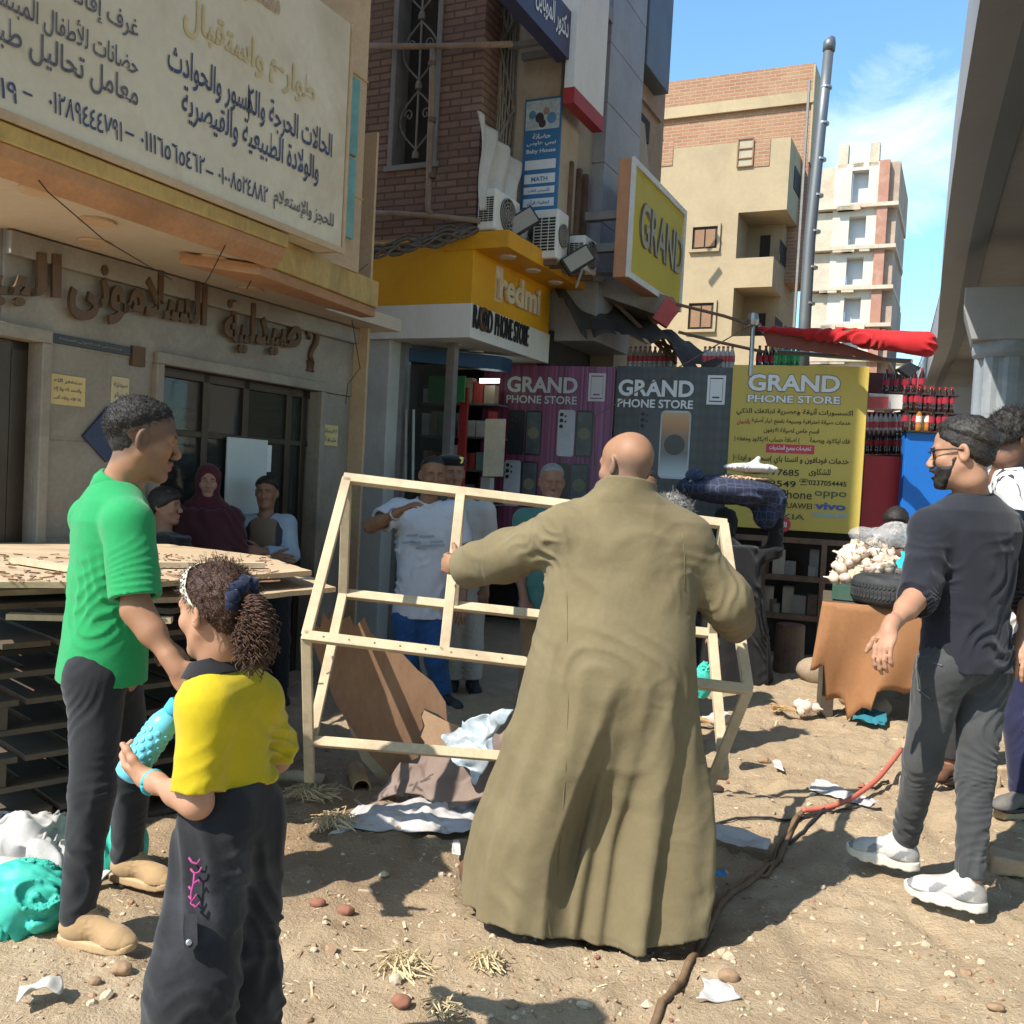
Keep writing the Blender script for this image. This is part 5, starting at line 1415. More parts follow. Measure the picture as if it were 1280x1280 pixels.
def head_local(child=False, female=False):
 H = Shape()
 H.ell((0, -.014, .034), (.075, .094, .086), k=.01)
 H.ell((0, .028, -.028), (.058, .060, .086), k=.03)
 H.ell((0, .02, .05), (.064, .068, .055), k=.02)
 for sx in (-1, 1):
  H.cone((sx * .052, .0, -.045), (sx * .020, .066, -.097), .020, .017, .03)
  H.ell((sx * .040, .062, -.022), (.022, .020, .020), k=.03)
  H.cone((sx * .010, .090, .024), (sx * .042, .074, .025), .010, .009, .018)
  H.ell((sx * .012, .104, -.034), (.0095, .011, .008), k=.008)
 H.ell((0, .074, -.100), (.022, .019, .017), k=.025)
 H.cone((0, .086, .016), (0, .112, -.026), .0085, .0125, .012)
 H.chain([(-.023, .083, -.060), (0, .097, -.057), (.023, .083, -.060)], [.004, .0075, .004], .008)
 H.chain([(-.021, .083, -.066), (0, .094, -.070), (.021, .083, -.066)], [.004, .0082, .004], .008)
 def fn(p):
  d = H(p)
  for sx in (-1, 1):
   d = smax(d, -(np.linalg.norm(p - A3((sx * .032, .107, .006)), axis=1) - .019), .014)
   d = smin(d, d_ell(p, (sx * .031, .075, .006), (.0155, .0145, .0115)), .004)
   q = p - A3((sx * .080, -.012, -.004))
   c, s_ = math.cos(.35), math.sin(.35)
   q = np.stack([q[:, 0] * c + q[:, 1] * s_ * sx, q[:, 1] * c - q[:, 0] * s_ * sx, q[:, 2]], 1)
   e = d_ell(q, (0, 0, 0), (.010, .020, .033))
   e = smax(e, -d_ell(q, (sx * .010, .003, .003), (.010, .011, .020)), .006)
   d = smin(d, e, .008)
  d = smax(d, -d_ell(p, (0, .099, -.0637), (.021, .014, .0016)), .004)
  return d
 return fn
HEAD = head_local()
def hand_shape(S, wr, d, palm, thumb_side, curl=(.5, .6, .5), sc=1.0, spread=.02, thumb_curl=.4):
 """palm and five fingers; d along the hand, palm is the direction the palm faces"""
 d = A3(d); d = d / np.linalg.norm(d); pn = A3(palm); pn = pn - d * (pn @ d); pn /= np.linalg.norm(pn)
 t = np.cross(d, pn) * thumb_side
 wr = A3(wr)
 R = np.stack([t, d, pn], 1).astype(f32)
 c = wr + d * .048 * sc
 S.add(lambda p: d_ell(p, c, (.041 * sc, .052 * sc, .016 * sc), R), (c,), .06, .015)
 S.cone(wr - d * .03 * sc, wr + d * .02 * sc, .026 * sc, .024 * sc, .02)
 lens = (.95, 1.08, 1.0, .78)
 for i in range(4):
  b = wr + d * (.088 - .004 * abs(i - 1.2)) * sc + t * (.030 - .0195 * i) * sc
  dirn = d + t * spread * (1.5 - i); dirn /= np.linalg.norm(dirn)
  ang = 0; pts = [b - d * .02 * sc, b]; q = b
  for L_, a_ in zip((.042, .027, .021), curl):
   ang += a_
   q = q + (dirn * math.cos(ang) + pn * math.sin(ang)) * L_ * lens[i] * sc; pts.append(q)
  S.chain(pts, [.0095 * sc, .0092 * sc, .0085 * sc, .0078 * sc, .0065 * sc], .004)
 b = wr + d * .022 * sc + t * .026 * sc + pn * .006 * sc
 v = d * .62 + t * .75 + pn * .25; v /= np.linalg.norm(v)
 p1 = b + v * .036 * sc; v2 = v + d * thumb_curl + pn * thumb_curl * .6; v2 /= np.linalg.norm(v2)
 p2 = p1 + v2 * .030 * sc; v3 = v2 + d * thumb_curl * .6; v3 /= np.linalg.norm(v3); p3 = p2 + v3 * .022 * sc
 S.chain([b, p1, p2, p3], [.014 * sc, .0115 * sc, .010 * sc, .008 * sc], .008)
def skin_mat():
 m, t = newmat('skin')
 a = t.new('ShaderNodeVertexColor'); a.layer_name = 'Col'
 n = t.noise(35, 4, .6, t.coord()); n2 = t.noise(260, 3, .6, t.coord())
 c = t.mix(t.maprange(n, .35, .7, 0, .22), a.outputs['Color'], t.mix(1, a.outputs['Color'], (.74, .56, .48), 'MULTIPLY'))
 t.color(c); t.b.inputs['Roughness'].default_value = .56; t.b.inputs['Specular IOR Level'].default_value = .28
 t.b.inputs['Subsurface Weight'].default_value = .06; t.b.inputs['Subsurface Radius'].default_value = (.012, .005, .003)
 t.bump(n2, .12, .002)
 return m
M['skin'] = skin_mat()
def hair_mat(name, col, rough=.55):
 m, t = newmat(name)
 n = t.noise(55, 4, .7, t.coord((1, 1, 1)))
 t.color(t.mix(t.maprange(n, .3, .7), tuple(.55 * c for c in col), tuple(1.35 * c for c in col)))
 t.b.inputs['Roughness'].default_value = rough; t.b.inputs['Specular IOR Level'].default_value = .35
 t.bump(t.noise(140, 4, .7, t.coord()), .6, .006)
 return m
em_, tt_ = newmat('eye'); _a = tt_.new('ShaderNodeVertexColor'); _a.layer_name = 'Col'; tt_.color(_a.outputs['Color']); tt_.b.inputs['Roughness'].default_value = .15; M['eye'] = em_
M['hair_black'] = hair_mat('black_hair', (.022, .018, .016))
M['hair_brown'] = hair_mat('dark_brown_hair', (.062, .028, .016), .45)
M['hair_grey'] = hair_mat('grey_hair', (.20, .19, .18))
def cloth(name, col, weave=420, var=.10, bump=.22, rough=.85, dirt=None, amt=.4, sheen=.15):
 if name in _mats: return _mats[name]
 m, t = newmat(name); vec = t.coord()
 n1 = t.noise(5, 5, .6, vec); n2 = t.noise(weave, 2, .6, vec); n3 = t.noise(60, 4, .6, vec)
 c = t.mix(t.maprange(n1, .3, .7), tuple((1 - var) * x for x in col), tuple((1 + var) * x for x in col))
 c = t.mix(t.maprange(n3, .35, .7, 0, .25), c, tuple(.75 * x for x in col))
 if dirt is not None: c = t.mix(t.maprange(t.noise(3.2, 6, .65, vec, .5), .5, .72, 0, amt), c, dirt)
 t.color(c); t.b.inputs['Roughness'].default_value = rough; t.b.inputs['Specular IOR Level'].default_value = .15
 t.b.inputs['Sheen Weight'].default_value = sheen; t.b.inputs['Sheen Roughness'].default_value = .5
 ad = t.new('ShaderNodeMath'); ad.operation = 'MULTIPLY_ADD'; ad.inputs[1].default_value = .5; t.l.new(n2, ad.inputs[0]); t.l.new(n3, ad.inputs[2])
 t.bump(ad.outputs[0], bump, .004)
 _mats[name] = m; return m
def sdf_object(name, fn, lo, hi, h, mt, parent=None, colors=None, origin=None):
 V, Q = grid_mesh(fn, lo, hi, h)
 # one step onto the surface keeps it from looking faceted
 e = h * .5; g = np.stack([fn(V + A3((e, 0, 0))) - fn(V - A3((e, 0, 0))), fn(V + A3((0, e, 0))) - fn(V - A3((0, e, 0))), fn(V + A3((0, 0, e))) - fn(V - A3((0, 0, e)))], 1)
 g /= np.maximum(np.linalg.norm(g, axis=1, keepdims=True), 1e-6)
 V = V - g * np.clip(fn(V), -h * .6, h * .6)[:, None] * .8
 return mesh_object(name, V, Q, mt, parent, True, colors=None if colors is None else colors(V), origin=origin)
class Person:
 def __init__(s, label, J, skin=(.36, .20, .125), group=None, h=.006, hands=None, hs=1.0, hf=(0, -1, 0), hu=(0, 0, 1), hair_col=(.02, .017, .015), stubble=0., brow=True, arm_r=1.0, lips=(.30, .12, .10), cat='person', neck_s=1.0, scalp=None):
  s.J = {k: A3(v) for k, v in J.items()}; s.h = h; s.hs = hs; J = s.J
  s.R = frame(hf, hu); s.hc = J['head']
  S = Shape(); s.S = S
  R, hc = s.R, s.hc
  S.add(lambda p: HEAD((p - hc) @ R / hs) * hs, [hc, hc + R @ A3((0, 0, -.1)) * hs], .15 * hs, .02)
  nb = hc + R @ A3((0, -.016, -.088)) * hs
  S.cone(hc + R @ A3((0, -.016, -.04)) * hs, nb, .052 * hs * neck_s, .051 * hs * neck_s, .03); S.cone(nb, J['neck'], .051 * hs * neck_s, .057 * hs * neck_s, .03)
  nk_ = J['neck'] - A3((0, 0, .05))
  S.cone(nk_, J['pelvis'], .075 * arm_r, .10 * arm_r, .04)
  for q in 'LR':
   S.cone(nk_, J['sh' + q] - A3((0, 0, .015)), .05 * arm_r, .045 * arm_r, .04)
   S.chain([J['sh' + q], J['el' + q], J['wr' + q]], [.050 * arm_r, .040 * arm_r, .026 * arm_r], .03)
   S.cone(J['el' + q], J['el' + q] * .6 + J['wr' + q] * .4, .038 * arm_r, .041 * arm_r, .03)
   if 'hip' + q in J:
    S.cone(J['pelvis'], J['hip' + q], .09 * arm_r, .085 * arm_r, .05)
    S.chain([J['hip' + q], J['kn' + q], J['an' + q]], [.078 * arm_r, .052 * arm_r, .036 * arm_r], .04)
    tt_ = J['to' + q].copy(); tt_ = tt_ * .6 + J['an' + q] * .4; tt_[2] = J['an' + q][2] - .062; S.cone(J['an' + q], J['an' + q] - A3((0, 0, .05)), .034 * arm_r, .030 * arm_r, .02); S.cone(J['an' + q] - A3((0, 0, .05)), tt_, .028 * arm_r, .018 * arm_r, .03)
   d = J['wr' + q] - J['el' + q]
   hd = dict(dir=d, palm=(0, 0, -1), curl=(.35, .4, .3), thumb=None)
   if hands and q in hands: hd.update(hands[q])
   side = 1 if q == 'R' else -1
   if hd['thumb'] is not None:
    dd = A3(hd['dir']); dd = dd / np.linalg.norm(dd); pn = A3(hd['palm']); t = np.cross(dd, pn)
    side = 1 if t @ A3(hd['thumb']) > 0 else -1
   if not hd.get('none'): hand_shape(S, J['wr' + q], hd['dir'], hd['palm'], side, hd['curl'], hd.get('sc', 1.0) * (.86 + .14 * arm_r), hd.get('spread', .03), hd.get('tc', .4))
  lo, hi = S.bounds()
  sk = np.array(skin, dtype=f32)
  def col(V):
   c = np.tile(sk, (len(V), 1)); q = (V - hc) @ R / hs
   c *= (.92 + .16 * vnoise(V, 30))[:, None]
   inh = np.linalg.norm(q, axis=1) < .17
   ax = np.abs(q[:, 0])
   def put(m, cc): c[:] = c * (1 - m[:, None]) + np.array(cc, dtype=f32) * m[:, None]
   fr = inh & (q[:, 1] > .055)
   put(fr * smooth01((.026 - ax) / .006) * smooth01((.0125 - np.abs(q[:, 2] + .064)) / .005), lips)
   if brow: put(fr * smooth01((.0065 - np.abs(q[:, 2] - .027 + (ax - .026) ** 2 * 6)) / .003) * smooth01((.019 - np.abs(ax - .029)) / .006) * .85, hair_col)
   put(fr * smooth01((.004 - np.abs(q[:, 2] - .0135 + (ax - .031) ** 2 * 12)) / .003) * smooth01((.016 - np.abs(ax - .031)) / .005) * .7, (.02, .015, .012))
   if scalp is not None: put(inh * smooth01((scalp(q)) / .03) * .6, tuple(np.array(hair_col) * 1.5 + .015))
   if stubble: put(inh * smooth01((-.025 - q[:, 2] + np.clip(ax - .03, 0, 1) * .4) / .03) * smooth01((q[:, 1] + .0) / .03) * stubble * (q[:, 2] > -.13), tuple(np.array(hair_col) * 2 + .03))
   return c
  base = A3(((J['pelvis'][0]), J['pelvis'][1], min(J['anL'][2], J['anR'][2]) - .08 if 'anL' in J else 0.))
  s.o = sdf_object('person', S, lo, hi, h, M['skin'], None, col, origin=Vector([float(x) for x in base]))
  tag(s.o, label, cat, group)
 def loc(s, x, y, z): return s.hc + s.R @ A3((x, y, z)) * s.hs
 def eyes(s, iris=(.03, .015, .01)):
  V = []; Fq = []; C = []
  for sx in (-1, 1):
   n, m = 14, 10; b = len(V); c = A3((sx * .031, .0765, .006)); r = .0124
   for i in range(m + 1):
    for j in range(n):
     th = math.pi * i / m; ph = 2 * math.pi * j / n
     dv = A3((math.sin(th) * math.cos(ph), math.cos(th), math.sin(th) * math.sin(ph)))
     V.append(s.hc + s.R @ (c + dv * r) * s.hs); C.append((.008, .006, .005) if th < .25 else iris if th < .60 else (.30, .27, .25))
   for i in range(m):
    for j in range(n): Fq.append((b + i * n + j, b + i * n + (j + 1) % n, b + (i + 1) * n + (j + 1) % n, b + (i + 1) * n + j))
  mesh_object('eyes', np.array(V), np.array(Fq), M['eye'], s.o, True, colors=np.array(C))
 def hair(s, mt, T=.012, mask=None, h=.005, noise=.004, nsc=60, name='hair', extra=None, strands=0, slen=.02, smt=None, curl=0., sw=.0009, soft=.022):
  R, hc, hs = s.R, s.hc, s.hs
  if mask is None: mask = lambda q: q[:, 2] - .95 * q[:, 1] - .004
  def loc(q):
   d = smin(d_ell(q, (0, -.014, .034), (.076, .095, .087)), d_ell(q, (0, .02, .05), (.065, .070, .057)), .02)
   d = smin(d, d_cone(q, (0, -.03, -.02), (0, -.022, -.06), .058, .046), .03)
   t = T * smooth01(mask(q) / soft) - .004
   return d - t - noise * (fbm(q, nsc, 2) - .5) * 2
  s.hair_fn = loc
  def fn(p):
   q = (p - hc) @ R / hs; d = loc(q) * hs
   if extra is not None: d = smin(d, extra(p), .02)
   return d
  lo, hi = hc - .2 * hs, hc + .2 * hs
  if extra is not None and hasattr(extra, 'bounds'):
   a, b = extra.bounds(); lo, hi = np.minimum(lo, a), np.maximum(hi, b)
  o = sdf_object(name, fn, lo, hi, h, mt, s.o)
  if strands:
   # thin loose strands over the hair so that its edge is not a smooth line
   n = len(o.data.vertices); co = np.empty(n * 3, dtype=f32); o.data.vertices.foreach_get('co', co); no = np.empty(n * 3, dtype=f32); o.data.vertices.foreach_get('normal', no)
   co = co.reshape(-1, 3); no = no.reshape(-1, 3)
   inv = np.array(o.matrix_world, dtype=f32)
   off = A3(s.o.location)
   q = (co + off - hc) @ R / hs
   ok = np.where(mask(q) > .004)[0]
   pick = RNG.choice(ok, strands); V = []; Fq = []
   for i in pick:
    p = co[i]; nn = no[i]; g = A3((RNG.normal(), RNG.normal(), RNG.normal())) * .45
    tdir = nn * .55 + g + A3((0, 0, -.25)); tdir /= np.linalg.norm(tdir)
    sd = np.cross(tdir, nn + .01); sd /= max(np.linalg.norm(sd), 1e-5); L = slen * (.5 + RNG.random())
    b = len(V); w = sw
    bend = A3((RNG.normal(), RNG.normal(), RNG.normal())) * curl
    m1 = p + tdir * L * .5 + bend * L * .4; e = p + tdir * L + bend * L * .2 - A3((0, 0, L * .2))
    V += [p + off - sd * w, p + off + sd * w, m1 + off + sd * w * .8, m1 + off - sd * w * .8, e + off + sd * w * .2, e + off - sd * w * .2]
    Fq += [(b, b + 1, b + 2, b + 3), (b + 3, b + 2, b + 4, b + 5)]
   mesh_object('loose_hair', np.array(V), np.array(Fq), smt or mt, o, True)
  return o
 # ---------------------------------------------------------------- clothes
 def torso_fn(s, scale=1.0, sect=None, ext=.0):
  J = s.J; a = J['pelvis']; b = J['neck']; up = b - a; L = np.linalg.norm(up); up = up / L
  x = J['shR'] - J['shL']; x = x - up * (x @ up); x /= np.linalg.norm(x); y = np.cross(up, x)      # y: front
  sect = sect or [(-.45, .172, .128, .0), (-.1, .170, .125, -.005), (.25, .158, .112, .0), (.55, .172, .120, .0), (.78, .185, .120, -.005), (.90, .172, .100, -.008), (.97, .12, .080, -.01), (1.03, .07, .06, -.01)]
  T = np.array(sect, dtype=f32)
  def fn(p):
   v = p - a; t = v @ up / L
   A = np.interp(t, T[:, 0], T[:, 1]) * scale; B = np.interp(t, T[:, 0], T[:, 2]) * scale; O = np.interp(t, T[:, 0], T[:, 3])
   q = (np.abs(v @ x) / A) ** 2.3 + (np.abs(v @ y - O) / B) ** 2.3
   d = (q ** (1 / 2.3) - 1) * np.minimum(A, B) * .9
   e = np.maximum(T[0, 0] - t, t - T[-1, 0]) * L
   return smax(d, e, .02).astype(f32)
  s.ax = (x, y, up)
  pts = [a + up * L * T[0, 0], a + up * L * T[-1, 0]]
  return fn, pts
 def shirt(s, mt, sleeve=.45, r=(.072, .060, .050), hem=None, scale=1.0, sect=None, amp=.007, fs=11, name='shirt', neck_r=.066, h=None, collar=None, open_cuff=True, colors=None, slit=None, fold_axis=(.25, .1, 1), ff=1.):
  """sleeve: 0..2, 1 ends at the elbow and 2 at the wrist"""
  J = s.J; S = Shape(); fn, pts = s.torso_fn(scale, sect); S.add(fn, pts, .22 * scale, .05)
  cuts = []
  for q in 'LR':
   sh, el, wr = J['sh' + q], J['el' + q], J['wr' + q]
   S.cone(J['neck'] * .75 + sh * .25 - A3((0, 0, .02)), sh, .05, r[0] * .92, .04); S2 = Shape()
   if sleeve <= 1: e = sh + (el - sh) * sleeve; re = r[0] + (r[1] - r[0]) * sleeve; S2.cone(sh, e, r[0], re, .03); d = el - sh
   else:
    e = el + (wr - el) * (sleeve - 1); re = r[1] + (r[2] - r[1]) * (sleeve - 1)
    S2.cone(sh, el, r[0], r[1], .03); S2.cone(el, e, r[1], re, .03); d = wr - el
   d = d / np.linalg.norm(d); cuts.append((e, d, re, S2))
  hem_z = None
  nk = J['neck']; hb = s.loc(0, -.016, -.05)
  nd = (hb - nk) / np.linalg.norm(hb - nk)
  x, y, up = s.ax
  def f(p):
   d = S(p)
   for e, dd, re, S2 in cuts:
    d2 = S2(p); c = d_plane(p, e, dd)
    if open_cuff: c = np.maximum(c, -d_cone(p, e - dd * .04, e + dd * .06, re - .024, re - .016))
    d = smin(d, np.where(((p - e) ** 2).sum(1) < (re * 2.6) ** 2, np.maximum(d2, c), d2), .03)
   # folds: long ones over the trunk, short ones round the bent joints
   low = smooth01((nk[2] - .04 - p[:, 2]) / .3)
   d = d + folds(p, amp * .6, fs, fold_axis, 3.0) * (.3 + .7 * low)
   if h is None or h < .007 or True:
    d = d + wrinkles(p, amp * .8, 9 * ff, x * .8 + up * .55, 1.2, 3.2, 3.5, 1.8) * low + wrinkles(p, amp * .7, 10 * ff, up - x * .5, 1.0, 4, 4.5, 2, 3.) * low
   for q in 'LR':
    if sleeve > 1:
     w = np.exp(-((p - J['el' + q]) ** 2).sum(1) / .10 ** 2)
     ax = np.cross(J['wr' + q] - J['el' + q], J['el' + q] - J['sh' + q] + A3((.001, .002, 0)))
     d = d + wrinkles(p, amp * .9, 24, J['wr' + q] - J['sh' + q], .8, 6, 6, 1.4) * np.minimum(w * 1.5, 1)
    else:
     w = np.exp(-((p - J['sh' + q] - A3((0, 0, -.09))) ** 2).sum(1) / .10 ** 2)
     d = d + wrinkles(p, amp * .15, 9, x * (1 if q == 'R' else -1) + up * .8, .8, 5, 5, 1.6, 2.) * w
   d = smax(d, -d_cone(p, nk - nd * .01, nk + nd * .2, neck_r, neck_r * 1.05), .006)
   if hem is not None:
    hz = hem(p) if callable(hem) else hem
    d = np.maximum(d, hz - p[:, 2])
    d = np.maximum(d, -np.maximum(fn(p) + .026, p[:, 2] - hz - .03))
   return d
  lo, hi = S.bounds()
  for c_ in cuts: a_, b_ = c_[3].bounds(); lo, hi = np.minimum(lo, a_), np.maximum(hi, b_)
  if hem is not None and not callable(hem): lo[2] = max(lo[2], hem - .03)
  o = sdf_object(name, f, lo, hi, h or s.h, mt, s.o, colors)
  if collar:
   cm, ch, cr = collar; Cs = Shape()
   def cf(p):
    v = p - nk; t = v @ nd; rr = np.linalg.norm(v - t[:, None] * nd, axis=1)
    R0 = cr + .012 * np.clip(1 - t / ch, 0, 1) - .03 * (t - 0) * 0
    d = np.abs(rr - R0) - .006
    tilt = (v @ y)                        # lower in front
    return np.maximum(np.maximum(d, t - ch + np.clip(tilt, 0, 1) * .35), -t - .03 + np.clip(tilt, -1, 0) * .1)
   sdf_object('collar', cf, nk - .13, nk + .16, .005, mt if cm is None else cm, o)
  return o
 def trousers(s, mt, r=(.095, .075, .062), hem=None, waist=None, amp=.006, name='trousers', h=None, colors=None, scale=1.0, flare=None, fs=16, knee=1.0):
  J = s.J; S = Shape()
  pe = J['pelvis']
  wv = waist if waist is not None else pe[2] + .12
  x, y, up = s.ax if hasattr(s, 'ax') else (A3((1, 0, 0)), A3((0, 1, 0)), A3((0, 0, 1)))
  S.add(lambda p: d_ell(p, pe + A3((0, 0, .02)), (.150 * scale, .112 * scale, .17), np.stack([x, y, np.cross(x, y)], 1)), (pe,), .19 * scale, .04)
  for q in 'LR':
   a, k, n = J['hip' + q], J['kn' + q], J['an' + q]
   S.cone(a, k, r[0], r[1], .035); S.cone(k, n, r[1], r[2], .03)
   S.ell(a - y * .028 + A3((0, 0, .01)), (.080 * scale, .080 * scale, .10), k=.05)
  def f(p):
   d = S(p)
   for q in 'LR':
    a, k, n = J['hip' + q], J['kn' + q], J['an' + q]
    ax = np.cross(k - a, y)
    w = np.exp(-((p - k) ** 2).sum(1) / .13 ** 2) + 1.2 * np.exp(-((p - n) ** 2).sum(1) / .16 ** 2) + .7 * np.exp(-((p - a) ** 2).sum(1) / .14 ** 2)
    d = d + wrinkles(p, amp * .30 * knee, fs * 1.0, (k - a) + x * (.16 if q == 'L' else -.2), 1.3, 5, 6, 1.5, 3. if q == 'L' else 7.) * np.clip(w * 1.2, 0, 1.2)
   d = d + wrinkles(p, amp * .45, 11, A3((1, .5, .5)), 1.2, 3, 4, 1.6) + wrinkles(p, amp * .35, 14, A3((-.7, .3, 1)), 1.2, 4, 5, 1.7, 9.)
   for q in 'LR':
    k, n = J['kn' + q], J['an' + q]
    dd = (n - k) / np.linalg.norm(n - k); e = n + dd * (hem if hem is not None else -.01)
    near = ((p - e) ** 2).sum(1) < (r[2] * 2.2) ** 2
    d = np.where(near, np.maximum(d, d_plane(p, e, dd)), d)
   return np.maximum(d, p[:, 2] - wv)
  lo, hi = S.bounds(); hi[2] = min(hi[2], wv + .02)
  return sdf_object(name, f, lo, hi, h or s.h, mt, s.o, colors)
 def shoes(s, mt, sole, w=.046, L=.27, hgt=.07, only='LR', name='shoe', chunky=0., drop=.085, h=None, pat=None):
  J = s.J
  for q in only:
   an, to = J['an' + q], J['to' + q]
   gzv = an[2] - drop
   f = to - an; f[2] = 0; f /= np.linalg.norm(f); r = np.cross(f, A3((0, 0, 1)))
   heel = np.array([an[0], an[1], gzv], dtype=f32) - f * .065
   R = np.stack([r, f, A3((0, 0, 1))], 1).astype(f32)
   k_ = L / .28; U_ = Shape()
   U_.cone((0, .045, .050), (0, .085, .052), w * .80, w * .92, .02)
   U_.cone((0, .062, .055), (0, .070, .055 + hgt * .72), w * .92, w * .88, .03)
   U_.cone((0, .085, .062 + .15 * hgt), (0, .20, .040), w * .86, w * .84, .035)
   U_.ell((0, .215, .030), (w * .98, .060, .034), k=.03)
   def upper(p, heel=heel, R=R, U_=U_, k_=k_):
    q_ = (p - heel) @ R; d = U_(q_ / k_) * k_
    z_ = q_[:, 2]
    d = smax(d, -z_ + .016 + chunky * .8, .004)
    d = smax(d, z_ - (.055 + hgt * .72) * k_ - .01 - .0 * q_[:, 1], .006)
    d = smax(d, -d_cone(p, an + A3((0, 0, .0)), an + A3((0, 0, .12)), w * .80, w * .86), .006)
    return d + wrinkles(q_, .0022, 38, (0, 1, .2), .6, 20, 16, 1.5) * smooth01((q_[:, 1] - .09) / .03)
   def base(p, heel=heel, R=R):
    q_ = (p - heel) @ R; x_, y_, z_ = q_.T
    t = np.clip(y_ / L, 0, 1); k_ = L / .28
    q2 = np.stack([x_, y_, 0 * x_], 1) / k_
    d = np.minimum(d_cone(q2, (0, .042, 0), (0, .19, 0), w * .80 + .004, w * .96 + .004), d_cone(q2, (0, .19, 0), (.004, .238, 0), w * .96 + .004, w * .72 + .004)) * k_
    zt = .022 + chunky * (.9 - .3 * np.abs(t - .45) * 2) + .012 * smooth01((t - .8) / .2)
    zb = .018 * smooth01((t - .78) / .25) + chunky * .15 * (np.sin(y_ * 110) > .3)
    return smax(smax(d, z_ - zt, .008), zb - z_, .006)
   o = sdf_object(name, upper, np.minimum(heel, heel + f * L) - .09, np.maximum(heel, heel + f * L) + A3((.09, .09, .16)), h or .005, mt, s.o, None if pat is None else (lambda V, heel=heel, R=R: pat((V - heel) @ R)))
   sdf_object('sole', base, np.minimum(heel, heel + f * L) - .09, np.maximum(heel, heel + f * L) + A3((.09, .09, .08)), h or .005, sole, o)
# ------------------------------------------------------------------ the four people in front
def vec2(ang, z=0): return (math.cos(rad(ang)), math.sin(rad(ang)), z)
def green_man():
 J = dict(head=P(177, 549, 3.2), neck=P(149, 606, 3.2), pelvis=P(131, 818, 3.2),
             shR=P(160, 655, 3.04), elR=P(171, 762, 2.98), wrR=P(219, 832, 2.93), shL=P(117, 648, 3.36), elL=P(150, 762, 3.5), wrL=P(200, 800, 3.45),
             hipR=P(122, 850, 3.12), knR=P(115, 990, 3.07), anR=P(97, 1142, 3.05), toR=P(172, 1170, 3.0),
             hipL=P(143, 850, 3.28), knL=P(165, 975, 3.4), anL=P(158, 1068, 3.5), toL=P(210, 1085, 3.44))
 p = Person('man in green polo shirt and tan shoes standing before the board stack', J, skin=(.30, .155, .088), h=.0055, hs=1.10, hf=(.84, .5, -.16), hu=(.12, .06, 1), hair_col=(.02, .016, .014),
               hands=dict(R=dict(palm=(-.2, .9, .2), curl=(.3, .4, .3))), stubble=.25, scalp=lambda q: q[:, 2] - .75 * q[:, 1] + .045)
 p.eyes()
 fade = lambda q: q[:, 2] - .55 * q[:, 1] - .030
 p.hair(M['hair_black'], .012, fade, soft=.06, noise=.003, nsc=90, strands=6000, slen=.006, curl=.5)
 p.shirt(cloth('green_pique', (.018, .265, .085), 700, .06, .3), sleeve=.86, r=(.078, .080, .06), hem=float(P(131, 858, 3.1).z), sect=[(-.45, .168, .138, .0), (-.1, .160, .136, -.005), (.25, .150, .126, .0), (.55, .154, .124, -.004), (.78, .160, .122, -.012), (.90, .150, .10, -.012), (.97, .11, .08, -.012), (1.03, .07, .06, -.01)],
   amp=.0045, fs=8, collar=(None, .026, .066), neck_r=.068, fold_axis=(.5, .2, 1))
 # side vent of the hem
 p.trousers(cloth('charcoal_denim', (.020, .021, .024), 500, .2, .25), r=(.090, .066, .054), hem=.03, amp=.010, scale=.92)
 p.shoes(cloth('tan_suede', (.36, .235, .12), 300, .1, .15, .8), mat('tan_rubber', (.42, .29, .16), .7), w=.044, L=.285, hgt=.075, chunky=.012, drop=.095)
green_man()
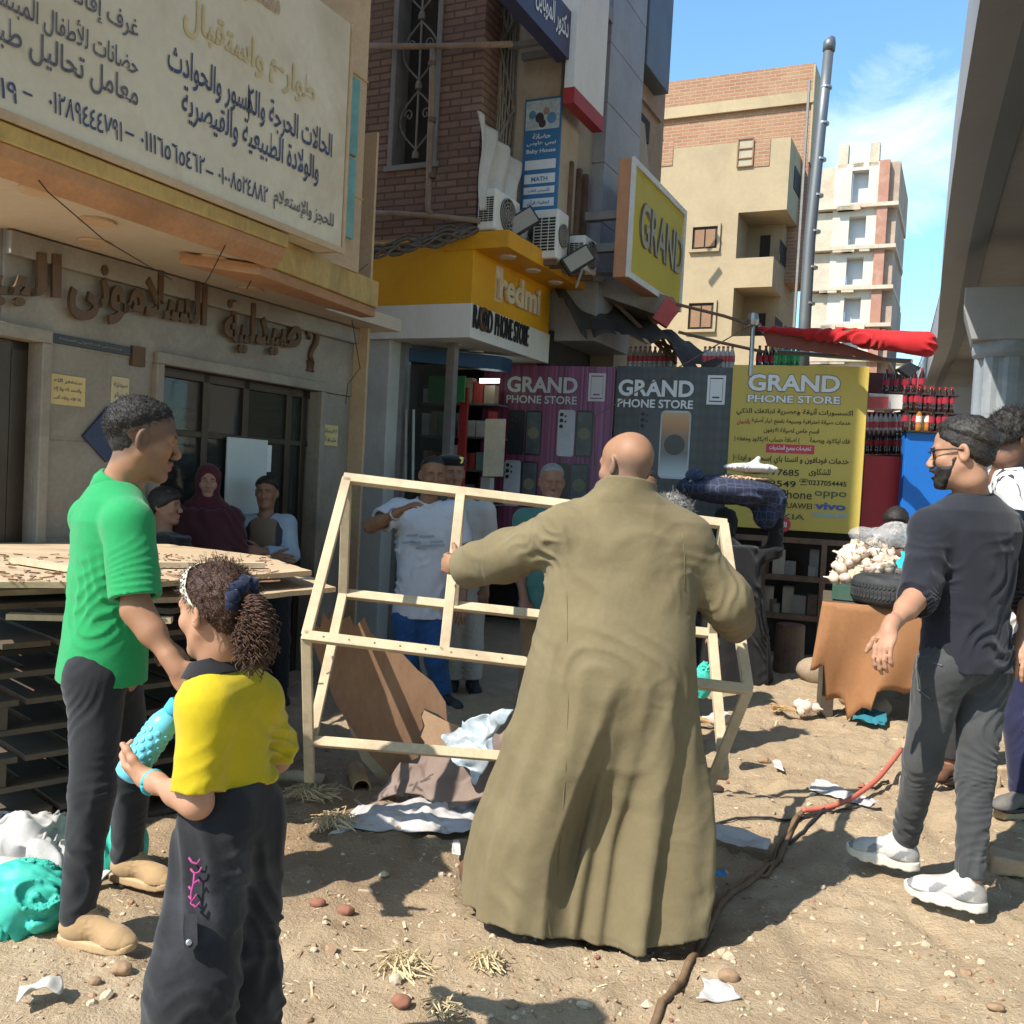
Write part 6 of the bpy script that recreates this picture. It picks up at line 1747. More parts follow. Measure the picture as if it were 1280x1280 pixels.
def girl():
 J = dict(head=P(270, 764, 2.08), neck=P(272, 840, 2.09), pelvis=P(292, 1000, 2.12),
             shL=P(258, 886, 2.02), elL=P(246, 1003, 1.99), wrL=P(187, 975, 2.08), shR=P(323, 876, 2.17), elR=P(346, 948, 2.31), wrR=P(240, 905, 2.36),
             hipL=P(268, 1035, 2.07), knL=P(240, 1235, 2.0), anL=P(222, 1425, 2.04), toL=P(160, 1455, 2.1),
             hipR=P(305, 1035, 2.16), knR=P(300, 1235, 2.18), anR=P(298, 1420, 2.2), toR=P(245, 1450, 2.3))
 p = Person('girl in yellow shirt and black trousers with a curly ponytail and white headband', J, skin=(.40, .215, .135), h=.0042, hs=.83, hf=(-.87, .49, -.13), hu=(-.05, .0, 1), arm_r=.62, neck_s=.84, hair_col=(.04, .02, .013),
               hands=dict(L=dict(dir=P(150, 958, 2.14) - P(187, 975, 2.08), palm=(.1, .75, .65), thumb=(.2, .3, 1), curl=(.55, .6, .5), sc=.86), R=dict(dir=P(196, 868, 2.1) - P(240, 905, 2.36), palm=(-.3, -.6, -.5), curl=(.5, .7, .5), sc=.86)), lips=(.42, .16, .13))
 p.eyes()
 hm = lambda q: q[:, 2] - .75 * q[:, 1] - .018 + .25 * np.clip(-q[:, 1] - .02, 0, 1)
 p.hair(M['hair_brown'], .014, hm, h=.0042, noise=.006, nsc=62, strands=4200, slen=.008, curl=2.2, sw=.0007)
 # curly ponytail: loose corkscrew locks hung from the hair tie
 root = P(309, 749, 2.02); V = []; Fq = []; rng = np.random.default_rng(4)
 mb = MB()
 for k in range(380):
  dv = rng.normal(size=3); dv /= np.linalg.norm(dv); dv = dv * (.35 + .65 * rng.random() ** .4); n = 46
  end = root + Vector((.022 + .054 * dv[0], -.006 + .05 * dv[1], -.058 + .058 * dv[2])); mid = root + (end - root) * .35 + Vector((.02, -.004, .022 + .012 * dv[2]))
  ph = rng.random() * 6.28; cr = .0042 + .0035 * rng.random(); tw = 5.5 + 3 * rng.random(); e1 = Vector((1, 0, 0)); pts = []
  drop = .018 + .05 * rng.random()
  for i in range(n):
   t = i / (n - 1); c = root * ((1 - t) ** 2) + mid * (2 * t * (1 - t)) + end * (t * t) - UP * drop * t ** 2
   g = cr * min(1, t * 4); a = ph + t * tw * 6.28
   pts.append(c + Vector((math.cos(a) * g, math.sin(a) * g, .45 * g * math.cos(a + 1))))
  mb.tube(pts, [.0021 * (1 - .4 * i / n) for i in range(n)], 4)
 mb.build('ponytail', M['hair_brown'], p.o, smooth=True)
 mb = MB()                                            # navy scrunchie
 c0 = P(303, 746, 2.035); ax = Vector((.87, -.45, -.1)).normalized()
 e1 = ax.cross(UP).normalized(); e2 = e1.cross(ax)
 ring = []
 for i in range(41):
  a = 2 * math.pi * i / 40; r = .029 + .004 * math.sin(a * 9)
  ring.append(c0 + e1 * r * math.cos(a) + e2 * r * math.sin(a) + ax * .005 * math.sin(a * 7))
 mb.tube(ring, [.015 + .004 * math.sin(i * 1.9) for i in range(41)], 8); mb.build('hair_tie', cloth('navy_velvet', (.012, .018, .045), 300, .2, .3), p.o, smooth=True)
 # headband: a curved strip over the crown, with dark dots
 hb = MB(); V = []; Fq = []; n = 40
 for i in range(n + 1):
  a = .10 + (math.pi - .2) * i / n
  for w_ in (-.010, .012):
   y0 = -.016 + .062 * math.sin(a) + w_; rr = np.linspace(.05, .17, 121, dtype=f32)
   q = np.stack([rr * math.cos(a), np.full(121, y0), .01 + rr * math.sin(a)], 1).astype(f32)
   r = float(rr[np.argmax(p.hair_fn(q) > .0035)]); V.append(Vector([float(x) for x in p.loc(r * math.cos(a), y0, .01 + r * math.sin(a))]))
 for i in range(n): Fq.append((2 * i, 2 * i + 1, 2 * i + 3, 2 * i + 2))
 o = mesh_object('headband', [tuple(v) for v in V], Fq, cloth('ivory_satin', (.62, .58, .46), 300, .05, .1, .5), p.o, True); sm = o.modifiers.new('thick', 'SOLIDIFY'); sm.thickness = .003; sm.offset = 1
 dt = MB()
 for i in range(3, n - 2, 1):
  c = (V[2 * i] + V[2 * i + 1]) / 2; q = (V[2 * i] + V[2 * i + 1] - V[2 * i + 2] - V[2 * i + 3]) / 2
  nn = (c - Vector([float(x) for x in p.hc])).normalized(); s_ = (V[2 * i + 1] - V[2 * i]); s_n = s_.normalized()
  dt.lathe(c + nn * .0035 + s_n * .004 * (1 if i % 2 else -1), [(.0034, 0), (.0030, .001)], 7, nn)
 dt.build('dot_pattern', mat('dark_dot', (.08, .07, .06), .6), o)
 yel = cloth('mustard_jersey', (.43, .325, .008), 600, .05, .25)
 z0 = float(P(300, 984, 2.1).z)
 p.shirt(yel, sleeve=.86, r=(.050, .051, .05), hem=lambda q: z0 - .012 + .02 * np.sin(q[:, 0] * 21), scale=.61, amp=.020, fs=13, ff=1.5, neck_r=.042, fold_axis=(.6, .1, 1),
   sect=[(-.5, .168, .135, .0), (-.1, .162, .135, -.0), (.25, .155, .125, .0), (.55, .168, .130, .0), (.78, .178, .130, -.005), (.90, .168, .118, -.008), (.97, .125, .098, -.01), (1.01, .090, .080, -.01)])
 nk, x, y = p.J['neck'], p.ax[0], p.ax[1]
 def cf(q):                                            # black collar
  v = q - nk - A3((0, 0, .012)); t = v[:, 2]; rr = np.linalg.norm(v[:, :2], axis=1)
  d = np.abs(rr - .047 - np.clip(.022 - t, 0, .05) * .5) - .006
  return np.maximum(np.maximum(d, t - .022 + .30 * (v @ y)), -t - .014 - .2 * (v @ y))
 sdf_object('collar', cf, nk - .12, nk + .12, .004, cloth('black_rib', (.015, .014, .016), 500, .15, .3), p.o)
 blk = cloth('black_denim_wide', (.018, .018, .021), 520, .2, .3, .85, dirt=(.06, .063, .072), amt=.8)
 J2 = p.J
 t = p.trousers(blk, r=(.082, .090, .116), hem=.0, waist=float(P(292, 968, 2.12).z), amp=.015, scale=.68, fs=8, knee=1.0)
 # pocket flap, stud and pink embroidered flower on the near leg
 Rr = ray(252, 1165)
 def on_leg(px, py, lift=.004):
  a, b = J2['hipL'], J2['knL']; d = .0; pnt = P(px, py, 1.9); r = ray(px, py).normalized()
  # march to the trousers' leg cone
  for k in range(80):
   q = A3(pnt)[None]; dd = float(d_cone(q, a, b, .092, .098)[0])
   if dd < lift + .006: break
   pnt = pnt + r * max(dd - lift - .004, .0008)
  return pnt
 def patch(name, pts, mt, th=.004):
  m = MB(); P3 = [on_leg(*q) for q in pts]; m.prism(P3, -ray(250, 1150).normalized() * th); return m.build(name, mt, t)
 patch('pocket_flap', [(230, 1142), (246, 1143), (247, 1180), (240, 1190), (231, 1186), (229, 1165)], blk, .005)
 m = MB(); c = on_leg(236, 1178); m.lathe(c - ray(236, 1178).normalized() * .004, [(.006, 0), (.006, .003), (.003, .004)], 12, -ray(236, 1178).normalized()); m.build('stud', M['steel'], t)
 pk = cloth('pink_thread', (.36, .045, .20), 300, .1, .2)
 for pts in ([(236, 1072), (240, 1078), (246, 1080), (250, 1074)], [(238, 1086), (243, 1092), (249, 1090), (252, 1084)], [(243, 1092), (242, 1104), (239, 1116), (240, 1130)], [(242, 1104), (248, 1100), (250, 1105)], [(240, 1114), (236, 1108)], [(238, 1128), (244, 1134), (250, 1128)], [(236, 1120), (240, 1126), (246, 1118)]):
  mm = MB(); mm.tube([on_leg(x_, y_, .0015) for x_, y_ in pts], .0021, 6); mm.build('embroidery', pk, t, smooth=True)
 # bracelet
 mb = MB(); w = P(189, 977, 2.08); ax = Vector([float(v) for v in (J2['elL'] - J2['wrL'])]).normalized(); e1 = ax.cross(UP).normalized(); e2 = e1.cross(ax)
 mb.tube([w + ax * .004 + e1 * .0235 * math.cos(a) + e2 * .0235 * math.sin(a) for a in np.linspace(0, 2 * math.pi, 25)], .0058, 8)
 tag(mb.build('bracelet', mat('turquoise_rubber', (.03, .40, .48), .5), smooth=True), 'turquoise wristband on the left wrist of the girl', 'wristband')
 # bottle
 a, b = P(158, 972, 2.15), P(216, 888, 2.17); ax = (b - a).normalized(); L = (b - a).length
 t = thing('water_bottle', 'light blue water bottle held slanting by the girl', 'bottle', a)
 bl = mat('sky_blue_plastic', (.13, .50, .68), .35, .06, 6, 60, .05, spec=.5)
 m = MB(); m.lathe(a, [(.024, 0), (.031, .006), (.033, .02)] + [(.033 - .0012 * (i % 2), .03 + i * (L - .07) / 14) for i in range(15)] + [(.031, L - .03), (.022, L - .008)], 28, ax); m.build('body', bl, t, smooth=True)
 m = MB(); m.lathe(a + ax * (L - .006), [(.020, 0), (.021, .004), (.021, .026), (.017, .030)], 24, ax); m.build('cap', mat('blue_cap', (.06, .36, .58), .4), t)
 e1 = ax.cross(UP).normalized(); e2 = e1.cross(ax)
 for i in range(7):
  for j in range(9):
   an = 2 * math.pi * (j + .5 * (i % 2)) / 9; n_ = e1 * math.cos(an) + e2 * math.sin(an)
   if n_.y > .35: continue
   mb = MB(); mb.lathe(a + ax * (.035 + i * (L - .08) / 6.5) + n_ * .0315, [(.0075, 0), (.0065, .0022), (.003, .003)], 9, n_); mb.build('raised_dot', bl, t, smooth=True)
girl()
def bald_man():
 J = dict(head=P(783, 584, 3.42), neck=P(778, 628, 3.42), pelvis=P(770, 850, 3.36),
             shL=P(698, 662, 3.42), elL=P(634, 694, 3.62), wrL=P(572, 709, 3.85), shR=P(862, 672, 3.42), elR=P(908, 752, 3.44), wrR=P(921, 781, 3.74),
             hipL=P(735, 860, 3.38), knL=P(660, 985, 3.45), anL=P(592, 1085, 3.52), toL=P(585, 1095, 3.72), hipR=P(800, 860, 3.34), knR=P(800, 1005, 3.40), anR=P(800, 1150, 3.36), toR=P(800, 1150, 3.58))
 p = Person('bald man seen from behind in a long olive galabiya holding the frame', J, skin=(.29, .155, .092), h=.0055, hs=1.03, hf=(-.62, .78, -.16), hu=(.05, .05, 1), hair_col=(.07, .05, .042), stubble=.35, scalp=lambda q: np.minimum(np.minimum(.045 - q[:, 2], q[:, 2] + .075), .045 - q[:, 1]) * .55,
               hands=dict(L=dict(dir=P(549, 701, 3.93) - P(572, 709, 3.85), palm=(.8, .2, -.1), thumb=(.3, .2, 1), curl=(.9, 1.1, .8), spread=.0), R=dict(palm=(-.8, .2, -.2), curl=(.9, 1.1, .8))))
 p.eyes()
 gal = cloth('olive_wool', (.165, .132, .073), 520, .09, .3, .95, dirt=(.24, .20, .12), amt=.35, sheen=.06)
 # the robe as a stack of outlines: height, left and right edge in the picture, distance of its middle, half depth, turn
 sec = [(.03, 577, 858, 3.40, .27, -24), (.16, 584, 866, 3.41, .27, -23), (.30, 594, 872, 3.41, .26, -20), (.45, 612, 874, 3.40, .245, -16), (.60, 628, 873, 3.38, .23, -12), (.75, 645, 871, 3.37, .215, -9), (.88, 657, 869, 3.36, .20, -7),
           (1.0, 668, 868, 3.37, .185, -6), (1.12, 680, 868, 3.39, .172, -5), (1.25, 688, 874, 3.41, .160, -4), (1.36, 684, 880, 3.42, .150, -3), (1.43, 694, 868, 3.42, .125, -3), (1.485, 728, 836, 3.42, .108, -3), (1.53, 744, 820, 3.41, .096, -3), (1.57, 748, 816, 3.41, .092, -3)]
 T = []
 for z, xl, xr, d, hd, yaw in sec:
  yh = 598.4 + ((xl + xr) / 2 - 640) * .0524; py = yh + (CAMH - z) * FPX / d
  a, b = P(xl, py, d), P(xr, py, d); c = (a + b) / 2
  y_ = rad(yaw); W = (b - a).length / 2
  # half width such that the turned ellipse spans the same outline
  aw = math.sqrt(max(W * W - (hd * math.sin(y_)) ** 2, .001)) / math.cos(y_)
  T.append((z, c.x, c.y, aw, hd, y_))
 T = np.array(T, dtype=f32)
 S = Shape()
 Jn = p.J
 S.chain([Jn['shL'] + A3((.03, 0, -.01)), Jn['elL'], Jn['wrL'] + (Jn['elL'] - Jn['wrL']) * .06], [.092, .088, .076], .05)
 S.cone(Jn['elL'] + A3((0, 0, -.012)), Jn['wrL'] + A3((.01, -.01, -.03)), .07, .052, .05)
 S.chain([Jn['shR'] + A3((-.03, 0, -.01)), Jn['elR'], Jn['wrR'] + (Jn['elR'] - Jn['wrR']) * .1], [.092, .086, .078], .05)
 S.cone(Jn['neck'] + A3((0, 0, -.02)), Jn['shL'], .07, .070, .05); S.cone(Jn['neck'] + A3((0, 0, -.02)), Jn['shR'], .07, .070, .05)
 nb = Jn['neck']
 seat = A3(P(772, 860, 3.2)); drape = [(A3(P(790, 800, 3.19)), A3(P(800, 905, 3.12))), (A3(P(700, 790, 3.22)), A3(P(690, 860, 3.2)))]
 def robe(q):
  z = q[:, 2]
  cx, cy, aw, hd, yw = (np.interp(z, T[:, 0], T[:, i]) for i in range(1, 6))
  dx, dy = q[:, 0] - cx, q[:, 1] - cy; co, si = np.cos(yw), np.sin(yw)
  u, v = dx * co + dy * si, -dx * si + dy * co
  th = np.arctan2(v / hd, u / aw)
  low = smooth01((1.05 - z) / .9)
  # gores: broad tubes of cloth that open towards the hem, and a deep hollow between the two near ones
  fold = low * (.028 * np.sin(th * 5 + .9 + .5 * np.sin(z * 3)) + .016 * np.sin(th * 9 + 1.7 + z * 1.5) + .010 * np.sin(th * 17 + z * 2))
  ga = (np.mod(th + 1.50 + math.pi, 2 * math.pi) - math.pi)
  lo2 = smooth01((.98 - z) / .7); x_ = u / aw - .02 + .10 * np.sin(z * 4)
  step = -.150 * smooth01((x_ + .06) / .17) + .07 * np.exp(-((x_ + .32) / .22) ** 2) + .085 * smooth01((x_ - .42) / .3) - .035 * np.exp(-((x_ + .75) / .13) ** 2)
  hh = hd + fold + lo2 * step * smooth01(-v / .08)
  r = (np.abs(u / (aw + fold)) ** 2.1 + np.abs(v / hh) ** 2.1) ** (1 / 2.1)
  d = (r - 1) * np.minimum(aw, hd) * .92
  return d
 hemz = lambda q: .022 + .05 * np.sin(q[:, 0] * 9 + 1.2) * .5 + .03 * np.clip((q[:, 1] - 3.2) * 1.5, 0, 1)
 cuts = [(Jn['wrL'] + (Jn['elL'] - Jn['wrL']) * .16, (Jn['wrL'] - Jn['elL']), .078), (Jn['wrR'] + (Jn['elR'] - Jn['wrR']) * .1, Jn['wrR'] - Jn['elR'], .080)]
 def f(q):
  d = robe(q)
  d = smax(d, q[:, 2] - 1.555 - .25 * (q[:, 1] - 3.42) * -1, .008)
  d = smin(d, S(q), .045)
  # creases: gathered at the armpits, hanging below the seat
  for c, ax, am, rr in ((Jn['shL'] + A3((.02, 0, -.10)), (.8, .1, .45), .010, .17), (Jn['shR'] + A3((-.01, 0, -.12)), (-.55, .1, .8), .004, .16), (Jn['elR'], (.9, .2, .2), .009, .14), (Jn['elL'], (.3, .2, 1), .012, .17), (seat, (.9, 0, .3), .003, .2)):
   w = np.exp(-((q - c) ** 2).sum(1) / rr ** 2); m = w > .02
   if m.any():
    g = np.zeros(len(q), dtype=f32); g[m] = wrinkles(q[m], am * .75, 10, ax, .9, 5, 5, 1.7, float(c[0] * 7)) * np.minimum(w[m] * 1.4, 1); d = d + g
  d = d + folds(q, .006, 6.5, (.12, 0, 1), 3.5) + wrinkles(q, .005, 7, (.9, .3, .2), 1.1, 2.2, 2.6, 1.8) + wrinkles(q, .0016, 6, (.35, 0, .9), 1.2, 3, 3.2, 2., 4.)
  d = np.maximum(d, hemz(q) - q[:, 2])
  nd = A3((0.05, .02, 1))
  for e, dd, re in cuts:
   dd = dd / np.linalg.norm(dd); near = ((q - e) ** 2).sum(1) < .15 ** 2
   c = np.maximum(d_plane(q, e, dd), -d_cone(q, e - dd * .12, e + dd * .08, re - .022, re - .013))
   d = np.where(near, np.maximum(d, c), d)
  inner = np.maximum(-(robe(q) + .02), q[:, 2] - hemz(q) - .07)      # hollow at the hem
  return np.maximum(d, -np.maximum(-inner, q[:, 2] - hemz(q) - .07)) if False else d
 lo = np.array([T[:, 1].min() - .55, 2.75, -.02]); hi = np.array([T[:, 1].max() + .6, 4.0, 1.60])
 lo[0] = min(lo[0], Jn['wrL'][0] - .12)
 g = sdf_object('galabiya', f, lo, hi, .0065, gal, p.o)
 def seam(name, pts, r=.0035):
  out = []
  for x_, y_ in pts:
   pnt = P(x_, y_, 2.85); r_ = ray(x_, y_).normalized()
   for k in range(60):
    dd = float(f(A3(pnt)[None])[0])
    if dd < .001: break
    pnt = pnt + r_ * max(min(dd, .08) * .8, .0006)
   out.append(pnt)
  MB().tube(out, r, 6).build(name, gal, g, smooth=True)
 seam('seam', [(708, 740), (709, 800), (710, 880), (707, 960), (702, 1040), (695, 1120), (691, 1180)], .0018); seam('seam', [(853, 668), (856, 700), (856, 738)], .0018)
 # sandals
 p.shoes(mat('brown_leather', (.14, .07, .04), .6, .2, 8), mat('dark_sole', (.05, .04, .035), .8), w=.042, L=.26, hgt=.05, name='sandal')
bald_man()
def black_man():
 J = dict(head=P(1204, 567, 3.72), neck=P(1214, 620, 3.76), pelvis=P(1205, 815, 3.76),
             shL=P(1164, 662, 3.68), elL=P(1147, 745, 3.62), wrL=P(1112, 785, 3.46), shR=P(1272, 664, 3.88), elR=P(1290, 752, 3.92), wrR=P(1280, 800, 3.80),
             hipL=P(1176, 838, 3.72), knL=P(1153, 950, 3.78), anL=P(1131, 1050, 3.97), toL=P(1088, 1072, 3.90),
             hipR=P(1228, 840, 3.80), knR=P(1219, 970, 3.70), anR=P(1213, 1098, 3.62), toR=P(1192, 1120, 3.48))
 J['toL'] = P(1085, 1075, 4.05); J['toR'] = P(1185, 1118, 3.66)
 p = Person('bearded man in dark navy long sleeved top and faded black jeans with white trainers', J, skin=(.38, .205, .13), h=.0058, hs=1.10, hf=(-.84, .52, -.14), hu=(-.05, .05, 1), hair_col=(.02, .016, .013),
               hands=dict(L=dict(dir=P(1103, 812, 3.42) - P(1112, 785, 3.46), palm=(.72, .62, .1), thumb=(-.5, .7, 0), curl=(.35, .5, .4), spread=.01)))
 p.eyes()
 top = lambda q: np.where(q[:, 2] > .03, .03, q[:, 2] - .55 * q[:, 1] - .012)
 hm = hair_mat('slick_black_hair', (.030, .025, .022), .35)
 p.hair(hm, .020, lambda q: q[:, 2] - .5 * q[:, 1] - .040, soft=.05, noise=.004, nsc=70, strands=1500, slen=.006, curl=.2)
 p.hair(M['hair_black'], .009, lambda q: np.minimum(q[:, 2] - .8 * q[:, 1] - .0, .075 - q[:, 1]), noise=.002, nsc=90, name='side_hair', strands=1500, slen=.005)
 def beard(q):                                       # jaw, chin and moustache
  d = HEAD(q) - .010 * smooth01((-.030 - q[:, 2] + .9 * np.clip(.035 - q[:, 1], -.1, 1) * 0) / .02) * smooth01((q[:, 1] - .0 + .6 * (q[:, 2] + .03) * -0) / .02)
  return d
 R, hc, hs = p.R, p.hc, p.hs
 def bf(w):
  q = (w - hc) @ R / hs
  k = np.minimum.reduce([(-.034 - q[:, 2]) / .02 + np.clip(.072 - q[:, 1], 0, .06) * 26 * (q[:, 1] < .03) , (q[:, 1] - .022 + .5 * (q[:, 2] + .06)) / .025, (q[:, 2] + .128) / .015, 1.6 - 3 * np.exp(-((q[:, 0] / .024) ** 2 + ((q[:, 2] + .064) / .009) ** 2)) * (q[:, 1] > .07)])
  return (HEAD(q) + .004 - .011 * smooth01(k) + .006 * (fbm(q, 90, 2) - .5)) * hs
 sdf_object('beard', bf, hc - .17, hc + .17, .005, M['hair_black'], p.o)
 # sunglasses
 t = thing('sunglasses', 'black sunglasses worn by the bearded man in navy', 'sunglasses', Vector([float(v) for v in p.loc(0, .1, .01)]))
 L = lambda x, y, z: Vector([float(v) for v in p.loc(x, y, z)])
 for sx in (-1, 1):
  m = MB(); pts = [L(sx * (.035 + .026 * math.cos(a)), .103 - .010 * abs(math.cos(a)) - (.008 if math.cos(a) > 0 else 0), .008 + .021 * math.sin(a)) for a in np.linspace(0, 2 * math.pi, 18, endpoint=False)]
  m.prism(pts, (L(0, .106, 0) - L(0, .103, 0))); m.build('lens', mat('dark_lens', (.012, .012, .014), .08, .1, 3, 40, 0, spec=.6), t)
  m = MB(); m.tube([L(sx * .058, .098, .016), L(sx * .074, .070, .016), L(sx * .080, .02, .014), L(sx * .082, -.012, .006)], .0032, 6); m.build('temple_arm', M['blackplastic'], t, smooth=True)
 MB().tube([L(-.012, .106, .014), L(0, .112, .017), L(.012, .106, .014)], .003, 6).build('bridge', M['blackplastic'], t)
 navy = cloth('navy_jersey', (.019, .020, .028), 600, .10, .22, .9)
 zh = float(P(1205, 838, 3.76).z)
 x_mid = float(p.J['pelvis'][0])
 p.shirt(navy, sleeve=1.12, r=(.082, .068, .050), hem=lambda q: zh + .05 * smooth01((x_mid - q[:, 0] - .06) / .15) + .012, amp=.011, fs=8, neck_r=.072, fold_axis=(.35, .1, 1), scale=1.05,
   sect=[(-.4, .172, .145, .0), (-.1, .170, .140, -.005), (.25, .165, .124, .0), (.55, .185, .130, .0), (.78, .200, .130, -.008), (.90, .185, .108, -.012), (.97, .12, .080, -.012), (1.03, .07, .06, -.01)])
 den = cloth('faded_black_denim', (.052, .054, .056), 480, .25, .3, .85, dirt=(.085, .083, .078), amt=.5)
 tr = p.trousers(den, r=(.096, .068, .050), hem=.0, amp=.013, scale=1.0, fs=15)
 # back pocket and side seams
 def onf(px, py, sdf=None):
  pnt = P(px, py, 3.4); r_ = ray(px, py).normalized(); Jn = p.J
  for k in range(60):
   q = A3(pnt)[None]; dd = min(float(d_cone(q, Jn['hipL'], Jn['knL'], .096, .068)[0]), float(d_ell(q, Jn['pelvis'] + A3((0, 0, .02)), (.150, .112, .17), np.stack([p.ax[0], p.ax[1], np.cross(p.ax[0], p.ax[1])], 1))[0]), float(d_ell(q, Jn['hipL'] - p.ax[1] * .035, (.08, .08, .10))[0]) - .008)
   if dd < .008: break
   pnt = pnt + r_ * max(dd - .006, .0008)
  return pnt
 for pts in ([(1146, 818), (1145, 835), (1148, 862), (1163, 874)], [(1147, 818), (1165, 828), (1178, 832)]): MB().tube([onf(*q) for q in pts], .003, 6).build('pocket_seam', cloth('seam_thread', (.11, .11, .11)), tr)
 TRAIN, t_ = newmat('worn_trainer'); a_ = t_.new('ShaderNodeVertexColor'); a_.layer_name = 'Col'; t_.color(t_.mix(t_.maprange(t_.noise(14, 5, .6, t_.coord()), .45, .7, 0, .5), a_.outputs['Color'], (.26, .22, .17))); t_.b.inputs['Roughness'].default_value = .75; t_.bump(t_.noise(220, 2, .6, t_.coord()), .3, .003)
 p.shoes(TRAIN, mat('cream_rubber', (.60, .57, .49), .6, .1, 8, 60, .05, dirt=(.35, .28, .2), dirt_amt=.4), w=.048, L=.30, hgt=.085, chunky=.03, drop=.115, pat=lambda q: np.where((((np.sin(q[:, 1] * 58 + q[:, 2] * 60) > .35) & (q[:, 1] > .03) & (q[:, 1] < .20) & (q[:, 2] < .085)) | (q[:, 1] > .262))[:, None], A3((.20, .20, .21)), np.where(((q[:, 1] < .045) & (q[:, 2] > .05))[:, None], A3((.28, .27, .26)), A3((.46, .45, .43)))))
 rg = MB(); c = P(1097, 800, 3.44); rg.tube([c + CR * .011 * math.cos(a) + CU * .004 * math.sin(a) for a in np.linspace(0, 6.28, 16)], .0022, 6)
 tag(rg.build('finger_ring', mat('gold', (.6, .42, .15), .3, .05, metal=.9)), 'gold ring on the hand of the man in navy', 'ring')
black_man()
# ------------------------------------------------------------------ the other people
def arm_pts(d0, pts): return [P(x, y, d) for x, y, d in pts]
M['white_shirt'] = cloth('white_printed_shirt', (.55, .54, .57), 300, .06, .2)
def white_shirt_man():
 d = 6.6
 J = dict(head=P(541, 594, d), neck=P(534, 629, d + .03), pelvis=P(525, 762, d + .05),
             shL=P(566, 641, d + .05), elL=P(583, 700, d + .1), wrL=P(578, 750, d - .05), shR=P(498, 638, d), elR=P(463, 658, d - .2), wrR=P(497, 641, d - .38),
             hipL=P(540, 775, d + .05), knL=P(545, 825, d - .02), anL=P(553, 868, d + .02), toL=P(575, 876, d - .1),
             hipR=P(508, 775, d + .02), knR=P(508, 825, d), anR=P(520, 866, d + .1), toR=P(510, 876, d - .1))
 p = Person('man in white printed shirt and blue jeans gesturing behind the wooden frame', J, skin=(.25, .125, .07), h=.006, hs=1.06, hf=(.28, -1, -.12), hair_col=(.02, .016, .014), stubble=.2,
               hands=dict(R=dict(dir=P(519, 627, d - .42) - P(497, 641, d - .38), palm=(.1, .3, -1), thumb=(.1, -.2, 1), curl=(.25, .35, .3))))
 p.eyes(); p.hair(M['hair_black'], .010, lambda q: q[:, 2] - .55 * q[:, 1] - .036, h=.006, soft=.05)
 def must(q):
  q = (q - p.hc) @ p.R / p.hs; return (d_cone(q, (-.022, .094, -.049), (.022, .094, -.049), .006, .006)) * p.hs
 sdf_object('moustache', must, p.hc - .15, p.hc + .15, .005, M['hair_black'], p.o)
 sh = p.shirt(M['white_shirt'], sleeve=.62, r=(.085, .085, .06), hem=float(P(520, 772, d).z), amp=.011, fs=9, h=.008, scale=1.12, collar=(None, .03, .072))
 rng = np.random.default_rng(3)                      # printed grey patch on the chest
 pm = cloth('print_grey', (.30, .30, .34), 200); x, y, up = p.ax; ce = p.J['pelvis'] * .35 + p.J['neck'] * .65
 for k in range(9):
  c = ce + x * rng.uniform(-.10, .12) + up * rng.uniform(-.06, .10) + y * .165
  mb = MB(); L_ = rng.uniform(.02, .06)
  mb.bar([float(v) for v in c - x * L_ + up * .01], [float(v) for v in c + x * L_], .006, .016, [float(v) for v in up]); mb.build('print_mark', pm, sh)
 p.trousers(cloth('blue_jeans', (.022, .075, .20), 400, .2, .3, dirt=(.06, .13, .26), amt=.5), r=(.105, .078, .072), amp=.010, h=.008)
 p.shoes(M['blackplastic'], M['blackplastic'], h=.008)
 w = p.J['wrR']; e = p.J['elR']; ax = Vector([float(v) for v in (e - w)]).normalized(); e1 = ax.cross(UP).normalized(); e2 = e1.cross(ax); c = Vector([float(v) for v in w]) + ax * .03
 tag(MB().tube([c + (e1 * math.cos(a) + e2 * math.sin(a)) * .034 for a in np.linspace(0, 6.29, 20)], .012, 8).build('wrist_watch', M['steel'], smooth=True), 'metal watch on the raised wrist of the man in white', 'watch')
white_shirt_man()
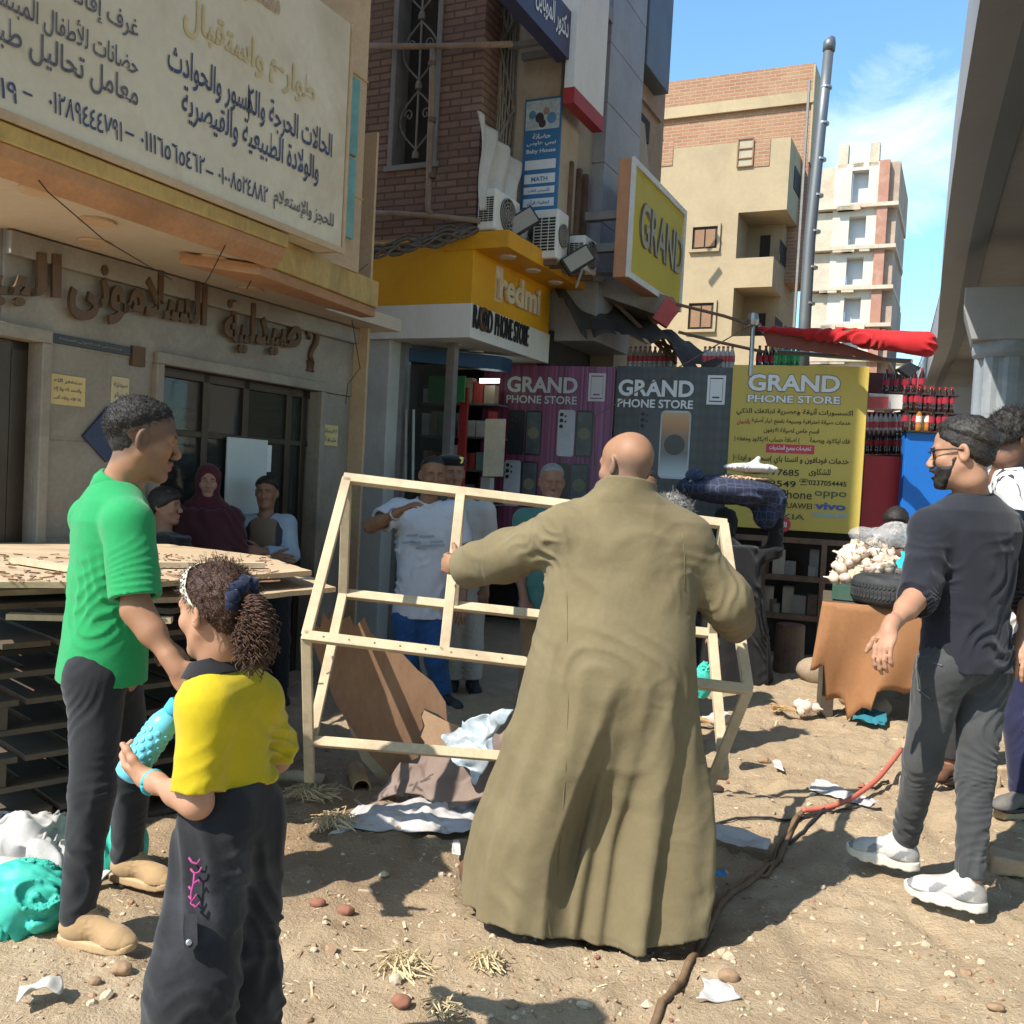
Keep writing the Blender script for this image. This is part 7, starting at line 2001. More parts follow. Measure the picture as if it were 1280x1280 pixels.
def policeman():
 d = 7.15
 J = dict(head=P(566, 592, d), neck=P(574, 626, d), pelvis=P(577, 745, d), shL=P(606, 640, d), elL=P(612, 690, d), wrL=P(606, 735, d - .1), shR=P(545, 640, d), elR=P(538, 690, d), wrR=P(545, 735, d - .1),
             hipL=P(590, 758, d), knL=P(590, 808, d), anL=P(590, 850, d), toL=P(598, 858, d - .2), hipR=P(566, 758, d), knR=P(566, 808, d), anR=P(566, 850, d), toR=P(562, 858, d - .2))
 p = Person('policeman in black beret and white uniform behind the gesturing man', J, skin=(.27, .14, .085), h=.008, hs=1.05, hf=(.25, -1, -.05), hair_col=(.02, .016, .014))
 p.eyes()
 sh = p.shirt(cloth('cream_uniform', (.50, .47, .42), 300), sleeve=.7, hem=float(P(577, 752, d).z), amp=.008, h=.009, r=(.082, .075, .06), scale=1.05, collar=(None, .03, .07))
 for q in 'LR':
  a = Vector([float(v) for v in p.J['neck'] * .45 + p.J['sh' + q] * .55]) + UP * .058; b = Vector([float(v) for v in p.J['sh' + q]]) + UP * .062
  m = MB(); m.bar(a, b, .045, .01); m.build('epaulette', M['blackplastic'], sh)
 p.trousers(cloth('cream_uniform_trousers', (.46, .43, .38), 300), r=(.10, .08, .075), amp=.008, h=.009)
 p.shoes(M['blackplastic'], M['blackplastic'], h=.009)
 def beret(w):
  q = (w - p.hc) @ p.R / p.hs
  dd = d_ell(q - A3((.012, -.01, .098)), (0, 0, 0), (.108, .118, .036))
  dd = smin(dd, d_ell(q, (0, -.008, .066), (.084, .101, .030)), .02)
  return smax(dd, .056 - q[:, 2] + .12 * q[:, 1] * 0, .006) * p.hs
 b = sdf_object('beret', beret, p.hc - .2, p.hc + .2, .006, cloth('black_felt', (.012, .012, .014), 300), p.o)
 c = Vector([float(v) for v in p.loc(-.035, .082, .098)]); n = Vector([float(v) for v in p.R @ A3((-.3, 1, .1))]).normalized()
 m = MB(); m.prism([c + CR * x * .001 + CU * y * .001 for x, y in ((-16, 22), (0, 28), (16, 22), (13, -10), (0, -24), (-13, -10))], n * .012); m.build('badge', mat('brass', (.62, .45, .12), .35, .1, metal=.6), b)
policeman()
def grey_man():
 d = 6.7
 J = dict(head=P(690, 603, d), neck=P(690, 636, d), pelvis=P(682, 752, d), shL=P(719, 650, d), elL=P(730, 705, d), wrL=P(725, 755, d - .1), shR=P(656, 650, d), elR=P(648, 705, d), wrR=P(655, 750, d - .15),
             hipL=P(695, 768, d), knL=P(690, 822, d), anL=P(688, 868, d), toL=P(694, 876, d - .2), hipR=P(668, 768, d), knR=P(664, 822, d), anR=P(660, 868, d), toR=P(652, 876, d - .2))
 p = Person('grey haired man in teal shirt and tan trousers standing before the pink hoarding', J, skin=(.24, .12, .075), h=.008, hs=1.05, hf=(.1, -1, -.08), hair_col=(.16, .15, .14), stubble=.12)
 p.eyes(); p.hair(M['hair_grey'], .012, lambda q: q[:, 2] - .55 * q[:, 1] - .034, h=.007, soft=.04)
 p.shirt(cloth('teal_cotton', (.06, .15, .13), 300), sleeve=.8, hem=float(P(680, 775, d).z), amp=.008, h=.009, scale=1.08, r=(.082, .078, .06), collar=(None, .03, .07))
 p.trousers(cloth('tan_cotton', (.26, .16, .09), 300), r=(.10, .08, .075), amp=.008, h=.009)
 p.shoes(M['blackplastic'], M['blackplastic'], h=.009)
grey_man()
def curly_person():
 d = 5.6
 J = dict(head=P(838, 650, d), neck=P(838, 688, d), pelvis=P(832, 815, d), shL=P(802, 702, d), elL=P(795, 755, d), wrL=P(800, 800, d + .1), shR=P(868, 702, d), elR=P(860, 755, d + .1), wrR=P(850, 800, d + .2),
             hipL=P(818, 838, d), knL=P(818, 895, d), anL=P(818, 940, d), toL=P(812, 945, d + .2), hipR=P(848, 838, d), knR=P(848, 895, d), anR=P(848, 940, d), toR=P(850, 945, d + .2))
 p = Person('grey curly haired person hidden behind the bald man', J, skin=(.26, .14, .09), h=.009, hs=1.04, hf=(-.3, 1, 0), hair_col=(.1, .1, .1))
 p.hair(M['hair_grey'], .030, lambda q: q[:, 2] - .5 * q[:, 1] + .01, h=.006, noise=.012, nsc=60, strands=2500, slen=.02, curl=1.6, sw=.0016)
 p.shirt(cloth('dark_blue_cotton', (.03, .04, .07), 300), sleeve=1.6, hem=float(P(832, 830, d).z), amp=.006, h=.011)
 p.trousers(cloth('dark_grey_cotton', (.04, .04, .045), 300), r=(.09, .07, .06), amp=.006, h=.011); p.shoes(M['blackplastic'], M['blackplastic'], h=.011)
 d = 6.4
 J = dict(head=P(806, 610, d), neck=P(808, 642, d), pelvis=P(808, 760, d), shL=P(838, 656, d), elL=P(845, 708, d), wrL=P(842, 755, d), shR=P(778, 656, d), elR=P(770, 708, d), wrR=P(775, 755, d),
             hipL=P(822, 775, d), knL=P(822, 828, d), anL=P(822, 875, d), toL=P(830, 882, d - .2), hipR=P(795, 775, d), knR=P(795, 828, d), anR=P(795, 875, d), toR=P(790, 882, d - .2))
 p = Person('dark haired person whose face shows right of the bald head', J, skin=(.20, .10, .065), h=.009, hs=1.03, hf=(.1, -1, 0))
 p.eyes(); p.hair(M['hair_black'], .012, lambda q: q[:, 2] - .55 * q[:, 1] - .03, h=.008)
 p.shirt(cloth('charcoal_cotton', (.03, .03, .03), 300), sleeve=.8, hem=float(P(808, 775, d).z), amp=.006, h=.012); p.trousers(cloth('dark_grey_cotton', (.04, .04, .045)), r=(.09, .07, .06), amp=.006, h=.012); p.shoes(M['blackplastic'], M['blackplastic'], h=.011)
curly_person()
def gown(p, mt, top_z, secs, name='gown', h=.010, amp=.010, arms=(.075, .065, .055), sleeve_end=.95, seed=0.):
 """long loose dress: rows of (height, half width, half depth) about the axis from neck to feet"""
 J = p.J; T = np.array(secs, dtype=f32)
 x = J['shR'] - J['shL']; x[2] = 0; x /= np.linalg.norm(x); y = np.cross(A3((0, 0, 1)), x); p.ax = (x, y, A3((0, 0, 1)))
 S = Shape()
 for q in 'LR':
  e = J['el' + q] + (J['wr' + q] - J['el' + q]) * sleeve_end
  S.chain([J['sh' + q], J['el' + q], e], list(arms), .03); S.cone(J['neck'] - A3((0, 0, .04)), J['sh' + q], .06, .065, .04)
 zz = np.array([T[-1, 0], T[0, 0]]); foot = J['pelvis'] * 1.0; 
 def f(q):
  z = q[:, 2]; A = np.interp(z, T[:, 0], T[:, 1]); B = np.interp(z, T[:, 0], T[:, 2])
  t = np.clip((z - J['pelvis'][2]) / (J['neck'][2] - J['pelvis'][2]), 0, 1.1)[:, None]
  c = J['pelvis'] * (1 - t) + J['neck'] * t
  u = (q - c) @ x; v = (q - c) @ y; th = np.arctan2(v / B, u / A); low = smooth01((J['pelvis'][2] + .2 - z) / .7)
  fo = low * (.02 * np.sin(th * 6 + seed + z) + .012 * np.sin(th * 11 + seed * 2))
  r = np.sqrt((u / (A + fo)) ** 2 + (v / (B + fo)) ** 2); d = (r - 1) * np.minimum(A, B) * .9
  d = smax(d, z - top_z, .02); d = smin(d, S(q), .04)
  d = d + wrinkles(q, amp, 9, (.6, .2, .8), 1., 3, 3, 1.7, seed)
  return np.maximum(d, T[0, 0] - z)
 lo, hi = S.bounds(); W = T[:, 1].max() + .08; c = J['pelvis']
 lo = np.minimum(lo, A3((c[0] - W, c[1] - W, T[0, 0] - .02))); hi = np.maximum(hi, A3((c[0] + W, c[1] + W, top_z + .02)))
 return sdf_object(name, f, lo, hi, h, mt, p.o)
def scarf(p, mt, h=.008, drop=.16, seed=0.):
 """head scarf that leaves the face free and lies on the shoulders"""
 nk = p.J['neck']
 def f(w):
  q = (w - p.hc) @ p.R / p.hs
  d = smin(d_ell(q, (0, -.016, .032), (.094, .112, .104)), d_cone(q, (0, -.01, -.05), (0, -.0, -.13), .088, .085), .04)
  d = smin(d, d_ell(q, (0, -.0, -.20), (.17, .12, .09)), .06)
  face = d_ell(q, (0, .11, -.012), (.058, .075, .082))
  d = smax(d, -face, .012)
  return (d + wrinkles(q, .010, 14, (.2, .3, 1), 1.2, 6, 6, 1.6, seed)) * p.hs
 return sdf_object('head_scarf', f, p.hc - .34, p.hc + .24, h, mt, p.o)
def load_carrier():
 d = 7.9
 J = dict(head=P(905, 655, d), neck=P(908, 688, d), pelvis=P(912, 790, d), shL=P(882, 700, d), elL=P(874, 752, d - .05), wrL=P(890, 790, d - .2), shR=P(940, 700, d), elR=P(968, 688, d), wrR=P(972, 640, d - .05),
             hipL=P(900, 800, d), knL=P(900, 835, d), anL=P(900, 862, d), toL=P(895, 868, d + .2), hipR=P(926, 800, d), knR=P(926, 835, d), anR=P(926, 862, d), toR=P(930, 868, d + .2))
 p = Person('woman in long black clothes carrying a patterned bundle on her head', J, skin=(.24, .13, .08), h=.010, hs=1.0, hf=(-.3, 1, -.05), hands=dict(R=dict(dir=(-.3, 0, 1), palm=(-1, .2, 0), curl=(.3, .4, .3))))
 blk = cloth('dusty_black_cloth', (.014, .013, .014), 300, .25)
 gown(p, blk, float(P(908, 680, d).z), [(.0, .36, .30), (.25, .33, .27), (.6, .29, .24), (.9, .27, .22), (1.1, .25, .19), (1.25, .22, .16)], h=.012, seed=1.)
 scarf(p, blk, h=.010, seed=2.)
 # the bundle
 c = P(912, 612, d); m, t = newmat('quilted_navy'); vec = t.coord((1, 1, 1)); 
 ch = t.new('ShaderNodeTexVoronoi'); ch.inputs['Scale'].default_value = 16; ch.inputs['Randomness'].default_value = .25; ch.feature = 'DISTANCE_TO_EDGE'; t.l.new(vec, ch.inputs['Vector'])
 t.color(t.mix(t.maprange(ch.outputs['Distance'], .02, .07), (.055, .07, .12), (.018, .022, .05))); t.b.inputs['Roughness'].default_value = .85
 def bun(q):
  r = q - A3(c); u = r @ A3(CR); v = r @ A3(CF); w = r[:, 2]
  dd = (np.sqrt((u / .42) ** 2 + (v / .30) ** 2 + (w / .125) ** 2) - 1) * .125
  dd = smin(dd, d_ell(r, (float(CR.x) * .33, 0, -.16), (.12, .14, .16)), .08)
  return dd + wrinkles(q, .022, 6, (.9, .2, .5), 1.2, 3, 3, 1.5)
 b = sdf_object('cloth_bundle', bun, A3(c) - .56, A3(c) + .56, .012, m, None, None, origin=Vector(c) - UP * .14)
 tag(b, 'navy quilted bundle balanced on the head of the woman in black', 'bundle')
 for k, (x, y, w_, h_, lab, mt) in enumerate(((890, 604, .20, .045, 'white folded cloth lying on the navy bundle', 'white_rag'), (938, 585, .22, .04, 'pale plastic bag with a twisted knot on top of the navy bundle', 'pale_bag'), (868, 594, .07, .05, 'small dark patterned cloth on the left end of the navy bundle', 'dark_rag'), (925, 598, .26, .02, 'tan flat cloth under the pale plastic bag', 'tan_rag'))):
  cc = A3(P(x, y, d - .05)); cols = dict(white_rag=(.55, .53, .50), pale_bag=(.52, .49, .47), dark_rag=(.04, .06, .12), tan_rag=(.45, .30, .18))
  def fl(q, cc=cc, w_=w_, h_=h_, k=k):
   dd = d_ell(q, cc, (w_, .16, h_)) 
   if k == 1: dd = smin(dd, d_cone(q, cc + A3((.02, 0, .02)), cc + A3((.06, 0, .08)), .035, .02), .03)
   return dd + wrinkles(q, .014, 14, (.8, .3, .5), 1.2, 6, 6, 1.5, k)
  o = sdf_object('folded_cloth', fl, cc - .34, cc + .34, .009, cloth(mt, cols[mt], 200), None, None); tag(o, lab, 'cloth')
load_carrier()
def pharmacy_people():
 d = 5.62
 def stand(x, yh, d, hs, **kw):
  a = d / FPX
  k = lambda dx, dz, dd=0: P(x + dx / a, yh - dz / a, d + dd)
  return k
 k = stand(207, 633, d, 1)
 J = dict(head=k(0, 0), neck=k(-.01, -.17), pelvis=k(-.02, -.70), shL=k(.02, -.24, .17), elL=k(.05, -.5, .2), wrL=k(.22, -.55, .12), shR=k(-.03, -.24, -.17), elR=k(-.02, -.52, -.2), wrR=k(.16, -.62, -.15),
             hipL=k(0, -.8, .08), knL=k(.02, -1.15, .08), anL=k(0, -1.42, .08), toL=k(.15, -1.46, .08), hipR=k(-.03, -.8, -.08), knR=k(0, -1.15, -.08), anR=k(-.03, -1.42, -.08), toR=k(.12, -1.46, -.08))
 p = Person('woman in black with sunglasses pushed up on dark hair outside the pharmacy', J, skin=(.26, .15, .10), h=.008, hs=.86, hf=(1, -.12, 0), arm_r=.9)
 p.eyes()
 p.hair(M['hair_black'], .022, lambda q: q[:, 2] - .75 * q[:, 1] + .02, h=.007, extra=None)
 gown(p, cloth('black_cotton', (.012, .012, .013), 300), float(k(0, -.17).z), [(.02, .24, .24), (.5, .20, .20), (.9, .19, .18), (1.1, .17, .15), (1.3, .16, .12), (1.4, .10, .09)], h=.010, seed=3.)
 t = MB(); t.tube([Vector([float(v) for v in p.loc(x, .055 - abs(x) * .2, .105)]) for x in (-.07, -.04, 0, .04, .07)], .012, 8); tag(t.build('sunglasses', M['blackplastic'], smooth=True), 'sunglasses pushed up on the hair of the woman in black', 'sunglasses')
 d = 6.1; k = stand(260, 602, d, 1)
 J = dict(head=k(0, 0), neck=k(-.02, -.17), pelvis=k(-.05, -.70), shL=k(.15, -.24, .05), elL=k(.20, -.5, .05), wrL=k(.08, -.62, -.15), shR=k(-.2, -.24, 0), elR=k(-.24, -.5, 0), wrR=k(-.08, -.64, -.18),
             hipL=k(0.05, -.8), knL=k(.05, -1.15), anL=k(.05, -1.48), toL=k(.12, -1.53, -.15), hipR=k(-.12, -.8), knR=k(-.12, -1.15), anR=k(-.12, -1.48), toR=k(-.1, -1.53, -.18))
 p = Person('woman in maroon headscarf and long maroon coat outside the pharmacy', J, skin=(.31, .18, .125), h=.008, hs=.84, hf=(.35, -1, -.05), arm_r=.9)
 p.eyes()
 mar = cloth('maroon_crepe', (.060, .020, .026), 300, .15)
 gown(p, mar, float(k(0, -.17).z), [(.02, .30, .26), (.5, .25, .22), (.9, .22, .18), (1.1, .21, .15), (1.3, .20, .12), (1.42, .10, .09)], h=.010, seed=5.)
 scarf(p, cloth('maroon_scarf', (.075, .016, .026), 300, .15), h=.007, seed=1.)
 d = 6.5; k = stand(333, 616, d, 1)
 J = dict(head=k(0, 0), neck=k(0, -.155), pelvis=k(0, -.60), shL=k(.14, -.21, 0), elL=k(.17, -.42, -.05), wrL=k(-.03, -.40, -.24), shR=k(-.14, -.21, 0), elR=k(-.18, -.42, -.05), wrR=k(.04, -.44, -.22),
             hipL=k(.08, -.68), knL=k(.09, -1.0), anL=k(.09, -1.33), toL=k(.12, -1.38, -.15), hipR=k(-.08, -.68), knR=k(-.09, -1.0), anR=k(-.09, -1.33), toR=k(-.12, -1.38, -.15))
 p = Person('boy in brown waistcoat and pale blue sleeves with folded arms by the white board', J, skin=(.25, .13, .08), h=.007, hs=.88, hf=(.05, -1, -.04), arm_r=.85,
               hands=dict(L=dict(palm=(0, .9, -.3), curl=(.3, .4, .3)), R=dict(palm=(0, .9, -.3), curl=(.3, .4, .3))))
 p.eyes(); p.hair(M['hair_black'], .018, lambda q: q[:, 2] - .5 * q[:, 1] - .03, h=.007, soft=.03)
 p.shirt(cloth('pale_blue_cotton', (.30, .38, .46), 300), sleeve=1.85, r=(.062, .052, .042), hem=float(k(0, -.62).z), amp=.007, h=.008, scale=.84)
 bs = Shape(); fn, pts = p.torso_fn(.90); hz = float(k(0, -.66).z); x, y, up = p.ax; nk = p.J['neck']
 def vest(q):
  d = fn(q) - .004; v = q - nk
  d = np.maximum(d, hz - q[:, 2]); d = np.maximum(d, q[:, 2] - nk[2] + .012)
  for s_ in 'LR': d = smax(d, -(np.linalg.norm(q - p.J['sh' + s_], axis=1) - .075), .01)
  return smax(d, -(np.abs(v @ x) - .03 - .35 * np.clip(v[:, 2] + .14, 0, 1)) if False else d, .001)
 col = lambda V: np.where(((np.abs((V - nk) @ x) > .085) | ((V - nk) @ y < -.02))[:, None], A3((.035, .03, .04)), A3((.17, .115, .08)))
 m, t = newmat('brown_waistcoat'); a = t.new('ShaderNodeVertexColor'); a.layer_name = 'Col'; t.color(a.outputs['Color']); t.b.inputs['Roughness'].default_value = .85
 sdf_object('waistcoat', vest, nk - A3((.35, .35, .75)), nk + A3((.35, .35, .05)), .007, m, p.o, col)
 p.trousers(cloth('black_trousers', (.02, .02, .022), 300), r=(.085, .068, .06), amp=.006, h=.010, scale=.85); p.shoes(M['blackplastic'], M['blackplastic'], h=.009)
pharmacy_people()
def right_side():
 d = 4.6
 a = d / FPX; k = lambda x, y, dd=0: P(x, y, d + dd)
 J = dict(head=k(1266, 548), neck=k(1258, 588, .05), pelvis=k(1290, 790, .1), shL=k(1268, 612, -.16), elL=k(1290, 690, -.2), wrL=k(1262, 752, -.1), shR=k(1250, 604, .22), elR=k(1240, 685, .25), wrR=k(1235, 745, .2),
             hipL=k(1290, 810, 0), knL=k(1278, 905, -.05), anL=k(1285, 990, -.1), toL=k(1248, 1000, -.15), hipR=k(1300, 810, .15), knR=k(1300, 905, .15), anR=k(1310, 980, .15), toR=k(1280, 990, .1))
 p = Person('curly haired man in white shirt with black brush strokes at the right edge', J, skin=(.20, .105, .07), h=.0065, hs=1.06, hf=(1, .25, -.2), hu=(.1, 0, 1), stubble=.8)
 p.eyes(); p.hair(M['hair_black'], .024, lambda q: q[:, 2] - .7 * q[:, 1] - .002, h=.006, noise=.008, nsc=55, strands=3500, slen=.012, curl=1.5)
 m, t = newmat('brush_stroke_cotton'); vec = t.coord((9, 9, 4), (0.4, .5, 0)); n = t.noise(1.6, 2, .5, vec, 1.2)
 t.color(t.mix(t.maprange(n, .56, .585), (.60, .58, .57), (.03, .03, .035))); t.b.inputs['Roughness'].default_value = .85
 p.shirt(m, sleeve=.8, r=(.08, .078, .06), hem=float(k(1290, 815).z), amp=.009, h=.007, scale=1.05)
 tr = p.trousers(cloth('navy_track_suit', (.018, .02, .05), 400), r=(.10, .085, .08), amp=.010, h=.007, hem=-.0)
 for off in (-.012, .012):
  pts = []
  for u in np.linspace(.1, 1, 12):
   for a_, b_ in ((p.J['hipL'], p.J['knL']),): q = a_ * (1 - u) + b_ * u; r_ = .10 - .015 * u
   pts.append(Vector([float(v) for v in q - p.ax[0] * (r_ + .004) * -1 * -1 - p.ax[1] * off]))
  MB().tube(pts, .006, 6).build('white_stripe', M['paper'], tr)
 p.shoes(mat('grey_sandal', (.12, .11, .10), .7), M['blackplastic'], name='sandal', hgt=.05)
 # person seated behind the garlic stall: dark head, one bare foot near the black jeans
 d = 7.6; k = lambda x, y, dd=0: P(x, y, d + dd)
 J = dict(head=k(1120, 655), neck=k(1126, 682, .05), pelvis=k(1160, 745, .25), shL=k(1150, 698, -.1), elL=k(1160, 730, -.25), wrL=k(1135, 740, -.35), shR=k(1110, 694, .2), elR=k(1100, 725, .1), wrR=k(1118, 742, -.15),
             hipL=k(1165, 755, .15), knL=k(1125, 770, -.2), anL=k(1140, 815, -.1), toL=k(1120, 822, -.3), hipR=k(1150, 755, .35), knR=k(1105, 765, .1), anR=k(1115, 812, .1), toR=k(1100, 818, -.1))
 p = Person('dark haired seller crouching behind the garlic stall', J, skin=(.15, .08, .055), h=.009, hs=1.0, hf=(-.5, -1, -.3))
 p.eyes(); p.hair(M['hair_black'], .024, lambda q: q[:, 2] - .6 * q[:, 1] + .01, h=.008)
 p.shirt(cloth('charcoal_cotton', (.03, .03, .03), 300), sleeve=1.7, hem=float(k(1160, 760, .2).z), amp=.006, h=.011); p.trousers(cloth('dark_grey_cotton', (.04, .04, .045)), r=(.085, .07, .06), amp=.006, h=.011)
 d = 5.3; k = lambda x, y, dd=0: P(x, y, d + dd)
 J = dict(head=k(1235, 690), neck=k(1232, 725, .05), pelvis=k(1248, 860, .2), shL=k(1252, 745, -.15), elL=k(1240, 800, -.25), wrL=k(1210, 830, -.3), shR=k(1212, 742, .2), elR=k(1200, 800, .15), wrR=k(1190, 835, 0),
             hipL=k(1255, 870, .1), knL=k(1200, 868, -.2), anL=k(1188, 952, -.25), toL=k(1160, 968, -.4), hipR=k(1240, 870, .3), knR=k(1195, 866, .25), anR=k(1200, 940, .25), toR=k(1180, 950, .1))
 p = Person('person seated behind the man in navy with one bare brown foot showing', J, skin=(.27, .13, .08), h=.0075, hs=1.0, hf=(-1, -.2, -.2))
 p.hair(M['hair_black'], .012, h=.008)
 p.shirt(cloth('dark_blue_cotton', (.03, .04, .07), 300), sleeve=1.7, hem=float(k(1248, 875, .2).z), amp=.006, h=.010); p.trousers(cloth('charcoal_trousers', (.028, .026, .028), 300), r=(.095, .075, .062), amp=.006, h=.009)
 p.shoes(mat('brown_leather', (.14, .07, .04)), mat('dark_sole', (.05, .04, .035)), hgt=.02, name='slipper')
right_side()
# ------------------------------------------------------------------ things in the street
def wood(name, col, along=(1, 1, 1), dirt=(.16, .10, .06)):
 return mat(name, col, .8, .2, 3.5, 45, .25, bdist=.003, dirt=dirt, dirt_amt=.5, dirt_scale=3, stretch=along)
M['pine'] = wood('raw_pine', (.50, .40, .265)); M['ply'] = wood('worn_plywood', (.44, .33, .21), (.4, 2, 2)); M['ply_dark'] = wood('grey_board', (.085, .066, .048), (.4, 2, 2))
M['board_brown'] = wood('brown_hardboard', (.27, .155, .092), (1, 1, .4), (.36, .25, .16))
def frame_thing():
 A, B, C, Dd = P(434, 598, 4.22), P(904, 655, 4.22), P(383, 795, 3.86), P(935, 862, 3.86)
 t = thing('pine_crate', 'pale pine crate frame carried by the bald man', 'frame', (C + Dd) / 2 - UP * .6)
 top = ((B - A).cross(C - A)).normalized()
 if top.z < 0: top = -top
 A2, B2 = P(429, 742, 4.42), P(890, 792, 4.42)
 E, Fq = P(387, 976, 4.02), P(868, 1030, 4.02); lo, lo2 = P(389, 926, 3.98), P(905, 968, 3.98)
 q = lambda a, b, u: a.lerp(b, u)
 for a, b in ((A, B), (C, Dd), (A, C), (B, Dd), (q(A, B, .302), q(C, Dd, .312)), (C, E), (Dd, Fq), (A, A2), (B, B2), (A2, B2), (A2, lo), (B2, lo2), (lo, lo2), (q(A, B, .302) - top * .03, q(A2, B2, .30))):
  m = MB(); m.bar(a, b, .041, .034, top, ext=.016 if (a - b).length > .8 else .0); m.build('rail', M['pine'], t, bevel=.003)
 for a, b in ((C, Dd),):
  for u in np.linspace(.04, .5, 9): MB().lathe(q(a, b, u) + top * .0172, [(.004, 0), (.004, .0015)], 8, top).build('nail', M['rust'], t)
frame_thing()
def slab(name, label, cat, pts, th, mt, group=None, bevel=0):
 m = MB(); m.prism(pts, th); o = m.build(name, mt, bevel=bevel); return tag(o, label, cat, group)
def broken_board():
 pl = lambda x, y: P(x, y, 4.62 - (960 - y) / 190 * .12)
 pts = [(389, 800), (392, 778), (400, 786), (404, 764), (411, 776), (419, 758), (426, 775), (437, 770), (443, 784), (455, 772), (462, 790), (474, 800), (498, 812), (522, 838), (541, 853), (557, 878), (559, 902), (548, 893), (531, 886), (526, 893), (529, 908), (523, 918), (541, 938), (512, 952), (489, 972), (455, 935), (420, 880)]
 slab('hardboard_sheet', 'torn brown hardboard sheet leaning inside the wooden frame', 'board', [pl(*p) for p in pts], CF * .012, M['board_brown'])
 slab('hardboard_scrap', 'small pale torn flap of hardboard at the foot of the brown sheet', 'board', [P(x, y, 4.5) for x, y in ((530, 888), (548, 897), (562, 904), (575, 907), (570, 915), (577, 922), (560, 934), (546, 936), (540, 940), (526, 921), (531, 907), (527, 896))], CF * .008, wood('pale_hardboard', (.42, .27, .17)))
 slab('pale_plank', 'narrow pale plank leaning under the torn brown sheet', 'plank', [P(x, y, 4.72) for x, y in ((420, 868), (436, 880), (496, 968), (484, 985), (452, 950))], CF * .02, M['ply'])
broken_board()
def rag(name, label, cat, c4, mt, amp=.05, n=40, f=3., seed=0., bulge=.0, fringe=0., group=None):
 """crumpled sheet over four corner points"""
 a, b, c, d = [A3(x) for x in c4]; V = []
 u, v = np.meshgrid(np.linspace(0, 1, n), np.linspace(0, 1, n), indexing='ij'); u, v = u.ravel(), v.ravel()
 if fringe:
  w = (vnoise(np.stack([u * 9, v * 9, 0 * u + seed], 1).astype(f32)) - .5) * fringe; u = u + w * np.abs(2 * v - 1) ** 4; v = v + w * np.abs(2 * u - 1) ** 4
 p = (a * ((1 - u) * (1 - v))[:, None] + b * (u * (1 - v))[:, None] + c * (u * v)[:, None] + d * ((1 - u) * v)[:, None]).astype(f32)
 q = p + seed
 h = np.abs(fbm(q, f, 3) - .45) * 2.2 * amp + bulge * np.sin(u.clip(0, 1) * math.pi) * np.sin(v.clip(0, 1) * math.pi) + amp * .35 * (1 - np.abs(2 * vnoise(q, f * 3.2) - 1))
 p[:, 2] += h; p[:, 0] += (vnoise(q + 3, f * 2) - .5) * amp; p[:, 1] += (vnoise(q + 8, f * 2) - .5) * amp
 i, j = np.meshgrid(np.arange(n - 1), np.arange(n - 1), indexing='ij'); k = (i * n + j).ravel()
 o = mesh_object(name, p, np.stack([k, k + n, k + n + 1, k + 1], 1), mt, None, True); s = o.modifiers.new('thick', 'SOLIDIFY'); s.thickness = .004
 return tag(o, label, cat, group)
wv = lambda n, c, **k: cloth(n, c, 260, .12, .3, .7, **k)
G_ = lambda x, y, z=.0: G(x, y, z)
rag('sack_sheet', 'crumpled brown grey sacking on the ground beside the galabiya', 'sack', [G_(458, 1012, .0), G_(660, 1035, .02), G_(650, 925, .3), G_(540, 930, .26)], wv('brown_sacking', (.20, .145, .12), dirt=(.30, .26, .24), amt=.5), .11, 60, 3.2, 1., .05)
rag('white_fringe', 'white frayed edge of sacking lying before the brown sacking', 'sack', [G_(415, 1046), G_(600, 1046), G_(610, 1008, .03), G_(455, 1012, .03)], wv('white_woven_plastic', (.45, .43, .42), dirt=(.22, .17, .13), amt=.7), .06, 46, 6, 4., .03, .3)
rag('plastic_sheet', 'shiny white and blue plastic strip on top of the brown sacking', 'plastic', [P(548, 935, 4.35), P(590, 985, 4.2), P(640, 905, 4.3), P(585, 908, 4.4)], mat('glossy_white_plastic', (.36, .43, .48), .35, .3, 7, 60, .1, spec=.5, dirt=(.62, .62, .62), dirt_amt=.9, dirt_scale=12), .09, 46, 7, 2.)
rag('woven_sack', 'white and grey woven sack heaped at the left edge behind the teal bag', 'sack', [G_(-40, 1130), G_(128, 1118), G_(120, 1040, .0), G_(-30, 1030, .1)], wv('grey_white_sacking', (.42, .40, .38), dirt=(.16, .15, .14), amt=.9), .10, 80, 8, 6., .12)
def bag(label, px, py, d, r, seed, col=(.02, .36, .27)):
 c = A3(P(px, py, d)); c[2] = max(c[2], r[2] * .7)
 def f(q):
  dd = d_ell(q, c, r); return smax(dd + wrinkles(q, .028, 9, (.7, .3, .6), 1.3, 4, 4, 1.4, seed) + wrinkles(q, .012, 22, (.2, .6, .8), 1.3, 8, 8, 1.4, seed + 3), -q[:, 2] + .0, .01)
 rr = max(r) + .05; o = sdf_object('plastic_bag', f, c - rr, c + rr, .008, mat('teal_plastic', (.05, .43, .33), .5, .15, 6, 60, .2, spec=.25)); tag(o, label, 'bag')
bag('teal plastic bag slumped on the ground at the left edge', 28, 1165, 3.14, (.16, .13, .13), 1.)
bag('teal plastic bag caught between the legs of the man in green', 147, 1088, 3.62, (.11, .09, .13), 5.)
bag('small clear pale bag hanging behind the right sleeve of the bald man', 880, 850, 5.2, (.05, .05, .10), 8.)
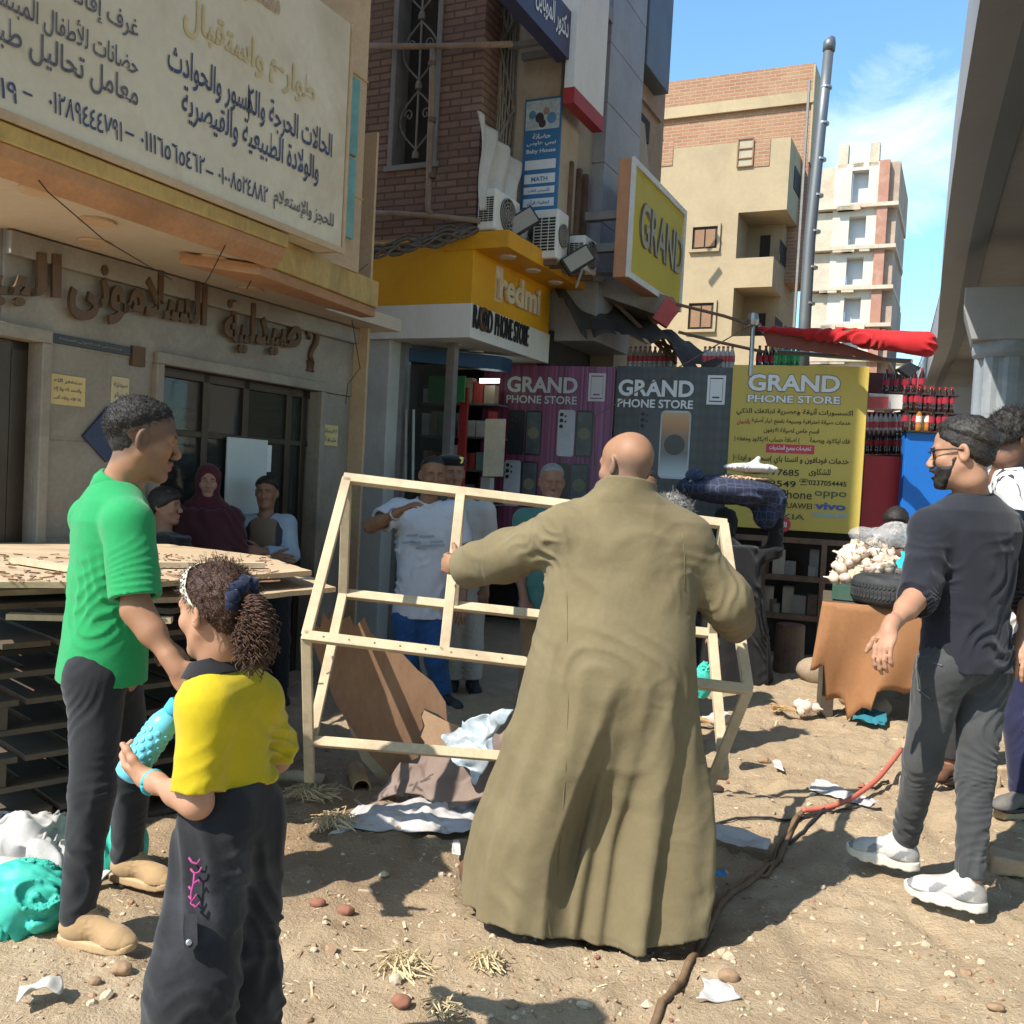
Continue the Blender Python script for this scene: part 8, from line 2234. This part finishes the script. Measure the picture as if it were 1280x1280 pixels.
def lumber():
 O = Vector((-2.0, 3.52, 0)); e1 = Vector((.69, .72, 0)).normalized(); e2 = Vector((-e1.y, e1.x, 0)); at = lambda u, v, z: O + e1 * u + e2 * v + UP * z
 z = .02
 for i in range(4):
  t = thing('pallet', ['lowest pallet of the stack, resting on the ground', 'second pallet up in the stack behind the man in green', 'middle pallet of the stack with dark blocks', 'topmost pallet of the stack under the plywood sheets'][i], 'pallet', at(.6, .5, z), 'pallets in the stack')
  sh = random.uniform(-.06, .06); mt = M['ply_dark']
  for v in (.0, .45, .9):
   m = MB(); m.obox(at(.58 + sh, v + .05, z + .012), e1 * .6, e2 * .05, UP * .011); m.build('runner', mt, t)
   for u in (.05, .58, 1.11): MB().obox(at(u + sh, v + .05, z + .068), e1 * .06, e2 * .045, UP * .044).build('block', mt, t)
  for k in range(6): MB().obox(at(.06 + k * .205 + sh, .5, z + .125), e1 * .088, e2 * .5, UP * .011).build('slat', mt, t)
  z += .222
 for i, (pts, zz, lab, mt) in enumerate((([(-60, 735), (90, 735), (190, 735), (388, 719), (330, 700), (187, 682), (-60, 684)], 1.06, 'wide pale plywood sheet topmost on the pallet stack', 'ply'), ([(-60, 748), (80, 742), (190, 754), (300, 752), (418, 740), (380, 722), (180, 715), (-60, 715)], .985, 'second plywood sheet sticking out to the right beneath the top sheet', 'ply'), ([(-60, 765), (80, 758), (215, 768), (330, 742), (180, 730), (-60, 730)], .94, 'lower grey sheet of the plywood pile', 'ply_dark'))):
  P_ = [G(x, y, zz) for x, y in pts]; E_ = []
  for a, b in zip(P_, P_[1:] + P_[:1]):
   n = max(2, int((b - a).length / .09))
   for k in range(n): E_.append(a.lerp(b, k / n) + Vector((random.uniform(-1, 1), random.uniform(-1, 1), 0)) * .008)
  slab('plywood_sheet', lab, 'board', E_, UP * .022, M[mt], 'plywood sheets on the pallet stack')
 for i, (x0, y0, x1, y1, zz, lab) in enumerate(((10, 770, 215, 775, .93, 'thin lath hanging over the pallet edge'), (120, 705, 330, 706, 1.10, 'thin stick lying on the top plywood sheet'), (20, 700, 160, 722, 1.10, 'short lath lying across the top plywood sheet'))):
  o = MB().bar(G(x0, y0, zz), G(x1, y1, zz), .05, .022).build('lath', M['pine']); tag(o, lab, 'lath')
 chips = MB()
 for k in range(260):
  p = G(random.uniform(0, 340), random.uniform(692, 728), 1.084); a = random.random() * 6.3; L_ = random.uniform(.01, .06)
  chips.bar(p, p + Vector((math.cos(a), math.sin(a), .12)) * L_, .006, .005)
 tag(chips.build('bark_debris', M['board_brown']), 'bark and twig bits strewn over the plywood', kind='stuff')
lumber()
# ------------------------------------------------------------------ garlic stall
def garlic_mesh():
 m = MB(); prof = [(.004, -.022), (.018, -.020), (.027, -.008), (.028, .004), (.020, .018), (.009, .027), (.0045, .04), (.003, .055)]
 n = 14; v = []; f = []
 for r, h in prof:
  for k in range(n):
   a = 2 * math.pi * k / n; rr = r * (1 + .09 * math.cos(a * 7) * (r > .015)); v.append(Vector((rr * math.cos(a), rr * math.sin(a), h)))
 for i in range(len(prof) - 1):
  for k in range(n): j = (k + 1) % n; f.append((i * n + k, i * n + j, (i + 1) * n + j, (i + 1) * n + k))
 m.add(v, f); return m
GAR = None
def garlic(p, label, group, sc_=1.0):
 global GAR
 if GAR is None:
  m = newmat('garlic_skin'); t = m[1]; n = t.noise(18, 3, .6, t.coord((1, 1, .2))); oi = t.new('ShaderNodeObjectInfo')
  t.color(t.mix(t.maprange(n, .4, .7), t.mix(oi.outputs['Random'], (.72, .64, .52), (.62, .47, .32)), (.58, .40, .36))); t.b.inputs['Roughness'].default_value = .6
  o = GAR = garlic_mesh().build('garlic_bulb', m[0], smooth=True, origin=(0, 0, 0))
 else: o = GAR.copy(); COL.objects.link(o)
 o.location = p; o.rotation_euler = (random.uniform(-1.6, 1.6), random.uniform(-1.6, 1.6), random.uniform(0, 6)); s = random.uniform(1.25, 1.75) * sc_; o.scale = (s, s, s)
 return tag(o, label, 'garlic', group)
M['milky'] = glass_mat('thin_milky_plastic', (5, 5, 5), .4, .30)
def stall():
 d = 7.0; q = lambda x, y, dd=0.: P(x, y, d + dd)
 zt = .80; a, b = G(1028, 752, zt), G(1215, 768, zt); ux = (b - a); L = ux.length; ux.normalize(); vy = Vector((-ux.y, ux.x, 0))
 t = thing('market_table', 'rough wooden market table under the orange brown cover', 'table', a + ux * L / 2 + vy * .45 - UP * zt)
 MB().obox(a + ux * L / 2 + vy * .45 - UP * .02, ux * L / 2, vy * .45, UP * .018).build('tabletop', M['ply_dark'], t)
 for u, v in ((.06, .06), (L - .06, .06), (.06, .84), (L - .06, .84)): MB().bar(a + ux * u + vy * v - UP * .04, a + ux * u + vy * v - UP * (zt + .03), .09, .09).build('leg', M['ply_dark'], t)
 n = 34; V = []; Fq = []
 for i in range(n):
  u = i / (n - 1)
  dr = .58 + .10 * math.sin(u * 7 + 1) + .08 * vnoise(np.array([[u * 11, 0, 0]], dtype=f32))[0] + (.14 if .25 < u < .45 else 0) - .25 * (u < .12)
  for j in range(14):
   v = j / 13; V.append(tuple(a + ux * (L * u - .05 * v) - vy * (.03 + .05 * math.sin(u * 13 + v * 2) * v + .06 * v) - UP * (dr * v - .006)))
 for i in range(n - 1):
  for j in range(13): Fq.append((i * 14 + j, i * 14 + j + 1, (i + 1) * 14 + j + 1, (i + 1) * 14 + j))
 o = mesh_object('table_cover', V, Fq, mat('rust_brown_sheet', (.27, .125, .052), .75, .15, 2, 40, .15, dirt=(.25, .12, .05), dirt_amt=.5), None, True); o.modifiers.new('thick', 'SOLIDIFY').thickness = .008
 tag(o, 'torn orange brown cover hanging over the front of the garlic table', 'cover')
 # heap of garlic, laid out on a mound
 for k in range(190):
  x = random.uniform(-1, 1); y = random.uniform(-1, 1)
  if x * x + y * y > 1: continue
  h = (1 - (x * x + y * y)) ** .6
  p = G(1086, 742, zt) + vy * .22 + ux * x * .30 + vy * y * .17 + UP * (.04 + .34 * h * (.9 + .2 * random.random()))
  garlic(p, 'garlic bulb in the pale heap on the orange covered table', 'garlic bulbs heaped on the table')
 def core(w): return d_ell(w, A3(G(1086, 742, zt) + vy * .22 + UP * .02), (.24, .13, .27))
 c = A3(G(1086, 742, zt)); o = sdf_object('garlic_stalks', lambda w: core(w) + .02 * (fbm(w, 20, 2) - .5), c - .5, c + .6, .014, mat('garlic_straw', (.52, .42, .30), .9, .4, 30, 90, .5)); tag(o, 'dry garlic stalks filling the middle of the heap', kind='stuff')
 # tyre
 c = G(1110, 752, zt) - vy * .0 + UP * .005 - vy * .22 + ux * .02; t = thing('car_tyre', 'black car tyre lying flat at the front of the garlic table', 'tyre', c)
 rb = mat('tyre_rubber', (.035, .036, .038), .75, .25, 6, 60, .15, dirt=(.13, .12, .10), dirt_amt=.5)
 MB().lathe(c, [(.17, .02), (.24, .0), (.275, .02), (.285, .05), (.285, .15), (.275, .18), (.24, .2), (.17, .18), (.165, .1), (.17, .02)], 44, cap=False).build('carcass', rb, t, smooth=True)
 tr = MB()
 for k in range(64):
  an = 2 * math.pi * k / 64; e = Vector((math.cos(an), math.sin(an), 0)); f_ = Vector((-e.y, e.x, 0))
  for z_, sg in ((.065, 1), (.10, -1), (.135, 1)): tr.obox(c + e * .286 + UP * z_, (f_ * .011 + UP * .006 * sg), e * .004, UP * .012)
 o = tr.build('tread', rb, t); o['kind'] = 'stuff'
 m = MB(); c = G(1058, 752, zt) + UP * .06 + vy * .02; m.obox(c, ux * .10, vy * .012, UP * .05); m.obox(c + vy * .15, ux * .10, vy * .012, UP * .05); m.obox(c - ux * .09 + vy * .075, ux * .01, vy * .06, UP * .05); m.obox(c + ux * .09 + vy * .075, ux * .01, vy * .06, UP * .05)
 tag(m.build('green_crate', mat('dark_green_plastic', (.05, .10, .07), .5)), 'dark green crate beside the tyre beneath the garlic heap', 'crate')
 rag('turquoise_bag', 'bright turquoise plastic scrap lying on the garlic heap', 'bag', [q(1122, 712, -.1), q(1150, 716, -.1), q(1152, 694, .1), q(1126, 694, .1)], mat('turquoise_plastic', (.03, .42, .50), .4), .05, 20, 8)
 for i, (x, y, r) in enumerate(((1100, 672, .13), (1122, 668, .15), (1078, 668, .10))):
  cc = A3(q(x, y, .25)); o = sdf_object('clear_bag', lambda w, cc=cc, r=r, i=i: d_ell(w, cc, (r, r, r * .6)) + wrinkles(w, .02, 14, (.5, .3, .8), 1.2, 6, 6, 1.4, i), cc - .22, cc + .22, .012, M['milky']); tag(o, ('left', 'middle', 'right')[(1, 2, 0)[i]] + ' milky plastic bag of the three behind the garlic heap', 'bag')
 for i, (x, y, h, r, lab) in enumerate(((985, 835, .42, .13, 'grey tree stump used as a block left of the garlic table'), (1012, 800, .5, .11, 'darker taller stump standing behind the grey stump'))):
  c = G(x, y); o = MB().lathe(c - UP * .03, [(r * 1.12, 0), (r, .1), (r * .96, h), (r * .5, h + .01)], 18).build('tree_stump', M['rust'], smooth=False); tag(o, lab, 'stump')
 for i, (x, y, r, lab) in enumerate(((1020, 850, .14, 'rounded grey boulder beside the stumps'), (1078, 868, .12, 'pale stone under the garlic table'), (1066, 880, .09, 'smaller stone in front of the pale stone under the table'), (1092, 892, .10, 'flat stone at the foot of the table cover'))):
  c = A3(G(x, y)) + A3((0, 0, r * .5)); o = sdf_object('boulder', lambda w, c=c, r=r: d_ell(w, c, (r * 1.2, r, r * .8)) + .05 * (fbm(w, 6, 3) - .5), c - r * 1.7, c + r * 1.7, .014, mat('dusty_rock', (.30, .23, .16), .95, .25, 5, 50, .4)); tag(o, lab, 'stone')
stall()
# ------------------------------------------------------------------ cola shelves, awning
COLA = {}
def bottle(p, kind, label, group):
 if kind not in COLA:
  liq, lab, cap = dict(cola=((.035, .012, .010), (.30, .02, .035), (.36, .025, .03)), orange=((.42, .15, .02), (.62, .55, .5), (.5, .2, .03)), green=((.03, .16, .05), (.05, .3, .1), (.1, .4, .15)), clear=((.45, .42, .40), (.5, .08, .10), (.55, .1, .1)))[kind]
  t = thing('soda_bottle', label, 'bottle', (0, 0, 0))
  o = MB().lathe((0, 0, 0), [(.026, 0), (.031, .006), (.031, .06), (.028, .07), (.031, .085), (.031, .15), (.024, .185), (.012, .215), (.012, .23)], 12).build('bottle_body', mat('soda_' + kind, liq, .12, .1, 9, 60, 0, spec=.7), t, smooth=True)
  MB().lathe((0, 0, 0), [(.0325, .085), (.0325, .145)], 12).build('label', mat('label_' + kind, lab, .5, .25, 30, 60, 0), t); MB().lathe((0, 0, 0), [(.014, .226), (.014, .246)], 10).build('bottle_cap', mat('cap_' + kind, cap, .4), t)
  COLA[kind] = t
 else:
  src = COLA[kind]; t = src.copy(); COL.objects.link(t)
  for ch in src.children: c = ch.copy(); COL.objects.link(c); c.parent = t
 t.location = p; t['label'] = label; t['group'] = group; return t
def cola():
 ux, nn = PN['ux'], PN['nn']; d = 9.25
 def box(px0, px1, y0, y1, dd, thick, mt, name, label, cat):
  a, b = P(px0, (y0 + y1) / 2, d + dd), P(px1, (y0 + y1) / 2, d + dd); zt, zb = P((px0 + px1) / 2, y0, d + dd).z, P((px0 + px1) / 2, y1, d + dd).z
  u = Vector((b.x - a.x, b.y - a.y, 0)); c = (a + b) / 2; c.z = (zt + zb) / 2
  o = MB().obox(c, u / 2, Vector((-u.y, u.x, 0)).normalized() * thick / 2, UP * (zt - zb) / 2).build(name, mt, bevel=.004); return tag(o, label, cat)
 red = mat('stall_red', (.36, .025, .03), .5, .15, 2, 40, .05, dirt=(.2, .03, .03), dirt_amt=.4); blue = mat('stall_blue', (.015, .14, .50), .45, .08, 1, 30, .04)
 box(1072, 1123, 570, 780, .25, .1, red, 'red_cabinet', 'red painted lower front of the drinks stand beside the yellow hoarding', 'cabinet'); box(1123, 1200, 540, 770, .1, .1, blue, 'blue_cabinet', 'bright blue board of the drinks stand behind the man in navy', 'board')
 box(1074, 1126, 516, 570, .75, .1, M['dark'], 'dark_shelf_back', 'dark back of the shelf above the red cabinet', 'shelf'); box(1078, 1128, 468, 494, .6, .2, mat('maroon_board', (.10, .03, .03)), 'maroon_box', 'maroon box behind the white carton', 'box')
 o = box(1080, 1124, 494, 512, .1, .25, mat('carton_white', (.58, .54, .52)), 'drinks_carton', 'white carton with a red patch on top of the drinks shelf', 'carton')
 c = P(1097, 503, d - .05); MB().obox(c, CR * .10, CF * .008, UP * .055).build('red_patch', mat('faded_red', (.40, .07, .07)), o)
 rows = [(1107, 1130, 493, 3, 'cola', 'top', .1), (1132, 1151, 492, 3, 'cola', 'top', .1), (1129, 1145, 514, 3, 'cola', 'upper', 0), (1148, 1162, 515, 3, 'cola', 'upper', 0), (1165, 1188, 516, 4, 'cola', 'upper', 0), (1131, 1142, 538, 2, 'cola', 'lower', 0), (1147, 1158, 539, 2, 'orange', 'lower', 0), (1163, 1180, 540, 3, 'cola', 'lower', 0), (1082, 1123, 568, 8, 'cola', 'dark', .5), (1082, 1123, 545, 8, 'clear', 'dark', .6),
   (787, 842, 462, 10, 'clear', 'hoarding', 1.0), (880, 914, 463, 7, 'clear', 'hoarding', .6), (948, 964, 463, 3, 'cola', 'hoarding', .3), (968, 996, 463, 6, 'green', 'hoarding', .3)]
 nm = dict(top='standing free on the very top of the drinks stand', upper='on the upper shelf over the blue board', lower='on the lower shelf just above the blue board', dark='in the dark shelf above the red cabinet', hoarding='standing behind the top edge of the hoardings')
 for x0, x1, y, n, kind, row, dd in rows:
  for k in range(n):
   p = P(x0 + (x1 - x0) * (k / max(n - 1, 1)), y, d + dd + .02 * (k % 2)); lab = {'cola': 'dark cola bottle with red label ', 'orange': 'orange soda bottle ', 'green': 'green soda bottle ', 'clear': 'pale plastic bottle with red label '}[kind] + nm[row]
   if kind == 'clear' and row == 'hoarding': lab = ('pale capped bottle above the black hoarding', 'pink capped bottle above the seam of black and yellow hoardings')[x0 > 850]
   bottle(p, kind, lab, 'soda bottles ' + nm[row])
 for x0, x1, y, lab in ((1104, 1192, 494, 'top board carrying loose cola bottles'), (1126, 1192, 517, 'middle board of the cola shelves'), (1126, 1192, 541, 'lowest board of the cola shelves over the blue board')): box(x0, x1, y - 1.2, y + 1.2, .1, .25, M['dark'], 'shelf_board', lab, 'shelf')
 for x0, x1, lab, dd in ((780, 850, 'plank behind the black hoarding carrying pale bottles', 1.0), (874, 1000, 'plank behind the yellow hoarding carrying bottles', .45)): box(x0, x1, 462.5, 466, dd, .2, M['ply_dark'], 'plank', lab, 'plank')
 # red awning rolled on its arm
 t = thing('red_awning', 'folded red awning on a pole over the drinks stand', 'awning', P(1050, 425, 8.6))
 a, b = A3(P(950, 411, 9.2)), A3(P(1157, 430, 8.0))
 def f(q):
  ba = b - a; u = np.clip((q - a) @ ba / (ba @ ba), 0, 1); c = a + u[:, None] * ba; r = q - c; r2 = r.copy(); r2[:, 2] *= 1.35 - .5 * u
  return (np.linalg.norm(r2, axis=1) - (.035 + .055 * u)) * .8 + wrinkles(q, .03, 4, (.25, .3, 1), 1., 2.2, 3, 1.6) + .02 * (fbm(q, 9, 2) - .5)
 sdf_object('cloth', f, np.minimum(a, b) - .25, np.maximum(a, b) + .25, .014, cloth('red_canvas', (.42, .016, .02), 200, .12, .2, .7), t)
 rag_o = [P(955, 415, 9.15), P(1040, 425, 8.7), P(1120, 452, 8.3), P(960, 432, 9.1)]; MB().prism(rag_o, CF * .03).build('flap', cloth('dull_maroon_canvas', (.22, .07, .05), 200), t)
 m = MB()
 for x0, y0, x1, y1 in ((942, 395, 938, 470), (946, 403, 972, 440), (972, 440, 1140, 452)): m.tube([P(x0, y0, 9.2), P(x1, y1, 9.2 if x1 < 1000 else 8.2)], .022, 8)
 m.build('pole', M['steel'], t); MB().lathe(P(941, 400, 9.15), [(.05, -.05), (.06, 0), (.05, .06)], 12).build('pulley', M['steel'], t)
 c = P(1137, 461, 8.1); o = MB().prism([c + CR * x + CU * y for x, y in ((-.10, 0), (0, .06), (.10, 0.01), (.005, -.075))], CF * .07).build('hanging_lamp', M['blackplastic'], bevel=.006); tag(o, 'black box lamp hanging below the tip of the red awning', 'lamp')
 for i, pts in enumerate((((845, 380), (905, 395), (945, 408)), ((848, 415), (900, 428), (955, 440)), ((743, 590), (744, 520), (946, 402)))):
  o = MB().tube([P(x, y, 9.3) for x, y in pts], .016 if i < 2 else .006, 6).build('guy_line', M['rust']); tag(o, ('upper dark stay', 'lower dark stay', 'thin pale cord')[i] + ' running to the awning pole', 'stay')
cola()
# ------------------------------------------------------------------ on the ground
def cord(name, label, cat, pts, r, mt, lift=.012, group=None):
 Q = []
 for i in range(len(pts) - 1):
  for k in range(7):
   u = k / 7; p = [pts[max(i - 1, 0)], pts[i], pts[i + 1], pts[min(i + 2, len(pts) - 1)]]
   x, y, z = [.5 * (2 * p[1][j] + (p[2][j] - p[0][j]) * u + (2 * p[0][j] - 5 * p[1][j] + 4 * p[2][j] - p[3][j]) * u * u + (3 * p[1][j] - p[0][j] - 3 * p[2][j] + p[3][j]) * u ** 3) for j in range(3)]
   g = G(x, y, z); g.z += gz(g.x, g.y) + lift if z < .02 else 0; Q.append(g)
 o = MB().tube(Q, r, 7).build(name, mt, smooth=True); tag(o, label, cat, group)
brn = mat('dusty_brown_cable', (.17, .105, .06), .8, .3, 20, 60, .15)
cord('ground_cable', 'thick brown cable snaking from the bottom edge to the red hose', 'cable', [(812, 1290, 0), (850, 1225, 0), (880, 1165, 0), (908, 1115, 0), (950, 1090, 0), (975, 1060, 0), (990, 1030, 0), (1004, 1014, .03)], .013, brn)
cord('ground_cable', 'second brown cable twisted beside the thick one', 'cable', [(905, 1118, 0), (935, 1095, 0), (962, 1088, 0), (972, 1050, 0), (1000, 1018, .02)], .008, brn)
cord('ground_cable', 'thin dark cable stretched over the sand toward the black trainers', 'cable', [(872, 1026, 0), (930, 1022, 0), (990, 1024, 0), (1060, 1018, 0), (1105, 1018, 0)], .006, M['blackplastic'])
cord('ground_cable', 'thin dark cable curling below the left white trainer', 'cable', [(985, 1045, 0), (1010, 1032, 0), (1050, 1005, 0), (1090, 990, 0), (1112, 978, 0)], .007, M['blackplastic'])
cord('ground_cable', 'pale cable looping between the black jeans and the right edge', 'cable', [(1120, 1010, 0), (1150, 1005, 0), (1190, 980, 0), (1240, 960, .05), (1285, 962, .05)], .008, mat('pale_cable', (.42, .34, .24)))
cord('red_hose', 'pale red hose rising from the brown cable toward the dark jeans', 'hose', [(1003, 1013, .03), (1030, 1010, .03), (1060, 1000, .05), (1092, 978, .08), (1112, 956, .11), (1128, 935, .14)], .013, mat('dusty_red_rubber', (.50, .13, .09), .6, .12, 8))
for i, pts in enumerate((((0, 165), (60, 240), (130, 300), (215, 350)), ((285, 300), (262, 345), (245, 372), (240, 405)), ((300, 262), (330, 320), (308, 362)), ((360, 300), (400, 350), (440, 345), (460, 330)), ((440, 400), (450, 460), (435, 480), (432, 505)))):
 o = MB().tube([onW(x, y, WS + .06 if i in (0, 1) else WS + .3) for x, y in pts], .003, 5).build('loose_wire', M['dark']); tag(o, ('thin wire sagging across the cream soffit', 'short wire hanging over the brown shop letters', 'bent wire hanging beneath the soffit edge', 'wire running along the ochre canopy band', 'loose wire hanging beside the white pillar')[i], 'wire')
pap = mat('dusty_paper', (.46, .445, .43), .8, .12, 9, 60, .05, dirt=(.40, .34, .27), dirt_amt=.6, dirt_scale=9)
for pts, lab, amp in (([(1012, 990), (1020, 978), (1098, 1004), (1092, 1013)], 'white printed paper lying under the red hose', .03), ([(868, 1050), (872, 1036), (962, 1056), (955, 1066)], 'crumpled newspaper lying right of the galabiya', .05), ([(872, 1258), (878, 1226), (905, 1232), (926, 1252)], 'torn cream paper at the bottom beside the brown cable', .03), ([(968, 962), (966, 954), (974, 953), (980, 966)], 'tiny white paper scrap on the sand', .02), ([(18, 1276), (24, 1246), (58, 1240), (72, 1262)], 'crumpled white rag at the bottom left', .06), ([(566, 1055), (566, 1070), (575, 1070), (575, 1055)], 'small pale scrap beside the hem of the galabiya', .02)):
 rag('paper_sheet', lab, 'paper', [G(x, y, .006) for x, y in pts], pap if 'rag' not in lab else wv('dirty_white_rag', (.5, .47, .42)), amp, 18, 9, len(lab) * .7)
rag('blue_cloth', 'teal blue cloth scrap on the sand by the garlic table', 'cloth', [G(1068, 905), G(1108, 912), G(1104, 896, .04), G(1080, 889, .05)], cloth('teal_rag', (.02, .16, .20), 200), .06, 24, 7, 3.)
rag('blue_scrap', 'small bright blue plastic scrap in the shadow of the galabiya', 'scrap', [G(890, 1100), G(908, 1098), G(906, 1091, .02), G(893, 1092, .02)], mat('bright_blue_plastic', (.02, .20, .55)), .03, 12, 12, 3.)
def bunch(x, y, n, label):
 c = G(x, y); m = MB()
 for k in range(40):
  a_ = rad(random.uniform(160, 200)); q = c + Vector((-.03, random.uniform(-.03, .03), .03)); m.tube([q, q + Vector((math.cos(a_) * .09, math.sin(a_) * .06, random.uniform(-.01, .03))), q + Vector((math.cos(a_) * .17, random.uniform(-.05, .05), random.uniform(-.02, .03)))], .004, 4)
 tag(m.build('stalk_bundle', mat('straw_brown', (.42, .27, .13))), 'dry stalks tied to the ' + label, 'stalks')
 for k in range(n): garlic(c + Vector((random.uniform(0, .12), random.uniform(-.06, .06), random.uniform(.02, .07))), 'garlic bulb of the ' + label, 'garlic of the ' + label, .95)
bunch(893, 908, 5, 'bunch on the ground behind the frame leg'); bunch(1000, 893, 6, 'bunch on the ground before the stumps')
def tuft(x, y, r, label, n=70):
 c = G(x, y); m = MB()
 for k in range(n):
  a_ = random.random() * 6.28; h = random.uniform(.01, .05); p0 = c + Vector((random.gauss(0, r * .3), random.gauss(0, r * .3), gz(c.x, c.y)))
  m.tube([p0, p0 + Vector((math.cos(a_) * r * .5, math.sin(a_) * r * .5, h)), p0 + Vector((math.cos(a_ + .6) * r * 1.2, math.sin(a_ + .6) * r * 1.2, random.uniform(0, .03)))], .0022, 3)
 tag(m.build('root_tuft', mat('dry_straw', (.52, .41, .24), .9)), label, 'straw tuft', 'dry tufts on the sand')
tuft(505, 1212, .07, 'largest dry root tuft between the girl and the galabiya', 70); tuft(608, 1212, .045, 'dry root tuft under the hem of the galabiya'); tuft(552, 1268, .05, 'small dry tuft near the bottom edge', 30); tuft(390, 1010, .09, 'tangle of straw beside the cardboard tube', 120); tuft(418, 1040, .08, 'frayed straw at the end of the white sacking', 90)
rk = mat('brown_clod', (.29, .19, .115), .95, .25, 6, 60, .4); bk = mat('red_brick_bit', (.25, .11, .07), .9, .25, 6, 60, .3)
for i, (x, y, r, b, lab) in enumerate(((150, 1222, .022, 0, 'pale stone below the tan shoe'), (432, 1138, .020, 1, 'red brick chip between the girl and the galabiya'), (397, 1130, .022, 1, 'long red brick chip near the black trousers'), (500, 1268, .024, 1, 'red clod at the bottom centre'), (860, 1000, .02, 0, 'stone by the leg of the frame'), (898, 978, .03, 0, 'dark clod on the sunlit sand'), (955, 945, .028, 0, 'round brown clod before the garlic bunch'), (893, 1037, .03, 0, 'brown stone beside the newspaper'), (1245, 1262, .02, 0, 'pale pebble at the bottom right'), (910, 1222, .022, 0, 'pale flat stone beside the torn paper'), (118, 1232, .014, 0, 'small stone left of the pale stone'), (640, 1262, .014, 0, 'small dark clod at the bottom'))):
 c = A3(G(x, y)); c[2] = gz(c[0], c[1]) + r * .5; o = sdf_object('stone', lambda w, c=c, r=r: d_ell(w, c, (r * 1.4, r, r * .8)) + r * 1.1 * (fbm(w, .5 / r, 3) - .5), c - r * 2, c + r * 2, r / 5, bk if b else rk); tag(o, lab, 'stone')
for i, (x, y, sx, sy, sz, rz, lab) in enumerate(((1175, 985, .20, .10, .09, .5, 'sand coloured block beside the bare foot'), (1222, 1010, .16, .12, .10, .2, 'broken block behind the right black trouser leg'), (1262, 1040, .22, .14, .10, -.3, 'large broken block at the right edge'), (1268, 1090, .18, .12, .08, .4, 'lowest block at the right edge near the trainer'), (1150, 962, .10, .07, .06, .9, 'small chipped block left of the bare foot'), (1262, 985, .16, .10, .08, .1, 'upper block below the track suit'))):
 c = A3(G(x, y)); R_ = frame((math.sin(rz), math.cos(rz), 0)); c[2] = gz(c[0], c[1]) + sz * .45
 def f(w, c=c, R_=R_, s=A3((sx, sy, sz))):
  q = np.abs((w - c) @ R_) - s * .5 + .012; return np.linalg.norm(np.maximum(q, 0), axis=1) + np.minimum(q.max(1), 0) - .012 + .035 * (fbm(w, 9, 3) - .5)
 o = sdf_object('broken_block', f, c - sx * .8, c + sx * .8, .009, mat('earthy_block', (.38, .28, .18), .95, .2, 6, 60, .4)); tag(o, lab, 'block')
c = G(452, 986, .045); ax = Vector((.25, -1, .05)).normalized(); o = MB().lathe(c, [(.045, 0), (.045, .34), (.038, .34), (.038, 0), (.045, 0)], 20, -ax, cap=False).build('cardboard_tube', mat('kraft_card', (.42, .27, .13), .8), smooth=False); tag(o, 'short open cardboard tube lying under the torn hardboard', 'tube')
for x0, y0, x1, y1, r, lab in ((335, 970, 405, 975, .03, 'pale pole end lying behind the girl'), (395, 985, 470, 1010, .012, 'thin stick beside the cardboard tube'), (380, 1000, 445, 985, .008, 'bent twig crossing the thin stick')):
 o = MB().tube([G(x0, y0, r), G((x0 + x1) / 2, (y0 + y1) / 2 - 3, r + .01), G(x1, y1, r)], r, 8).build('stick', M['pine'], smooth=True); tag(o, lab, 'stick')
def debris():
 m = MB(); mats = [mat('chip_pale', (.58, .46, .29), .9), mat('chip_brown', (.26, .17, .10), .9), mat('leaf_bit', (.13, .17, .06), .8), mat('grit', (.44, .35, .25), .95), mat('paper_bit', (.62, .58, .52), .8)]
 for k in range(6500):
  y = 640 + 640 * random.random() ** .8; x = random.uniform(330 if y < 1000 else 0, 1280)
  if y < 860: continue
  g = G(x, y); z = gz(g.x, g.y); a_ = random.random() * 6.28; s = random.uniform(.002, .0065) * (2.2 if random.random() < .05 else 1) * min(1, .35 + g.y / 8); L_ = s * random.choice((1, 1, 1.5, 3, 7)); mi = random.choices((0, 1, 2, 3, 4), (26, 20, 4, 48, 2))[0]
  u = Vector((math.cos(a_), math.sin(a_), random.uniform(-.3, .3))); v = Vector((-u.y, u.x, random.uniform(-.3, .3)))
  m.obox(g + UP * (z + s * .25), u * L_ * .5, v * s * .45, UP * s * (.45 if mi in (1, 3) else .12), mi)
 tag(m.build('litter_bits', mats), 'chips, straw and grit scattered over the sand', kind='stuff')
debris()
def rubble():
 m = MB(); ms = [rk, mat('pale_grit', (.46, .37, .26), .95, .2, 9, 60, .3), bk]
 for k in range(900):
  y = 880 + 400 * random.random(); g = G(random.uniform(0, 1280), y)
  r = random.uniform(.004, .012) * (1 + 1.2 * (random.random() < .08)); ax = Vector((random.gauss(0, .5), random.gauss(0, .5), 1)).normalized()
  m.lathe(g + UP * (gz(g.x, g.y) - r * .3), [(r * .5, 0), (r * random.uniform(.8, 1.2), r * .35), (r * random.uniform(.5, 1), r * .8), (r * .3, r * 1.1)], random.choice((5, 6, 7)), ax, random.choices((0, 1, 2), (5, 6, .5))[0])
 tag(m.build('rubble', ms), 'small stones and clods scattered over the sand', kind='stuff')
rubble()
